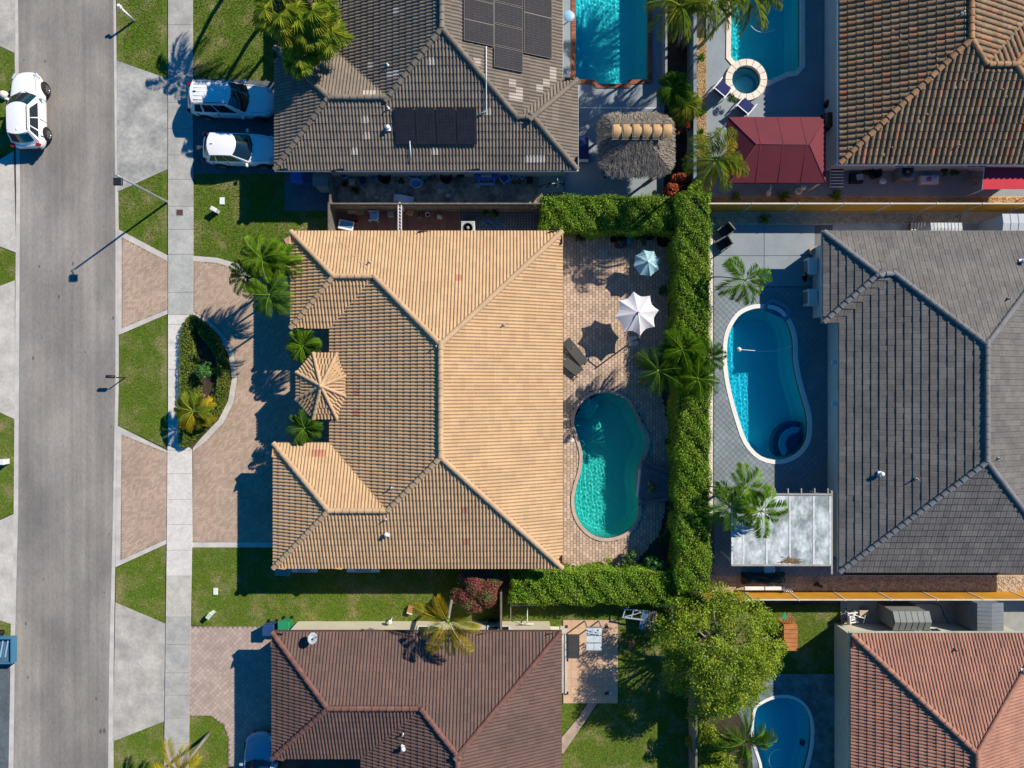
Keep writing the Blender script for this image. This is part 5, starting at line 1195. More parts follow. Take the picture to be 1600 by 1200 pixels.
for a in ((-1.2, 1.15, -.80, -.74), (-1.2, 1.15, .66, .72), (1.1, 1.16, -.8, .7)): MB().box(*a, .4, .85).build('side_rail', plast('teal_blue_metal', (.05, .18, .30)), t)
mb = MB()
for i in range(6): mb.beam((-.9 + i * .3, -.5, .6), (-.7 + i * .3, .5, .62), .06, .05)
mb.build('load_bars', Plb, t)
for sg in (-1, 1): mb = MB(); mb.M = Matrix.Translation((0, sg * .85, .3)) @ Matrix.Rotation(math.pi / 2, 4, 'X'); mb.lathe([(.1, -.08), (.3, -.08), (.3, .08), (.1, .08)], n=16); mb.build('wheel', M_black, t)

# satellite dish on the maroon roof edge
p = R3.on(494, 990); t = thing('satellite_dish', 'grey satellite dish mounted on the maroon roof eave', 'satellite dish', p)
mb = MB(); mb.M = Matrix.Translation((0, 0, .75)) @ Matrix.Rotation(-.5, 4, 'X') @ Matrix.Rotation(.35, 4, 'Y'); mb.lathe([(.0, 0), (.13, .015), (.24, .05), (.31, .10), (.315, .11), (.24, .065), (.13, .03), (0, .015)], n=20, sx=.8, caps=False); mb.build('dish', plast('dish_grey', (.30, .34, .36)), t)
MB().tube([(0, 0, -.05), (0, 0, .4), (0, .05, .72)], .03, 8).build('mast', M_metal, t); MB().tube([(0, 0, .5), (.25, .12, .95), (.28, .16, 1.05)], .015, 6).cbox((.3, .18, 1.06), (.08, .1, .08)).build('receiver_arm', M_metal, t)
simple('garden_lamp', 'round white lamp beside the cream strip above the maroon roof', 'lamp', 609, 972, .9, [('post', M_white, lambda b: b.tube([(0, 0, 0), (0, 0, .8)], .03, 8)), ('globe', Pwh, lambda b: b.lathe([(.03, .75), (.12, .8), (.14, .9), (.1, 1.0), (.01, 1.03)], n=14))])
simple('wooden_crate', 'small orange brown crate lying on the lawn by the yellow palm', 'crate', 640, 954, .3, [('box', mat('orange_wood', (.45, .2, .08)), lambda b: b.cbox((0, 0, .15), (.32, .42, .3), rz=-.3, bev=.02)), ('rim', Pwh, lambda b: b.cbox((0, -.18, .31), (.34, .06, .03), rz=-.3))])
# eave boxes at the lower wall of the main house
simple('storage_bench', 'teal bench tucked under the lower eave corner of the tan house', 'bench', 441, 893, .6, [('top', Pteal, lambda b: b.cbox((0, 0, .55), (.9, .5, .08), bev=.02)), ('base', Pteal, lambda b: b.cbox((0, 0, .26), (.8, .4, .5)))])
for x, w_, lb in ((475, 1.55, 'white folded shutter panel nearest the teal bench'), (567, 1.95, 'longer white folded shutter panel lying below the eave')):
    simple('shutter_panel', lb, 'shutter panel', x, 891, .3, [('panel', Pwh, lambda b: b.cbox((0, 0, .2), (w_, .28, .1), bev=.01)), ('frame', M_metal, lambda b: b.cbox((0, 0, .27), (w_ * .5, .2, .03)))])

# ---------------------------------------------------------------- fences
def fence(name, label, xa, xb, y_top, h, side, m, panel_px, post=True, plank=False, top_m=None, post_m=None, group=None):
    a = G(xa, y_top, h); b = G(xb, y_top, h); t = thing(name, label, 'fence', (a.x, a.y, 0), group=group); Lf = b.x - a.x
    n = max(1, round(Lf / (panel_px / PPM))); w_ = Lf / n
    for i in range(n):
        mb = MB()
        if plank:
            k = int(w_ / .14)
            for j in range(k): mb.box(i * w_ + j * w_ / k + .008, i * w_ + (j + 1) * w_ / k - .008, -.012 + random.uniform(-.004, .004), .012, .04, h - random.uniform(0, .03))
            mb.build('panel', m, t)['kind'] = 'stuff'
        else: mb.box(i * w_ + .05, (i + 1) * w_ - .03, -.02, .02, .05, h - .02).build('panel', m, t)
        if post: MB().box(i * w_ - .045, i * w_ + .045, -.05, .05, 0, h + .05).build('post', post_m or m, t)
    MB().box(0, Lf, -.04, .04, h - .02, h + .025).build('top_rail', top_m or m, t)
    for z in (.35, h - .35): MB().box(0, Lf, -.05 * 1, -.02, z, z + .08).build('rail', m, t) if plank else None
    return t
def fence_y(name, label, x_top, ya, yb, h, m, panel_px, top_m=None, plank=False, thick=.02):
    a = G(x_top, yb, h); b = G(x_top, ya, h); t = thing(name, label, 'fence', (a.x, a.y, 0)); Lf = b.y - a.y; n = max(1, round(Lf / (panel_px / PPM))); w_ = Lf / n
    for i in range(n):
        mb = MB()
        if plank:
            k = int(w_ / .14)
            for j in range(k): mb.box(-.012, .012, i * w_ + j * w_ / k + .008, i * w_ + (j + 1) * w_ / k - .008, .04, h - random.uniform(0, .03))
            mb.build('panel', m, t)['kind'] = 'stuff'
        else: mb.box(-thick, thick, i * w_ + .05, (i + 1) * w_ - .02, 0, h - .02).build('panel', m, t)
        MB().box(-.045 - thick, .045 + thick, i * w_ - .045, i * w_ + .045, 0, h + .03).build('post', m, t)
    MB().box(-.04 - thick, .04 + thick, 0, Lf, h - .02, h + .02).build('top_rail', top_m or m, t)
    return t
M_whtrail = mat('cream_rail', (.62, .56, .46), var=.08, scale=3)
fence('wooden_fence', 'golden stained fence with cream top rail above the grey roofed house', 1104, 1680, 318, 1.75, 1, M_orange, 66, top_m=M_whtrail, post_m=M_whtrail)
fence('wooden_fence', 'sunlit golden stained fence along the lower gravel strip', 1104, 1680, 937, 1.55, -1, M_orange, 66, top_m=M_whtrail, post_m=M_whtrail)
fence('picket_fence', 'weathered grey board fence between the dirty side yard and the red tiled path', 516, 848, 318, 1.7, 1, M_woodg, 58, plank=True)
fence_y('side_gate_fence', 'grey board fence closing the side path at its left end', 514, 316, 366, 1.7, M_woodg, 50, plank=True)
fence_y('side_gate_fence', 'short grey fence at the left end of the dirty side yard', 516, 280, 316, 1.6, M_woodg, 40, plank=True)
fence_y('board_fence', 'grey board fence by the planting bed left of the round spa', 1086, -40, 300, 1.7, mat('blue_grey_fence', (.20, .26, .28), var=.15, scale=2), 60, thick=.05)
fence_y('board_fence', 'dark board fence between lower garden and the groundcover bed', 1088, 1080, 1240, 1.7, mat('grey_green_fence', (.16, .17, .14), var=.15), 55, plank=True)
fence_y('board_fence', 'grey board fence below the copper shrub', 783, 925, 987, 1.6, M_woodg, 62, plank=True)
fence_y('low_fence', 'thin dark fence right of the rectangular pool', 1041, -40, 120, 1.1, Pgr, 50)
# lattice gate across the side path
a = G(625, 318, 1.6); t = thing('lattice_gate', 'white lattice gate across the red tiled path', 'gate', (a.x, a.y, 0)); 
for x in (-.09, .09): MB().beam((x, 0, 1.65), (x, -1.75, 1.65), .05, .05).build('rail', M_white, t)
mb = MB()
for i in range(9): mb.beam((-.09, -.19 * i, 1.66), (.09, -.19 * i - .12, 1.66), .03, .03)
mb.build('lattice', M_white, t)
for y in (0, -1.75): MB().box(-.05, .05, y - .05, y + .05, 0, 1.7).build('post', M_white, t)

# ---------------------------------------------------------------- umbrellas
def umbrella(label, px, py, h, R, n, cm, rise, offset=False, rot=0, base=None, scallop=.12):
    c = G(px, py, h); t = thing('patio_umbrella', label, 'umbrella', (c.x, c.y, 0), rot); k = 6
    for i in range(n):
        a0, a1 = 2 * math.pi * i / n, 2 * math.pi * (i + 1) / n; P = []
        for r in range(k + 1):
            f = r / k; row = []
            for j in range(5):
                u = j / 4; s_ = math.sin(math.pi * u); p0 = Vector((math.cos(a0), math.sin(a0), 0)); p1 = Vector((math.cos(a1), math.sin(a1), 0)); d = p0.lerp(p1, u); rr = R * f * (1 - scallop * s_ * f)
                row.append((d.x * rr, d.y * rr, h - rise * f ** 1.15 - .05 * s_ * f))
            P.append(row)
        MB().grid(P, False).build('canopy_panel', cm, t)
        MB().tube([(0, 0, h - .02), (R * math.cos(a0) * .98, R * math.sin(a0) * .98, h - rise - .015)], .012, 5).build('rib', M_dark if offset else M_white, t)
    MB().lathe([(.07, h - .02), (.08, h + .03), (.02, h + .08)], n=10).build('finial', M_dark if offset else M_white, t)
    if offset:
        b = base; MB().tube([(b[0], b[1], 0), (b[0], b[1], 2.2)], .045, 8).build('pole', M_dark, t); MB().tube([(b[0], b[1], 2.1), (b[0] * .5, b[1] * .5, h + .22), (0, 0, h + .1)], .03, 8).build('arm', M_white, t); MB().cbox((b[0], b[1], .06), (.55, .55, .1), bev=.02).build('base', M_cops, t)
    else:
        MB().tube([(0, 0, 0), (0, 0, h)], .025, 8).build('pole', M_white, t); MB().lathe([(.28, 0), (.28, .06), (.06, .1)], n=16).build('base', M_dark, t)
    return t
umbrella('pale blue patio umbrella on the upper patio, smaller of the two', 1013, 409, 1.85, .80, 8, mat('pale_blue_canvas', (.36, .58, .62), var=.04, rough=.9, trans=.15), .4, rot=.25, scallop=.05)
umbrella('large white scalloped cantilever umbrella over the tan patio', 997, 489, 2.3, 1.28, 8, mat('white_canvas', (.70, .68, .70), var=.04, rough=.9, trans=.12), .38, offset=True, rot=.15, base=(-.10, -1.45), scallop=.14)
# loungers
def lounger(label, px, py, rz, m, L_=1.75, W_=.58, back=.5, group=None, z=.32, frame=M_dark):
    c = G(px, py, z); t = thing('sun_lounger', label, 'sun lounger', (c.x, c.y, 0), rz, group)
    MB().cbox((-.25, 0, z), (L_ * .65, W_, .06), bev=.015).build('seat', m, t)
    a = .5; MB().cbox((L_ * .37, 0, z + .16), (L_ * .36, W_, .05), tilt=(0, -a), bev=.015).build('backrest', m, t)
    for x in (-L_ * .5, L_ * .2):
        for y in (-W_ * .45, W_ * .45): MB().box(x - .02, x + .02, y - .02, y + .02, 0, z).build('leg', frame, t)
    for y in (-W_ * .5, W_ * .5): MB().box(-L_ * .55, L_ * .3, y - .02, y + .02, z - .05, z - .01).build('side_rail', frame, t)
    return t
M_char = mat('charcoal_mesh_fabric', (.075, .075, .07), var=.1, rough=.8)
lounger('charcoal sun lounger nearer the teal pool, by the tan roof', 888, 569, math.radians(142), M_char, group='pair of charcoal loungers'); lounger('charcoal sun lounger on the upper side of the pair by the tan roof', 899, 551, math.radians(130), M_char, group='pair of charcoal loungers')
def armchair(label, px, py, rz, fm, cm, s=1, group=None, name='garden_chair', stripes=False):
    c = G(px, py, .4); t = thing(name, label, 'chair', (c.x, c.y, 0), rz, group); w_ = .62 * s
    MB().cbox((0, 0, .36), (.55 * s, w_ * .84, .10), bev=.03).build('seat', cm, t)
    MB().cbox((-.32 * s, 0, .6), (.08, w_ * .84, .55), tilt=(0, -.3), bev=.03).build('backrest', cm, t)
    for y in (-w_ / 2, w_ / 2):
        MB().cbox((0, y, .55), (.66 * s, .07, .05), bev=.01).build('armrest', fm, t)
        for x in (-.28 * s, .28 * s): MB().box(x - .025, x + .025, y - .025, y + .025, 0, .54).build('leg', fm, t)
    MB().cbox((-.36 * s, 0, .86), (.05, w_ * .95, .05)).build('top_rail', fm, t)
    return t
armchair('white garden chair with navy cushion left of the topiary ball', 1129, 139, math.radians(50), M_white, Pnavy, 1.4, 'navy cushioned chairs by the spa'); armchair('white garden chair with navy cushion right of the topiary ball', 1165, 166, math.radians(50), M_white, Pnavy, 1.4, 'navy cushioned chairs by the spa')
armchair('dark grey garden chair nearer the fence in the deck corner', 1132, 362, math.radians(-140), mat('grey_wicker', (.14, .14, .14)), Pblk, 1.05, 'dark chairs in the deck corner'); armchair('dark grey garden chair below the other in the deck corner', 1129, 382, math.radians(-150), mat('grey_wicker', (.14, .14, .14)), Pblk, 1.05, 'dark chairs in the deck corner')
# striped lounge chair
c = G(1308, 276, .4); t = thing('striped_lounge_chair', 'black and white striped lounge chair by the wall below the brown roof corner', 'chair', (c.x, c.y, 0))
for i in range(14): MB().cbox((.02 if i % 2 else 0, .58 - i * .09, .38 + (.02 * max(0, 5 - i))), (.72, .085, .05), bev=.01).build('slat', M_white if i % 2 else Pblk, t)
for x in (-.36, .36): MB().box(x - .02, x + .02, -.62, .6, .28, .34).build('side_rail', M_white, t)
for x in (-.33, .33):
    for y in (-.5, .5): MB().box(x - .02, x + .02, y - .02, y + .02, 0, .3).build('leg', M_white, t)

# ---------------------------------------------------------------- tiki hut
c = G(996, 222, 2.6); t = thing('thatched_hut', 'thatched palapa hut with a tan panelled ridge beside the brown roofed house', 'hut', (c.x, c.y, 0))
X, Y = 2.1, 1.75; n = 17000; P = []; 
def thatch_h(x, y):
    d = np.minimum(X - np.abs(x), Y - np.abs(y)); return 2.15 + np.clip(d, 0, 2) * .62
u = rng.uniform(-X, X, n); v = rng.uniform(-Y, Y, n); d1 = X - np.abs(u); d2 = Y - np.abs(v); corner = (np.abs(u) > X - .9) & (np.abs(v) > Y - .9) & ((np.abs(u) - (X - .9)) ** 2 + (np.abs(v) - (Y - .9)) ** 2 > .81)
u, v, d1, d2 = u[~corner], v[~corner], d1[~corner], d2[~corner]; n = len(u)
dirx = np.where(d1 < d2, np.sign(u), 0) + rng.normal(0, .22, n); diry = np.where(d1 < d2, 0, np.sign(v)) + rng.normal(0, .22, n); l = rng.uniform(.12, .24, n); dn = np.hypot(dirx, diry); dirx /= dn; diry /= dn
z = thatch_h(u, v) + rng.normal(.03, .045, n); wv = rng.uniform(.007, .018, n)
A = np.stack([u, v, z], 1); D = np.stack([dirx, diry, np.full(n, -.62)], 1) * l[:, None]; Sx = np.stack([-diry, dirx, 0 * u], 1) * wv[:, None]
V = np.stack([A - Sx, A + Sx, A + D + Sx * .4, A + D - Sx * .4], 1).reshape(-1, 3)
o = add_obj('thatch', np_mesh('thatch', V, np.arange(4 * n).reshape(-1, 4), mat('grey_palm_thatch', (.30, .25, .20), col2=(.20, .175, .145), scale=2, rnd=.55, rough=.95)), t); o['kind'] = 'stuff'
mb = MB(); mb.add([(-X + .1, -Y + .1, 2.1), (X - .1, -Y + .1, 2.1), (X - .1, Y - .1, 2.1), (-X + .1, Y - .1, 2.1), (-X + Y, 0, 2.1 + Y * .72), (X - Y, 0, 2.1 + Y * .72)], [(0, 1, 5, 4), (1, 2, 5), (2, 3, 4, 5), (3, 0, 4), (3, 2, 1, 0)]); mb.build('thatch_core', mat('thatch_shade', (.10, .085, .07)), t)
rc = G(1000, 204, 3.35) - c
for i in range(6):
    x = rc.x - 1.25 + i * .56
    P = [[(x - .22 + .44 * a / 3, rc.y + (j - 3) * .13, 3.45 - .05 * (j - 3) ** 2 / 2 + .03 * math.sin(math.pi * a / 3)) for a in range(4)] for j in range(7)]
    MB().grid(P).build('ridge_panel', M_tan, t)
    MB().beam((x - .28, rc.y - .42, 3.36), (x - .28, rc.y + .42, 3.36), .05, .2).build('ridge_batten', M_woodg, t)
for y in (-.46, .46): MB().beam((rc.x - 1.6, rc.y + y, 3.28), (rc.x + 1.8, rc.y + y, 3.28), .05, .05).build('ridge_pole', M_woodg, t)
for x in (-1.5, 1.5):
    for y in (-1.2, 1.2): MB().tube([(x, y, 0), (x, y, 2.4)], .08, 8).build('post', M_woodg, t)

# ---------------------------------------------------------------- red canopy
M_red = mat('dark_red_canvas', (.135, .012, .024), col2=(.115, .011, .021), scale=1, rough=.75)
a = G(1138, 285, 2.3); b = G(1290, 183, 2.3); c = (a + b) / 2; hx, hy = (b.x - a.x) / 2, (b.y - a.y) / 2
t = thing('canopy', 'large dark red hipped fabric canopy by the spa deck', 'canopy', (c.x, c.y, 0)); e_, pk = 2.3, 3.15; rx = hx * .53
MBs = {'front_panel': [(-hx, -hy, e_), (hx, -hy, e_), (rx, 0, pk), (-rx, 0, pk)], 'back_panel': [(hx, hy, e_), (-hx, hy, e_), (-rx, 0, pk), (rx, 0, pk)], 'left_panel': [(-hx, hy, e_), (-hx, -hy, e_), (-rx, 0, pk)], 'right_panel': [(hx, -hy, e_), (hx, hy, e_), (rx, 0, pk)]}
for k, vs in MBs.items(): MB().add(vs, [tuple(range(len(vs)))]).build(k, M_red, t)
for p0, p1 in (((-hx, -hy, e_), (-rx, 0, pk)), ((hx, -hy, e_), (rx, 0, pk)), ((-hx, hy, e_), (-rx, 0, pk)), ((hx, hy, e_), (rx, 0, pk)), ((-rx, 0, pk), (rx, 0, pk)), ((-hx * .45, -hy, e_), (-hx * .45, 0, pk)), ((0.03, -hy, e_), (0.03, 0, pk)), ((hx * .48, -hy, e_), (hx * .48, 0, pk)), ((-hx * .45, hy, e_), (-hx * .45, 0, pk)), ((0.03, hy, e_), (0.03, 0, pk)), ((hx * .48, hy, e_), (hx * .48, 0, pk))):
    MB().tube([p0, p1], .018, 5).build('seam', M_red, t)
for i, (x0, x1, y0, y1) in enumerate(((-hx, hx, -hy - .01, -hy + .01), (-hx, hx, hy - .01, hy + .01), (-hx - .01, -hx + .01, -hy, hy), (hx - .01, hx + .01, -hy, hy))): MB().box(x0, x1, y0, y1, e_ - .28, e_ - .002).build('valance', M_red, t)
for x in (-hx + .1, hx - .1):
    for y in (-hy + .1, hy - .1): MB().tube([(x, y, 0), (x, y, e_)], .05, 8).build('post', M_white, t)
a = G(1537, 295, 2.2); b = G(1640, 262, 2.2); t = thing('awning', 'bright red flat awning under the upper right eave', 'awning', ((a.x + b.x) / 2, (a.y + b.y) / 2, 0)); hx, hy = (b.x - a.x) / 2, (b.y - a.y) / 2
MB().add([(-hx, -hy, 2.1), (hx, -hy, 2.1), (hx, hy, 2.3), (-hx, hy, 2.3)], [(0, 1, 2, 3)]).build('awning_fabric', mat('bright_red_canvas', (.62, .03, .05), var=.05, rough=.8), t)
for x in (-hx, 0, hx - .1): MB().beam((x, -hy, 2.07), (x, hy, 2.27), .04, .04).build('frame_bar', M_white, t)
for x in (-hx + .05, hx - .1): MB().tube([(x, -hy, 0), (x, -hy, 2.08)], .03, 6).build('post', M_white, t)

# ---------------------------------------------------------------- white patio roof with beams
a = G(1144, 882, 2.5); b = G(1297, 775, 2.5); c = (a + b) / 2; hx, hy = (b.x - a.x) / 2, (b.y - a.y) / 2
t = thing('patio_roof', 'dirty white flat patio roof with raised white seams beside the grey roofed house', 'patio roof', (c.x, c.y, 0))
M_dirty = mat('mildewed_white_panel', (.60, .65, .66), col2=(.22, .26, .26), scale=1.1, fine=.22, fscale=5, rough=.7, thr=(.36, .60), stretch=(1.3, .8, 1))
xs = [-hx, -hx + .62, -hx + 1.95, -hx + 3.25, -hx + 4.6, hx]
for i in range(5): MB().box(xs[i] + .03, xs[i + 1] - .03, -hy, hy, 2.44, 2.5).build('roof_panel', M_dirty, t)
for i, x in enumerate(xs): MB().box(x - .055, x + .055, -hy, hy + .0, 2.46, 2.515).build('seam_cap', mat('seam_white', (.66, .68, .67), var=.15, scale=4), t)
for y, w_ in ((-hy - .08, .12), (hy + .04, .12)): MB().box(-hx - .05, hx + .12, y, y + w_ * .8, 2.36, 2.54).build('edge_beam', mat('taupe_beam', (.38, .36, .33)), t)
MB().box(hx + .06, hx + .16, -hy - .55, hy + .3, 2.34, 2.49).build('side_beam', mat('taupe_beam', (.38, .36, .33)), t)
for i in range(5): x = hx - .1 - i * .75; MB().box(x - .03, x + .03, hy + .12, hy + .42, 2.38, 2.48).build('rafter_tail', mat('taupe_beam', (.38, .36, .33)), t)
for x in (-hx + .1, hx - .05):
    for y in (-hy + .1, hy - .1): MB().box(x - .06, x + .06, y - .06, y + .06, 0, 2.44).build('post', M_white, t)
mb = MB()
for i in range(40): a_ = random.uniform(-.5, .5); mb.beam((.5 + random.gauss(0, .25) , -hy + .1 + abs(random.gauss(0, .12)), 2.53), (.5 + random.gauss(0, .35), -hy + .1 + abs(random.gauss(0, .15)), 2.56), .02, .015)
o = mb.build('dry_frond_litter', M_palmb, None, loc=(c.x, c.y, 0)); tag(o, 'dry palm debris lying on the lower edge of the white patio roof', 'debris', kind='stuff')
simple('green_mat', 'bright green mat on the deck above the white patio roof', 'mat', 1196, 768, .05, [('mat', mat('bright_green_mat', (.10, .32, .03), var=.1), lambda b: b.cbox((0, 0, .06), (1.3, .45, .02))), ('border', mat('mat_border', (.05, .18, .02)), lambda b: b.cbox((0, -.2, .075), (1.3, .05, .01)))])

# ---------------------------------------------------------------- solar panels
M_cell = mat('solar_cell', (.020, .020, .028), col2=(.028, .028, .036), scale=3, rough=.4, spec=.3); M_cell2 = mat('solar_cell_pale', (.030, .027, .036), var=.1, rough=.6, spec=.08)
def solar(rf, px, py, side, wpx, hpx, label, m, cells=(6, 10)):
    p = rf.on(px, py); (nx, ny), (tx, ty) = SIDES[side]; s_ = rf.s
    d = Vector((nx, ny, -s_)).normalized(); al = Vector((tx, ty, 0)); up = d.cross(al); 
    if up.z < 0: up = -up
    wx, wy = wpx / PPM * .9, hpx / PPM * .9
    if side in 'EW': along, down = wy, wx / math.cos(math.atan(s_))
    else: along, down = wx, wy / math.cos(math.atan(s_))
    t = thing('solar_panel', label, 'solar panel', p); M = Matrix(((al.x, d.x, up.x, 0), (al.y, d.y, up.y, 0), (al.z, d.z, up.z, 0), (0, 0, 0, 1)))
    mb = MB(); mb.M = M; mb.box(-along / 2 + .01, along / 2 - .01, -down / 2 + .01, down / 2 - .01, .12, .16); mb.build('frame', M_dark, t)
    mb = MB(); mb.M = M; ca, cd = cells if side in 'SN' else cells[::-1]
    for i in range(ca):
        for j in range(cd):
            mb.box(-along / 2 + .03 + (along - .06) * i / ca + .006, -along / 2 + .03 + (along - .06) * (i + 1) / ca - .006, -down / 2 + .03 + (down - .06) * j / cd + .004, -down / 2 + .03 + (down - .06) * (j + 1) / cd - .004, .161, .166)
    mb.build('cell_grid', m, t)['kind'] = 'stuff'
    return t
gs = 'solar panels in the tall array on the upper roof slope'
for ci, (x, ys) in enumerate(((747, (-14, 20, 53)), (793, (-14, 20, 54, 88, 100)[:4]), (839, (-22, 10, 42, 73)))):
    for ri, y in enumerate(ys): solar(R2, x, y + (6 if ci == 1 else 0), 'E', 45.5, 33, 'pale grey solar panel, column %s of three and row %s from the top' % (['left', 'middle', 'right'][ci], ['one', 'two', 'three', 'four'][ri]), M_cell2, (6, 8)).__setitem__('group', gs)
for i in range(4): solar(R2, 633.5 + 32 * i, 197, 'S', 32, 50, ['black solar panel at the left end of the row of four', 'black solar panel second from the left in the row of four', 'black solar panel third from the left in the row of four', 'black solar panel at the right end of the row of four'][i], M_cell).__setitem__('group', 'row of four black solar panels')
a = [R2.on(760, y) for y in range(75, 180, 5)] + [R2.on(746, 181)]; mb = MB(); mb.tube([p + Vector((0, 0, .17)) for p in a], .028, 6); tag(mb.build('conduit_pipe', Pwh), 'white conduit pipe running down from the tall solar array', 'pipe')
a = [R2.on(641, 222), R2.on(643, 252)]; mb = MB(); mb.tube([p + Vector((0, 0, .17)) for p in a], .028, 6); tag(mb.build('conduit_pipe', Pwh), 'short white pipe below the row of four solar panels', 'pipe')
# ---------------------------------------------------------------- smaller yard things
def tub(name, label, px, py, r, h, m, m2=None, sx=1.0, group=None):
    return simple(name, label, name.split('_')[-1], px, py, h, [('body', m, lambda b: b.lathe([(r * .75, 0), (r, h), (r * .93, h), (r * .7, h * .25), (0.001, h * .22)], n=18, sx=sx, caps=False)), ('rim', m2 or m, lambda b: b.lathe([(r * .95, h), (r * 1.04, h + .01), (r * 1.04, h + .04), (r * .95, h + .045)], n=18, sx=sx, caps=False))], group=group)
tub('plastic_tub', 'light blue oval tub standing near the grey shed', 537, 271, .30, .5, Plb, sx=.8)
tub('plastic_bucket', 'red bucket in the dirty side yard', 538, 287, .18, .35, Pred)
lid_box(.32, .36, .4, Pbe, Pbe, 'storage_box', 'beige box beside the red bucket in the side yard', 'box', 549, 284)
tub('plastic_tub', 'light blue round tub in the middle of the dirty side yard', 584, 274, .27, .4, Plb, Pteal)
tub('plastic_tub', 'large black round tub beside the light blue round one', 601, 277, .36, .5, Pblk)
tub('plastic_tub', 'long pale blue tub right of centre in the side yard, upper one', 645, 273, .24, .3, Plb, Pwh, sx=1.5); tub('plastic_tub', 'oval pale blue tub right of centre in the side yard, lower one', 650, 286, .28, .35, Plb, Pwh, sx=1.3)
tub('plastic_tub', 'black round tub beside the purple tricycle', 697, 277, .36, .5, Pblk)
for x, lb in ((798, 'left'), (807, 'middle'), (816, 'right')): tub('plastic_bucket', 'white bucket, %s one of three beside the blue chair' % lb, x, 276, .15, .35, Pwh, group='three white buckets')
for x, lb in ((804, 'left one'), (812, 'right one')): tub('clay_pot', 'orange clay pot in front of the white buckets, ' + lb, x, 285, .14, .25, Pclay, group='two clay pots')
# grey shed
def shed(label, px0, px1, py0, py1, h, m, ridge=.3, axis='x', name='garden_shed', ribs=0, mw=None):
    a = G(px0, py1, h); b = G(px1, py0, h); cx, cy = (a.x + b.x) / 2, (a.y + b.y) / 2; hx, hy = (b.x - a.x) / 2, (b.y - a.y) / 2; t = thing(name, label, 'shed', (cx, cy, 0))
    MB().box(-hx + .06, hx - .06, -hy + .06, hy - .06, 0, h - .02).build('wall', mw or m, t)
    if axis == 'x': f = [((-hx, -hy, h), (hx, -hy, h), (hx, 0, h + ridge), (-hx, 0, h + ridge)), ((hx, hy, h), (-hx, hy, h), (-hx, 0, h + ridge), (hx, 0, h + ridge))]
    else: f = [((-hx, -hy, h), (0, -hy, h + ridge), (0, hy, h + ridge), (-hx, hy, h)), ((0, -hy, h + ridge), (hx, -hy, h), (hx, hy, h), (0, hy, h + ridge))]
    for q in f:
        vs = list(q) + [(x, y, z - .05) for x, y, z in q]; MB().add(vs, [(0, 1, 2, 3), (7, 6, 5, 4), (0, 4, 5, 1), (1, 5, 6, 2), (2, 6, 7, 3), (3, 7, 4, 0)]).build('roof_panel', m, t)
        n = ribs or 6
        for i in range(1, n):
            u = i / n; p = Vector(q[0]).lerp(Vector(q[1]), u) if axis == 'x' else Vector(q[0]).lerp(Vector(q[3]), u); r = Vector(q[3]).lerp(Vector(q[2]), u) if axis == 'x' else Vector(q[1]).lerp(Vector(q[2]), u)
            MB().beam(p + Vector((0, 0, .01)), r + Vector((0, 0, .01)), .03, .025).build('roof_rib', m, t)
    MB().box(-.35, .35, -hy + .03, -hy + .055, .05, min(1.7, h - .1)).build('door', Pgr, t)
    return t
M_shg = mat('shed_grey_green', (.20, .215, .20), var=.08, scale=2, rough=.7); M_shb = mat('shed_slate_blue', (.17, .19, .205), var=.08, scale=2, rough=.7)
shed('small grey storage shed at the corner under the brown tiled roof', 489, 513, 264, 291, 1.5, M_shg, .12)
shed('pale grey resin shed at the lower right below the golden fence', 1395, 1452, 955, 985, 1.9, M_shg, .25, 'x')
shed('slate blue resin shed right of the pale grey one', 1527, 1568, 942, 992, 2.2, M_shb, .12, 'y', ribs=8)
shed('white panelled shed at the upper right end of the gravel strip', 1566, 1640, 334, 364, 2.1, mat('shed_white_grey', (.46, .48, .50), var=.05), .1, 'x')
shed('small lean white ribbed box shed behind the slate grey roof edge', 1454, 1503, 348, 366, 1.6, mat('ribbed_white_metal', (.55, .56, .57)), .05, 'x', ribs=9)
# grill table and toys in side yard
simple('grill_table', 'blue boat shaped picnic table with a white cooler on top', 'table', 760, 274, .7, [('tabletop', Pblue, lambda b: b.lathe([(.0, .62), (.55, .62), (.58, .66), (.55, .7), (0, .7)], n=20, sx=1.25, sy=.55, caps=False)), ('bench', Plb, lambda b: b.cbox((0, -.42, .4), (.9, .16, .06), bev=.02)), ('leg', Plb, lambda b: b.box(-.5, -.42, -.3, .3, 0, .62).box(.42, .5, -.3, .3, 0, .62)), ('cooler', M_metal, lambda b: b.cbox((0, .05, .82), (.62, .38, .22), bev=.03))])
armchair('small blue plastic chair right of the picnic table', 789, 280, 2.2, Plb, Pblue, .8); armchair('light blue plastic chair on the red tiled path', 584, 338, 3.1, Plb, Plb, .85)
def frame_cycle(label, px, py, rz, m, name='bicycle', s=1.0):
    c = G(px, py, .4); t = thing(name, label, name, (c.x, c.y, .0), rz)
    for x in (-.45 * s, .45 * s): mb = MB(); mb.M = Matrix.Translation((x, 0, .3 * s)) @ Matrix.Rotation(math.pi / 2, 4, 'X'); mb.lathe([(.26 * s, -.02), (.3 * s, -.02), (.3 * s, .02), (.26 * s, .02), (.26 * s, -.02)], n=16, caps=False); mb.build('wheel', M_black, t)
    MB().tube([(-.45 * s, 0, .3 * s), (-.1 * s, 0, .65 * s), (.35 * s, 0, .7 * s), (.45 * s, 0, .3 * s)], .022, 6).tube([(-.1 * s, 0, .65 * s), (0, 0, .3 * s), (.35 * s, 0, .7 * s)], .022, 6).build('frame', m, t)
    MB().tube([(.33 * s, -.25 * s, .85 * s), (.36 * s, 0, .82 * s), (.33 * s, .25 * s, .85 * s)], .018, 6).build('handlebar', m, t); MB().cbox((-.12 * s, 0, .75 * s), (.24 * s, .12 * s, .05), bev=.02).build('saddle', M_dark, t)
    return t
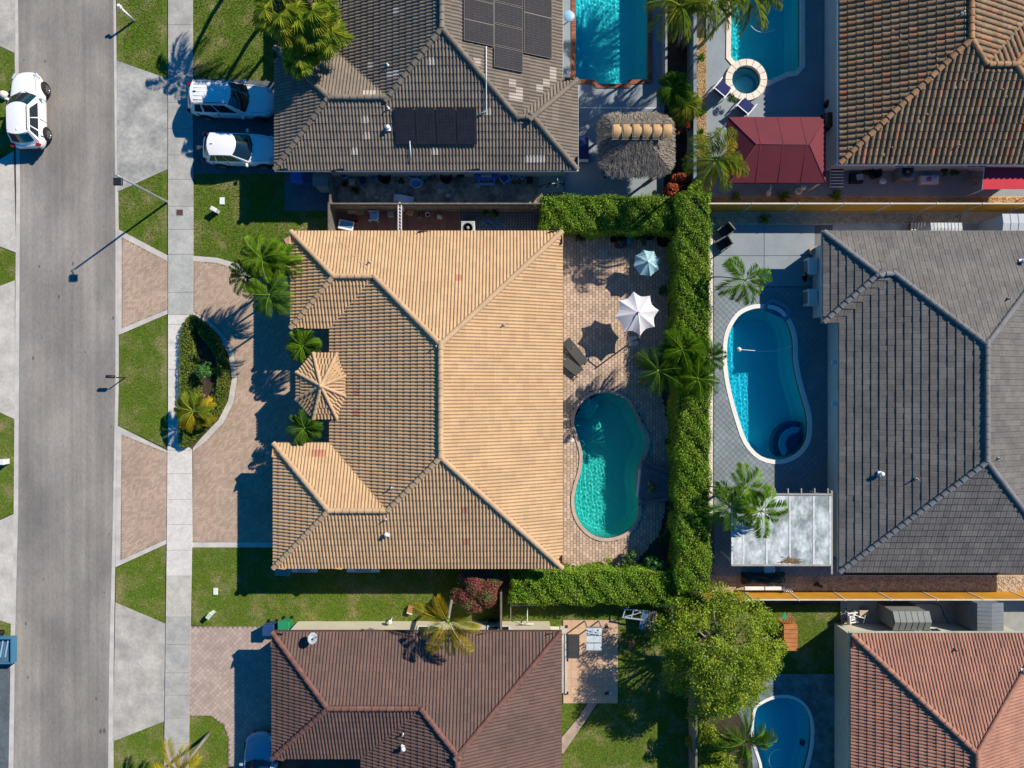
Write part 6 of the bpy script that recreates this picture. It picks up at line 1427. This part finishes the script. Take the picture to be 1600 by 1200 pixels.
frame_cycle('purple tricycle between the pale tubs and the black tub', 676, 276, .5, Ppurp, 'tricycle', .8)
frame_cycle('white framed bicycle standing on the side slab near the hedge', 862, 289, .1, M_white)
frame_cycle('white bicycle among the clutter at the corner of the salmon roof', 1338, 962, -.2, M_white, s=.9); frame_cycle('blue bicycle leaning at the left of the clutter below the golden fence', 1321, 965, 1.3, Pblue, s=.7); frame_cycle('pink kids scooter by the corner of the salmon roof', 1322, 980, -1.0, Ppink, 'scooter', .6)
# white moulded lounger
c = G(631, 311, .3); t = thing('plastic_lounger', 'white curved plastic lounger in the side yard against the fence', 'sun lounger', (c.x, c.y, 0), -.12)
MB().grid([[(-.62 + 1.2 * i / 10, -.22 + .44 * j / 4, .30 + .12 * math.sin(i / 10 * 5)) for j in range(5)] for i in range(11)]).build('seat', Pwh, t)
for x in (-.5, .45): MB().box(x - .03, x + .03, -.2, .2, 0, .3).build('leg', Pwh, t)
# items on the tiled side path
simple('cardboard_piece', 'brown folded cardboard on the red tiled path', 'cardboard', 558, 331, .1, [('sheet', mat('cardboard', (.40, .22, .09)), lambda b: b.cbox((.15, 0, .12), (.5, .34, .05), rz=.1)), ('flap', mat('cardboard_pale', (.5, .35, .2)), lambda b: b.cbox((-.3, -.03, .16), (.5, .2, .03), rz=.05, tilt=(.2, 0)))])
tub('plastic_bucket', 'red bucket on the red tiled path by the framed board', 555, 345, .17, .3, Pred)
simple('framed_board', 'white framed blue board leaning by the eave of the tan roof', 'board', 541, 352, .4, [('frame', M_white, lambda b: b.cbox((0, 0, .42), (.9, .55, .05), rz=-.2, bev=.01)), ('face', plast('sky_blue_board', (.06, .22, .42)), lambda b: b.cbox((0.02, .04, .455), (.74, .34, .02), rz=-.2)), ('stand', M_woodg, lambda b: b.box(-.3, .3, -.05, .05, 0, .4))])
simple('ac_unit', 'air conditioner beside the eave on the grey grid tiles', 'air conditioner', 731, 356, .8, [('case', mat('pale_metal', (.5, .53, .5)), lambda b: b.cbox((0, 0, .4), (.82, .8, .8), bev=.03)), ('fan_grille', M_dark, lambda b: b.lathe([(.30, .80), (.30, .82), (.24, .82), (.24, .80)], n=20)), ('fan_hub', Pgr, lambda b: b.lathe([(.1, .80), (.1, .84), (.01, .85)], n=12))])
simple('ac_unit', 'dark air conditioner below the brown clay tiled roof', 'air conditioner', 1418, 268, .9, [('case', mat('grey_green_metal', (.22, .26, .27)), lambda b: b.cbox((0, 0, .45), (.85, .85, .9), bev=.04)), ('fan_grille', M_dark, lambda b: b.lathe([(.33, .90), (.33, .92), (.0, .91)], n=20)), ('fan_hub', Pgr, lambda b: b.lathe([(.09, .91), (.09, .94), (.01, .95)], n=12))])
simple('tarp', 'crumpled blue grey tarp on the grey grid tiles', 'tarp', 772, 349, .1, [('sheet', mat('blue_tarp', (.10, .17, .25), var=.15, scale=4), lambda b: b.grid([[(-.75 + i * .17 + .12 * math.sin(j), -.35 + j * .1, .08 + .07 * math.sin(i * 2.1 + j * 1.3)) for j in range(8)] for i in range(9)]))])
simple('planter_trough', 'dark trough with debris beside the lattice gate', 'planter', 655, 334, .3, [('trough', M_woodg, lambda b: b.cbox((0, 0, .14), (.2, .42, .28), bev=.02)), ('soil', M_mulch, lambda b: b.cbox((0, 0, .285), (.14, .34, .02)))])
tub('white_bowl', 'white bowl on the dark red tiled path', 668, 335, .14, .15, Pwh)
simple('stone_ornament', 'small grey stone ornament on the dark red tiled path', 'ornament', 686, 337, .4, [('base', M_concdirty, lambda b: b.cbox((0, 0, .1), (.3, .25, .2), bev=.04)), ('figure', M_concdirty, lambda b: b.lathe([(.12, .2), (.15, .35), (.08, .5), (.01, .55)], n=8))])
simple('timber_plank', 'pale yellow timber plank at the end of the upper hedge', 'plank', 837, 310, .9, [('plank', mat('pale_timber', (.60, .38, .16)), lambda b: b.beam((-.25, -.25, .9), (.25, .35, .95), .14, .05)), ('bracket', mat('pale_timber', (.60, .38, .16)), lambda b: b.box(-.22, -.1, -.3, -.15, 0, .9))])
# main patio items
simple('patio_grill', 'black covered grill at the top of the tan patio', 'grill', 972, 377, .9, [('cart', Pblk, lambda b: b.cbox((0, 0, .45), (.55, .5, .85), bev=.03)), ('side_shelf', Pgr, lambda b: b.cbox((.4, .08, .8), (.3, .4, .04), bev=.01)), ('lid', Pblk, lambda b: b.lathe([(.26, .86), (.24, 1.0), (.1, 1.08), (.01, 1.09)], n=14))])
for x, y, r, lb in ((1037, 375, .42, 'large dark round planter in the upper patio corner'), (958, 374, .17, 'small dark plant pot left of the covered grill'), (1015, 368, .28, 'dark planter between the grill and the corner')): 
    t = tub('plant_pot', lb, x, y, r, .45, Pblk); MB().lathe([(r * .9, .36), (.01, .4)], n=12).build('soil', M_mulch, t)
simple('spool_table', 'small dark round table holding a ring beside the lower eave', 'table', 895, 886, .5, [('ring', M_conc, lambda b: b.lathe([(.13, .45), (.2, .45), (.21, .5), (.2, .54), (.13, .54), (.12, .5), (.13, .45)], n=16, caps=False)), ('bowl', Pblk, lambda b: b.lathe([(.1, 0), (.17, .44), (.01, .42)], n=14))])
blob_plant('potted_shrub', 'dry twiggy potted plant under the lower eave corner', 'shrub', 884, 880, 7, .7, M_palmb, lumps=4, dens=.8, smin=.03, smax=.07, trunk=False)
simple('pool_skimmer_lid', 'small white round lid left of the teal pool', 'lid', 893, 688, .03, [('lid', Pwh, lambda b: b.lathe([(.13, .05), (.13, .08), (.1, .09), (.001, .09)], n=16)), ('knob', Pwh, lambda b: b.lathe([(.03, .09), (.03, .11), (.01, .115)], n=8))])
# raised rock planter east of the teal pool
c = G(1022, 757); t = thing('planter_wall', 'low grey stone planter with angled sides right of the teal pool', 'planter', (c.x, c.y, 0))
ptsw = [(1002, 723), (1044, 740), (1046, 776), (998, 776), (998, 755)]; mb = MB(); mb.prism([tuple((G(x, y) - c)[:2]) for x, y in ptsw][::-1], 0, .38); mb.build('slab', mat('dusky_stone', (.20, .16, .16), var=.15, scale=3), t)
for a_, b_ in (((1003, 721), (1046, 738)), ((1046, 778), (998, 788)), ((1005, 732), (1045, 748))): p0, p1 = G(*a_, .4) - c, G(*b_, .4) - c; MB().beam((p0.x, p0.y, .36), (p1.x, p1.y, .36), .16, .12).build('edge_stone', mat('dusky_stone2', (.24, .19, .17), var=.15, scale=3), t)
p0, p1 = G(999, 733) - c, G(995, 776) - c; MB().beam((p0.x, p0.y, .16), (p1.x, p1.y, .16), .10, .2).build('lip', M_copw, t)
# H2 deck things
simple('spa_cover', 'navy square box against the wall right of the brown roof', 'box', 912, 232, .5, [('body', Pnavy, lambda b: b.cbox((0, 0, .25), (.55, 1.2, .5), bev=.03)), ('lid', plast('navy_vinyl', (.01, .02, .12)), lambda b: b.cbox((0, 0, .53), (.58, 1.24, .06), bev=.02))])
simple('white_bench', 'white slatted bench below the navy box', 'bench', 911, 250, .4, [('seat', M_white, lambda b: b.cbox((0, 0, .4), (.62, .22, .05), bev=.01)), ('leg', M_white, lambda b: b.box(-.28, -.22, -.1, .1, 0, .38).box(.22, .28, -.1, .1, 0, .38))])
simple('round_table', 'pale blue round table at the left of the rectangular pool', 'table', 889, 25, .7, [('tabletop', Plb, lambda b: b.lathe([(.32, .66), (.34, .69), (.32, .72), (.001, .72)], n=20)), ('leg', Pwh, lambda b: b.tube([(0, 0, 0), (0, 0, .68)], .04, 8)), ('base', Pwh, lambda b: b.lathe([(.2, 0), (.2, .03), (.05, .06)], n=14))])
simple('hatch', 'small round skimmer hatch left of the rectangular pool corner', 'lid', 889, 113, .04, [('lid', Pwh, lambda b: b.lathe([(.12, .05), (.12, .08), (.001, .09)], n=16)), ('knob', Pgr, lambda b: b.lathe([(.04, .08), (.04, .1), (.001, .105)], n=8))])
mb = MB(); p = [G(905, 168.5, .06), G(1030, 169, .06)]; mb.beam(p[0], p[1], .06, .03); tag(mb.build('deck_drain', M_white), 'thin white drain line across the deck above the thatched hut', 'drain')
simple('timber_block', 'weathered timber block by the lower right of the thatched hut', 'block', 1022, 276, .5, [('block', M_woodg, lambda b: b.cbox((0, 0, .25), (.4, .22, .45), rz=.6, bev=.03)), ('cap', M_cops, lambda b: b.cbox((0, 0, .5), (.3, .2, .05), rz=.6))])
# canopy side things
simple('round_pillar', 'short white round pillar below the red canopy', 'pillar', 1256, 293, .9, [('base', M_copw, lambda b: b.lathe([(.22, 0), (.22, .2), (.15, .25)], n=14)), ('shaft', M_copw, lambda b: b.lathe([(.13, .2), (.12, .85), (.16, .9), (.001, .92)], n=14))])
simple('garden_statue', 'white crane shaped garden statue below the red canopy', 'statue', 1204, 300, .8, [('body', M_copw, lambda b: b.lathe([(.02, .25), (.12, .4), (.14, .55), (.06, .72), (.01, .75)], n=10, sy=1.4)), ('neck', M_copw, lambda b: b.tube([(0, .1, .6), (.02, .2, .8), (.0, .35, .85), (0, .45, .8)], [.05, .035, .03, .01], 8)), ('base', M_copw, lambda b: b.tube([(0, 0, 0), (0, 0, .35)], .03, 6))])
simple('barbecue', 'brown and black barrel barbecue right of the red canopy', 'grill', 1297, 187, 1.0, [('hood', mat('bronze_hood', (.12, .06, .04), var=.1, rough=.3, metal=.5), lambda b: (setattr(b, 'M', Matrix.Translation((0, 0, .85)) @ Matrix.Rotation(math.pi / 2, 4, 'X')), b.lathe([(.001, -.42), (.25, -.41), (.27, -.38), (.27, .38), (.25, .41), (.001, .42)], n=16))), ('cart', Pblk, lambda b: b.cbox((0, 0, .4), (.5, .95, .75), bev=.02)), ('handle', M_metal, lambda b: b.tube([(-.3, -.3, .9), (-.34, -.3, .9), (-.34, .3, .9), (-.3, .3, .9)], .015, 6))])
simple('firepit_pot', 'dark red and black pot standing above the barbecue', 'pot', 1298, 160, .6, [('pot', Pblk, lambda b: b.lathe([(.18, 0), (.28, .3), (.26, .55), (.2, .6), (.001, .5)], n=14)), ('lid', mat('dark_red_enamel', (.12, .015, .015)), lambda b: b.lathe([(.2, .6), (.12, .68), (.001, .7)], n=12))])
tub('plant_pot', 'small black pot on the pale slab below the barbecue', 1297, 219, .2, .35, Pblk)
mb = MB(); pts = [G(x, y, .05) for x, y in catmull([(1222, 135), (1235, 128), (1242, 140), (1250, 165), (1254, 180), (1262, 170), (1272, 150), (1276, 140), (1262, 138), (1256, 148), (1265, 158), (1274, 172), (1272, 182)], closed=False, n=5)]; mb.tube(pts, .018, 5); tag(mb.build('garden_hose', plast('dark_blue_hose', (.02, .04, .1))), 'dark looped hose on the shaded deck beside the turquoise pool', 'hose')
mb = MB(); pts = [G(x, y, .05) for x, y in catmull([(1268, 288), (1285, 298), (1300, 297), (1340, 292), (1420, 290), (1470, 287), (1500, 280)], closed=False, n=5)]; mb.tube(pts, .018, 5); tag(mb.build('garden_hose', plast('dark_hose', (.02, .02, .02))), 'dark hose running along the slab below the clay tiled roof', 'hose')
simple('round_table', 'small white round table below the clay tiled roof wall', 'table', 1380, 283, .5, [('tabletop', Pwh, lambda b: b.lathe([(.2, .45), (.22, .48), (.2, .5), (.001, .5)], n=16, sy=.8)), ('leg', Pwh, lambda b: b.tube([(0, 0, 0), (0, 0, .46)], .03, 6))])
simple('ice_cooler', 'white cooler lid with pink and blue discs on it', 'cooler', 1454, 280, .4, [('box', Pwh, lambda b: b.cbox((0, 0, .18), (1.1, .48, .36), bev=.04)), ('pink_disc', Ppink, lambda b: b.lathe([(.15, .37), (.15, .40), (.001, .41)], (-.08, 0, 0), 14)), ('blue_disc', Plb, lambda b: b.lathe([(.17, .37), (.17, .41), (.001, .42)], (.2, .14, 0), 14))])
tub('plastic_tub', 'black tub in the clutter left of the dark air conditioner', 1370, 270, .32, .5, Pblk)
simple('glass_sheet_box', 'dark box with a pale lid beside the striped lounge chair', 'box', 1340, 277, .4, [('box', Pblk, lambda b: b.cbox((0, 0, .18), (.75, .6, .36), bev=.02)), ('lid', mat('pale_grey_lid', (.4, .43, .46)), lambda b: b.cbox((.15, .02, .38), (.4, .35, .03), rz=.2))])
armchair('white frame chair lying by the bright red awning', 1524, 278, 1.0, Pgr, Pgr, .9)
# H4 wall equipment
for y, lb in ((415, 'upper white condenser box beside the grey roofed house wall'), (464, 'lower white condenser box beside the grey roofed house wall')):
    simple('condenser_box', lb, 'air conditioner', 1271, y, .9, [('case', Pwh, lambda b: b.cbox((0, 0, .45), (.55, .95, .9), bev=.03)), ('grille', Pgr, lambda b: b.cbox((-.285, 0, .45), (.02, .7, .6)))], group='two white boxes by the wall')
blob_plant('dark_plant', 'dark potted plant between the two white condenser boxes', 'plant', 1256, 433, 8, .8, M_core, lumps=5, dens=1.5, smin=.04, smax=.1, trunk=False)
simple('fire_pit_box', 'pale angled panel at the house corner on the grey deck', 'panel', 1273, 391, .5, [('panel', Pbe, lambda b: b.cbox((0, 0, .4), (.5, .4, .06), rz=.4, tilt=(.3, 0), bev=.01)), ('stand', Pgr, lambda b: b.box(-.2, .2, -.15, .15, 0, .35))])
for y, lb in ((566, 'upper white beam bracket on the shaded wall by the oval pool'), (630, 'lower white beam bracket on the shaded wall by the oval pool')):
    simple('wall_light', lb, 'bracket', 1304, y, 2.2, [('arm', Pwh, lambda b: b.cbox((.1, 0, 2.2), (.55, .24, .14), bev=.02)), ('plate', Pwh, lambda b: b.cbox((.4, 0, 2.15), (.06, .34, .4)))])
simple('wall_panel', 'pale blue long box against the wall above the white patio roof', 'box', 1306, 716, .6, [('body', plast('pale_blue_box', (.42, .48, .56)), lambda b: b.cbox((0.05, 0, .3), (.45, 2.1, .6), bev=.02)), ('lid', plast('pale_blue_box', (.42, .48, .56)), lambda b: b.cbox((.05, 0, .62), (.5, 2.15, .04), bev=.01))])
for x, y, c_, lb in ((1307, 868, Pteal, 'teal bin'), (1308, 838, Pblk, 'black bin')): lid_box(.5, .6, .6, c_, c_, 'storage_box', lb + ' standing between the white patio roof and grey roof', 'box', x, y)
simple('firewood_rack', 'pale stacked timber offcuts above the grey roof edge', 'timber', 1434, 354, .4, [('timber_piece', M_cops, lambda b: [b.beam((-.3 + .18 * i, -.2, .3), (-.28 + .18 * i, .25, .34), .1, .08) for i in range(5)]), ('rack', M_woodg, lambda b: b.box(-.4, .5, -.15, .15, 0, .24))])
# pool ropes and cleaners
def rope(label, pts, m, z=-.10, r=.022, name='pool_hose'):
    mb = MB(); mb.tube([G(x, y, z) for x, y in catmull(pts, closed=False, n=5)], r, 6); tag(mb.build(name, m), label, 'hose')
rope('white floating line across the oval blue pool', [(1156, 546), (1180, 548), (1205, 549), (1225, 545), (1240, 539)], Pwh)
rope('white curved cleaner hose in the lower blue pool', [(1222, 1172), (1212, 1172), (1204, 1180), (1202, 1192), (1210, 1206)], Pwh)
rope('white curved hose in the turquoise pool above the spa', [(1173, 40), (1182, 48), (1196, 51), (1211, 46)], Pwh)
simple('pool_float', 'small cream float at the end of the line in the oval pool', 'float', 1155, 546, -.05, [('ball', M_cops, lambda b: b.lathe([(.001, -.18), (.09, -.14), (.12, -.06), (.08, .02), (.001, .04)], n=12)), ('ring', Pwh, lambda b: b.lathe([(.12, -.08), (.14, -.06), (.12, -.04)], n=12))])
simple('pool_cleaner', 'small dark cleaning robot at the shallow end of the lower blue pool', 'pool cleaner', 1252, 1157, -.9, [('body', Ppurp, lambda b: b.cbox((0, 0, -.85), (.28, .34, .2), bev=.05)), ('wheel', M_dark, lambda b: b.box(-.18, -.14, -.15, .15, -1.0, -.85).box(.14, .18, -.15, .15, -1.0, -.85))])
# raised rim of the spa bay north of the oval pool
c = G(1212, 488); t = thing('tanning_ledge', 'blue rounded ledge bay on the upper rim of the oval pool', 'pool ledge', (c.x, c.y, 0)); mb = MB()
path = [tuple((G(x, y) - c)[:2]) for x, y in [(1193, 486), (1197, 474), (1207, 470), (1220, 475), (1230, 482), (1232, 492), (1225, 500)]]
MB().tube([(x, y, LZ + .02) for x, y in path], .13, 6).build('rim', mat('blue_ledge_rim', (.12, .30, .42)), t); MB().prism([(x * .85, y * .85) for x, y in path][::-1], LZ - .02, LZ + .03).build('shelf', mat('blue_ledge', (.06, .2, .34)), t)
# H3 yard
c = G(928, 998, 1.2); t = thing('glass_table_stack', 'metal framed glass topped shelf unit on the tan tiled patio', 'shelf unit', (c.x, c.y, 0))
for x in (-.42, .42):
    for y in (-.66, .66): MB().box(x - .03, x + .03, y - .03, y + .03, 0, 1.2).build('leg', M_metal, t)
for i, y in enumerate((-.44, 0, .44)): MB().box(-.44, -.01, y - .20, y + .20, 1.18, 1.22).box(.01, .44, y - .20, y + .20, 1.18, 1.22).build('glass_pane', mat('frosted_pane', (.55, .62, .66), var=.1, scale=6, rough=.3), t)
for y in (-.67, -.22, .22, .67): MB().box(-.46, .46, y - .025, y + .025, 1.16, 1.25).build('crossbar', M_metal, t)
mb = MB(); [mb.beam((random.uniform(-.4, .4), .45 + random.uniform(-.2, .2), 1.27), (random.uniform(-.4, .4), .45 + random.uniform(-.2, .2), 1.34), .06, .03) for _ in range(9)]; mb.build('folded_bars', mat('frosted_pane', (.55, .62, .66)), t)
for x, y, lb in ((885, 979, 'left upper'), (948, 979, 'right upper'), (886, 1031, 'left middle'), (886, 1083, 'left lower')):
    simple('patio_post_base', 'small dark post base at the %s spot of the tan patio' % lb, 'post base', x, y, .1, [('plate', M_dark, lambda b: b.cbox((0, 0, .09), (.16, .16, .04))), ('stub', M_dark, lambda b: b.cbox((0, 0, .15), (.09, .09, .1)))])
simple('low_wall', 'pale concrete strip along the wall of the maroon roofed house', 'kerb wall', 882, 1020, .1, [('wall', M_conc, lambda b: b.box(-.25, .12, -2.4, 1.6, 0, .14)), ('cap', M_conclight, lambda b: b.box(.02, .12, -2.4, 1.2, .14, .2))])
simple('toy_pile', 'small dark shoes and toys on the tan patio edge', 'toys', 953, 1083, .1, [('shoe', Pblk, lambda b: b.cbox((-.2, 0, .12), (.28, .12, .1), rz=.4, bev=.03)), ('toy', Plb, lambda b: b.cbox((.08, .04, .12), (.22, .12, .1), rz=.3, bev=.03))])
blob_plant('twig_pile', 'brown dry twig pile at the right edge of the tan patio', 'branches', 985, 1005, 9, .4, M_palmb, lumps=6, dens=.7, smin=.05, smax=.14, trunk=False)
c = G(1003, 962, .8); t = thing('swing_frame', 'fallen blue and grey wooden play frame below the lower hedge', 'play frame', (c.x, c.y, 0), -.12)
for y in (-.25, .25): MB().beam((-1.1, y, .7), (.1, y, .75), .07, .07).build('beam', plast('pale_blue_wood', (.35, .42, .52)), t)
for x in (-1.1, -.6): MB().beam((x, -.28, .72), (x + .1, .28, .74), .06, .06).build('crossbar', plast('pale_blue_wood', (.35, .42, .52)), t)
MB().beam((-1.0, -.2, .76), (0, .2, .78), .05, .04).build('brace', plast('pale_blue_wood', (.35, .42, .52)), t)
for i in range(7): MB().beam((.05 + i * .13, .35, .85), (.0 + i * .14, -.85 - .05 * (i % 2), .6), .11, .03).build('slat', M_woodg if i > 2 else plast('faded_blue_board', (.12, .20, .28)), t)
c = G(1055, 956); t = thing('goal_frame', 'thin white L shaped goal frame in the shade below the hedge', 'goal', (c.x, c.y, 0))
MB().tube([tuple(G(1025, 948, 1.0) - c)[:2] + (1.0,), tuple(G(1051, 948, 1.0) - c)[:2] + (1.0,), tuple(G(1051, 972, 1.0) - c)[:2] + (1.0,)], .025, 6).build('top_bar', Pwh, t); p = G(1051, 948, 1.0) - c; MB().tube([(p.x, p.y, 0), (p.x, p.y, 1.0)], .025, 6).build('post', Pwh, t)
c = G(815, 965); t = thing('clothes_frame', 'white metal drying frame above the maroon roof near the grey fence', 'frame', (c.x, c.y, 0))
q = [tuple((G(x, y, 1.2) - c)[:2]) + (1.2,) for x, y in ((798, 970), (798, 946), (836, 946))]; MB().tube(q, .025, 6).build('rail', M_whtrail, t); q = [tuple((G(x, y, .9) - c)[:2]) + (.9,) for x, y in ((824, 948), (824, 972), (811, 975), (834, 975))]; MB().tube(q, .025, 6).build('crossbar', Pwh, t)
for x, y in ((798, 946), (824, 973)): p = G(x, y, 1.0) - c; MB().tube([(p.x, p.y, 0), (p.x, p.y, 1.1)], .025, 6).build('leg', M_metal, t)
c = G(760, 953); t = thing('sprinkler_stand', 'thin pale rod with a small head lying in the shade by the grey fence', 'rod', (c.x, c.y, 0)); p0, p1 = G(728, 958, .3) - c, G(752, 954, .3) - c; MB().tube([(p0.x, p0.y, .3), (p1.x, p1.y, .35)], .02, 6).build('rod', Pbe, t); MB().lathe([(.08, .25), (.12, .35), (.08, .45), (.01, .47)], (p1.x, p1.y, 0), 10).build('head', Pgr, t)
tub('dark_planter', 'dark square planter in the shade against the grey fence', 768, 974, .22, .4, Pblk)
# play house under the tree
c = G(1237, 985, 1.2); t = thing('playhouse', 'orange brown wooden playhouse half hidden by the big tree', 'playhouse', (c.x, c.y, 0)); M_play = mat('orange_cedar', (.50, .19, .06), var=.15, scale=3)
MB().box(-.4, .35, -1.2, .3, 0, 1.05).build('wall', M_play, t)
for i in range(6): MB().box(-.42, .38, -1.22 + i * .25, -1.0 + i * .25, 1.05, 1.12).build('roof_board', M_play, t)
for i in range(4): MB().beam((-.42 + i * .17, .35, 1.0), (-.5 + i * .17, .85, 1.35), .09, .04).build('pergola_slat', M_play, t)
MB().add([(-.75, .7, 1.4), (-.3, .7, 1.3), (-.5, 1.2, 1.5)], [(0, 1, 2)]).build('awning', plast('green_fabric', (.05, .3, .12)), t)
# furniture pile against golden fence
c = G(1198, 912, .6); t = thing('furniture_pile', 'covered patio furniture under a dark green tarp by the golden fence', 'furniture cover', (c.x, c.y, 0))
MB().grid([[(-1.35 + i * .27, -.15 + j * .12, .55 + .14 * math.sin(i * 1.1 + 1) + .1 * math.sin(j * 2.1 + i) - (.5 if j in (0, 6) or i in (0, 10) else 0)) for j in range(7)] for i in range(11)], True).build('tarp', mat('dark_green_tarp', (.008, .035, .03), var=.2, rough=.5), t)
for x0, x1 in ((-1.3, -.15), (-.1, 1.1)): MB().cbox(((x0 + x1) / 2, -.30, .55), (x1 - x0, .22, .08), bev=.03).build('bench_slab', Pwh, t)
for i in range(5): MB().beam((1.0 + i * .1, -.3, .5), (1.15 + i * .12, -.55, .35), .05, .05).build('slat', Pwh, t)
blob_plant('dark_plant', 'small dark teal plant in the gravel by the golden fence', 'plant', 1279, 915, 7, .5, M_banana, lumps=4, dens=1.5, smin=.04, smax=.1, trunk=False)
simple('white_planter_box', 'pale block standing between the patio roof and the green tarp', 'block', 1203, 893, .3, [('block', M_white, lambda b: b.add([(-.3, .3, .25), (.3, .3, .25), (.3, .05, .25), (.0, -.35, .25), (-.3, -.2, .25), (-.3, .3, 0), (.3, .3, 0), (.3, .05, 0), (.0, -.35, 0), (-.3, -.2, 0)], [(4, 3, 2, 1, 0), (0, 1, 6, 5), (1, 2, 7, 6), (2, 3, 8, 7), (3, 4, 9, 8), (4, 0, 5, 9)])), ('cap', M_metal, lambda b: b.cbox((.15, -.05, .28), (.1, .1, .05)))])
for i, (x, y, w_, d_, m_, lb) in enumerate(((1350, 958, .5, .4, Pbe, 'beige box in the clutter at the corner of the salmon roof'), (1340, 984, .7, .35, M_tan, 'tan wicker tray by the salmon roof corner'), (1330, 990, .5, .3, Pwh, 'white tray by the salmon roof corner'))): lid_box(w_, d_, .3, m_, m_, 'storage_box', lb, 'box', x, y, rz=.4 * i)
armchair('white slatted garden chair in the clutter below the golden fence', 1331, 964, .1, M_white, M_white, .9)
rope('dark blue hose curving from the clutter to the slate blue shed', [(1368, 953), (1390, 952), (1420, 944), (1445, 942), (1467, 945), (1475, 962), (1486, 978)], plast('navy_hose', (.01, .03, .12)), z=.05, r=.05, name='garden_hose')
c = G(1276, 1010, 1.0)
# garden bed stones in the gravel strips: real pebbles
def pebbles(name, px, dens, m, label, s=(.02, .042), z=LZ):
    Q = scatter(Gl(px), dens); n = len(Q)
    ang = np.arange(5) * 2 * np.pi / 5; r = rng.uniform(s[0], s[1], n); ph = rng.uniform(0, 6.28, n)
    ring = np.stack([Q[:, None, 0] + r[:, None] * np.cos(ang[None] + ph[:, None]), Q[:, None, 1] + .75 * r[:, None] * np.sin(ang[None] + ph[:, None]), np.full((n, 5), z)], -1)
    topv = np.stack([Q[:, 0] + rng.normal(0, .008, n), Q[:, 1] + rng.normal(0, .008, n), z + r * .7], 1)[:, None]
    V = np.concatenate([ring, topv], 1).reshape(-1, 3); F = (np.array([(i, (i + 1) % 5, 5) for i in range(5)])[None] + (np.arange(n) * 6)[:, None, None]).reshape(-1, 3)
    o = add_obj(name, np_mesh(name, V, F, m)); tag(o, label, 'gravel', kind='stuff')
pebbles('gravel', [(1106, 334), (1500, 334), (1500, 350), (1106, 350)], 330, M_gravel, 'brown gravel in the strip above the blue pool deck')
pebbles('gravel', [(1106, 900), (1640, 900), (1640, 924), (1106, 924)], 330, M_gravel, 'brown gravel in the strip above the sunlit golden fence')
pebbles('gravel', [(1108, 309), (1640, 309), (1640, 322), (1108, 322)], 330, M_gravel_o, 'orange gravel along the shaded side of the upper fence')
pebbles('gravel', [(1088, 70), (1103, 70), (1103, 280), (1090, 310)], 330, M_gravel_o, 'orange gravel strip left of the spa deck')
pebbles('gravel', [(1105, 365), (1112, 365), (1112, 812), (1105, 812)], 330, M_gravel_w, 'white gravel strip along the tall hedge')
pebbles('gravel', [(314, 615), (335, 615), (330, 650), (316, 652)], 120, M_gravel_o, 'tan stones in the driveway island bed')

# more odds and ends in the dirty side yard and on the tiled path
odd = [('potted_plant', 'dark leafy pot at the left wall end of the dirty side yard', 556, 296, 'p'), ('storage_box', 'dark navy crate lying between the light tubs in the side yard', 566, 281, Pnavy), ('storage_box', 'grey crate near the white moulded lounger', 612, 300, Pgr), ('potted_plant', 'small dark plant beside the pale tubs', 628, 284, 'p'),
       ('storage_box', 'teal box left of the purple tricycle', 662, 276, Pteal), ('potted_plant', 'dark bushy pot between the black tub and picnic table', 722, 276, 'p'), ('storage_box', 'beige crate below the picnic table in the side yard', 745, 290, Pbe), ('storage_box', 'black box right of the orange pots', 828, 281, Pblk),
       ('garden_rock', 'pale broken concrete lump in the middle of the side yard', 606, 304, 'r'), ('garden_rock', 'pale rubble lump left of the lattice gate in the side yard', 588, 309, 'r'), ('garden_rock', 'grey rubble stone in the side yard right of centre', 700, 305, 'r'), ('garden_rock', 'grey rubble stone below the black tub', 688, 298, 'r'),
       ('storage_box', 'dark box on the red tiled path beside the fence', 610, 334, Pgr), ('potted_plant', 'dark plant against the fence above the blue tarp', 758, 334, 'p'), ('potted_plant', 'dark plant right of the blue tarp by the fence', 772, 333, 'p'), ('storage_box', 'clay coloured box by the fence on the dark red path', 640, 331, Pclay),
       ('potted_plant', 'dark plant in the clutter left of the bright red awning', 1492, 270, 'p'), ('storage_box', 'grey box in the clutter left of the bright red awning', 1508, 266, Pgr), ('potted_plant', 'dark plant in clutter between the cooler and awning', 1476, 268, 'p'), ('storage_box', 'black crate next to the black tub below the clay tiles', 1356, 266, Pblk)]
for nm, lb, x, y, k in odd:
    if k == 'p': blob_plant(nm, lb, 'plant', x, y, 8, .6, M_banana, lumps=5, dens=1.2, smin=.04, smax=.1, trunk=False)
    elif k == 'r': simple(nm, lb, 'stone', x, y, .1, [('stone', M_conc, lambda b: b.lathe([(.16, .03), (.2, .1), (.12, .2), (.01, .22)], n=7, sx=1.3)), ('chip', M_conc, lambda b: b.cbox((.25, .1, .08), (.12, .1, .08), rz=.6))])
    else: lid_box(.34, .3, .35, k, k, nm, lb, 'box', x, y, rz=random.uniform(-.5, .5))
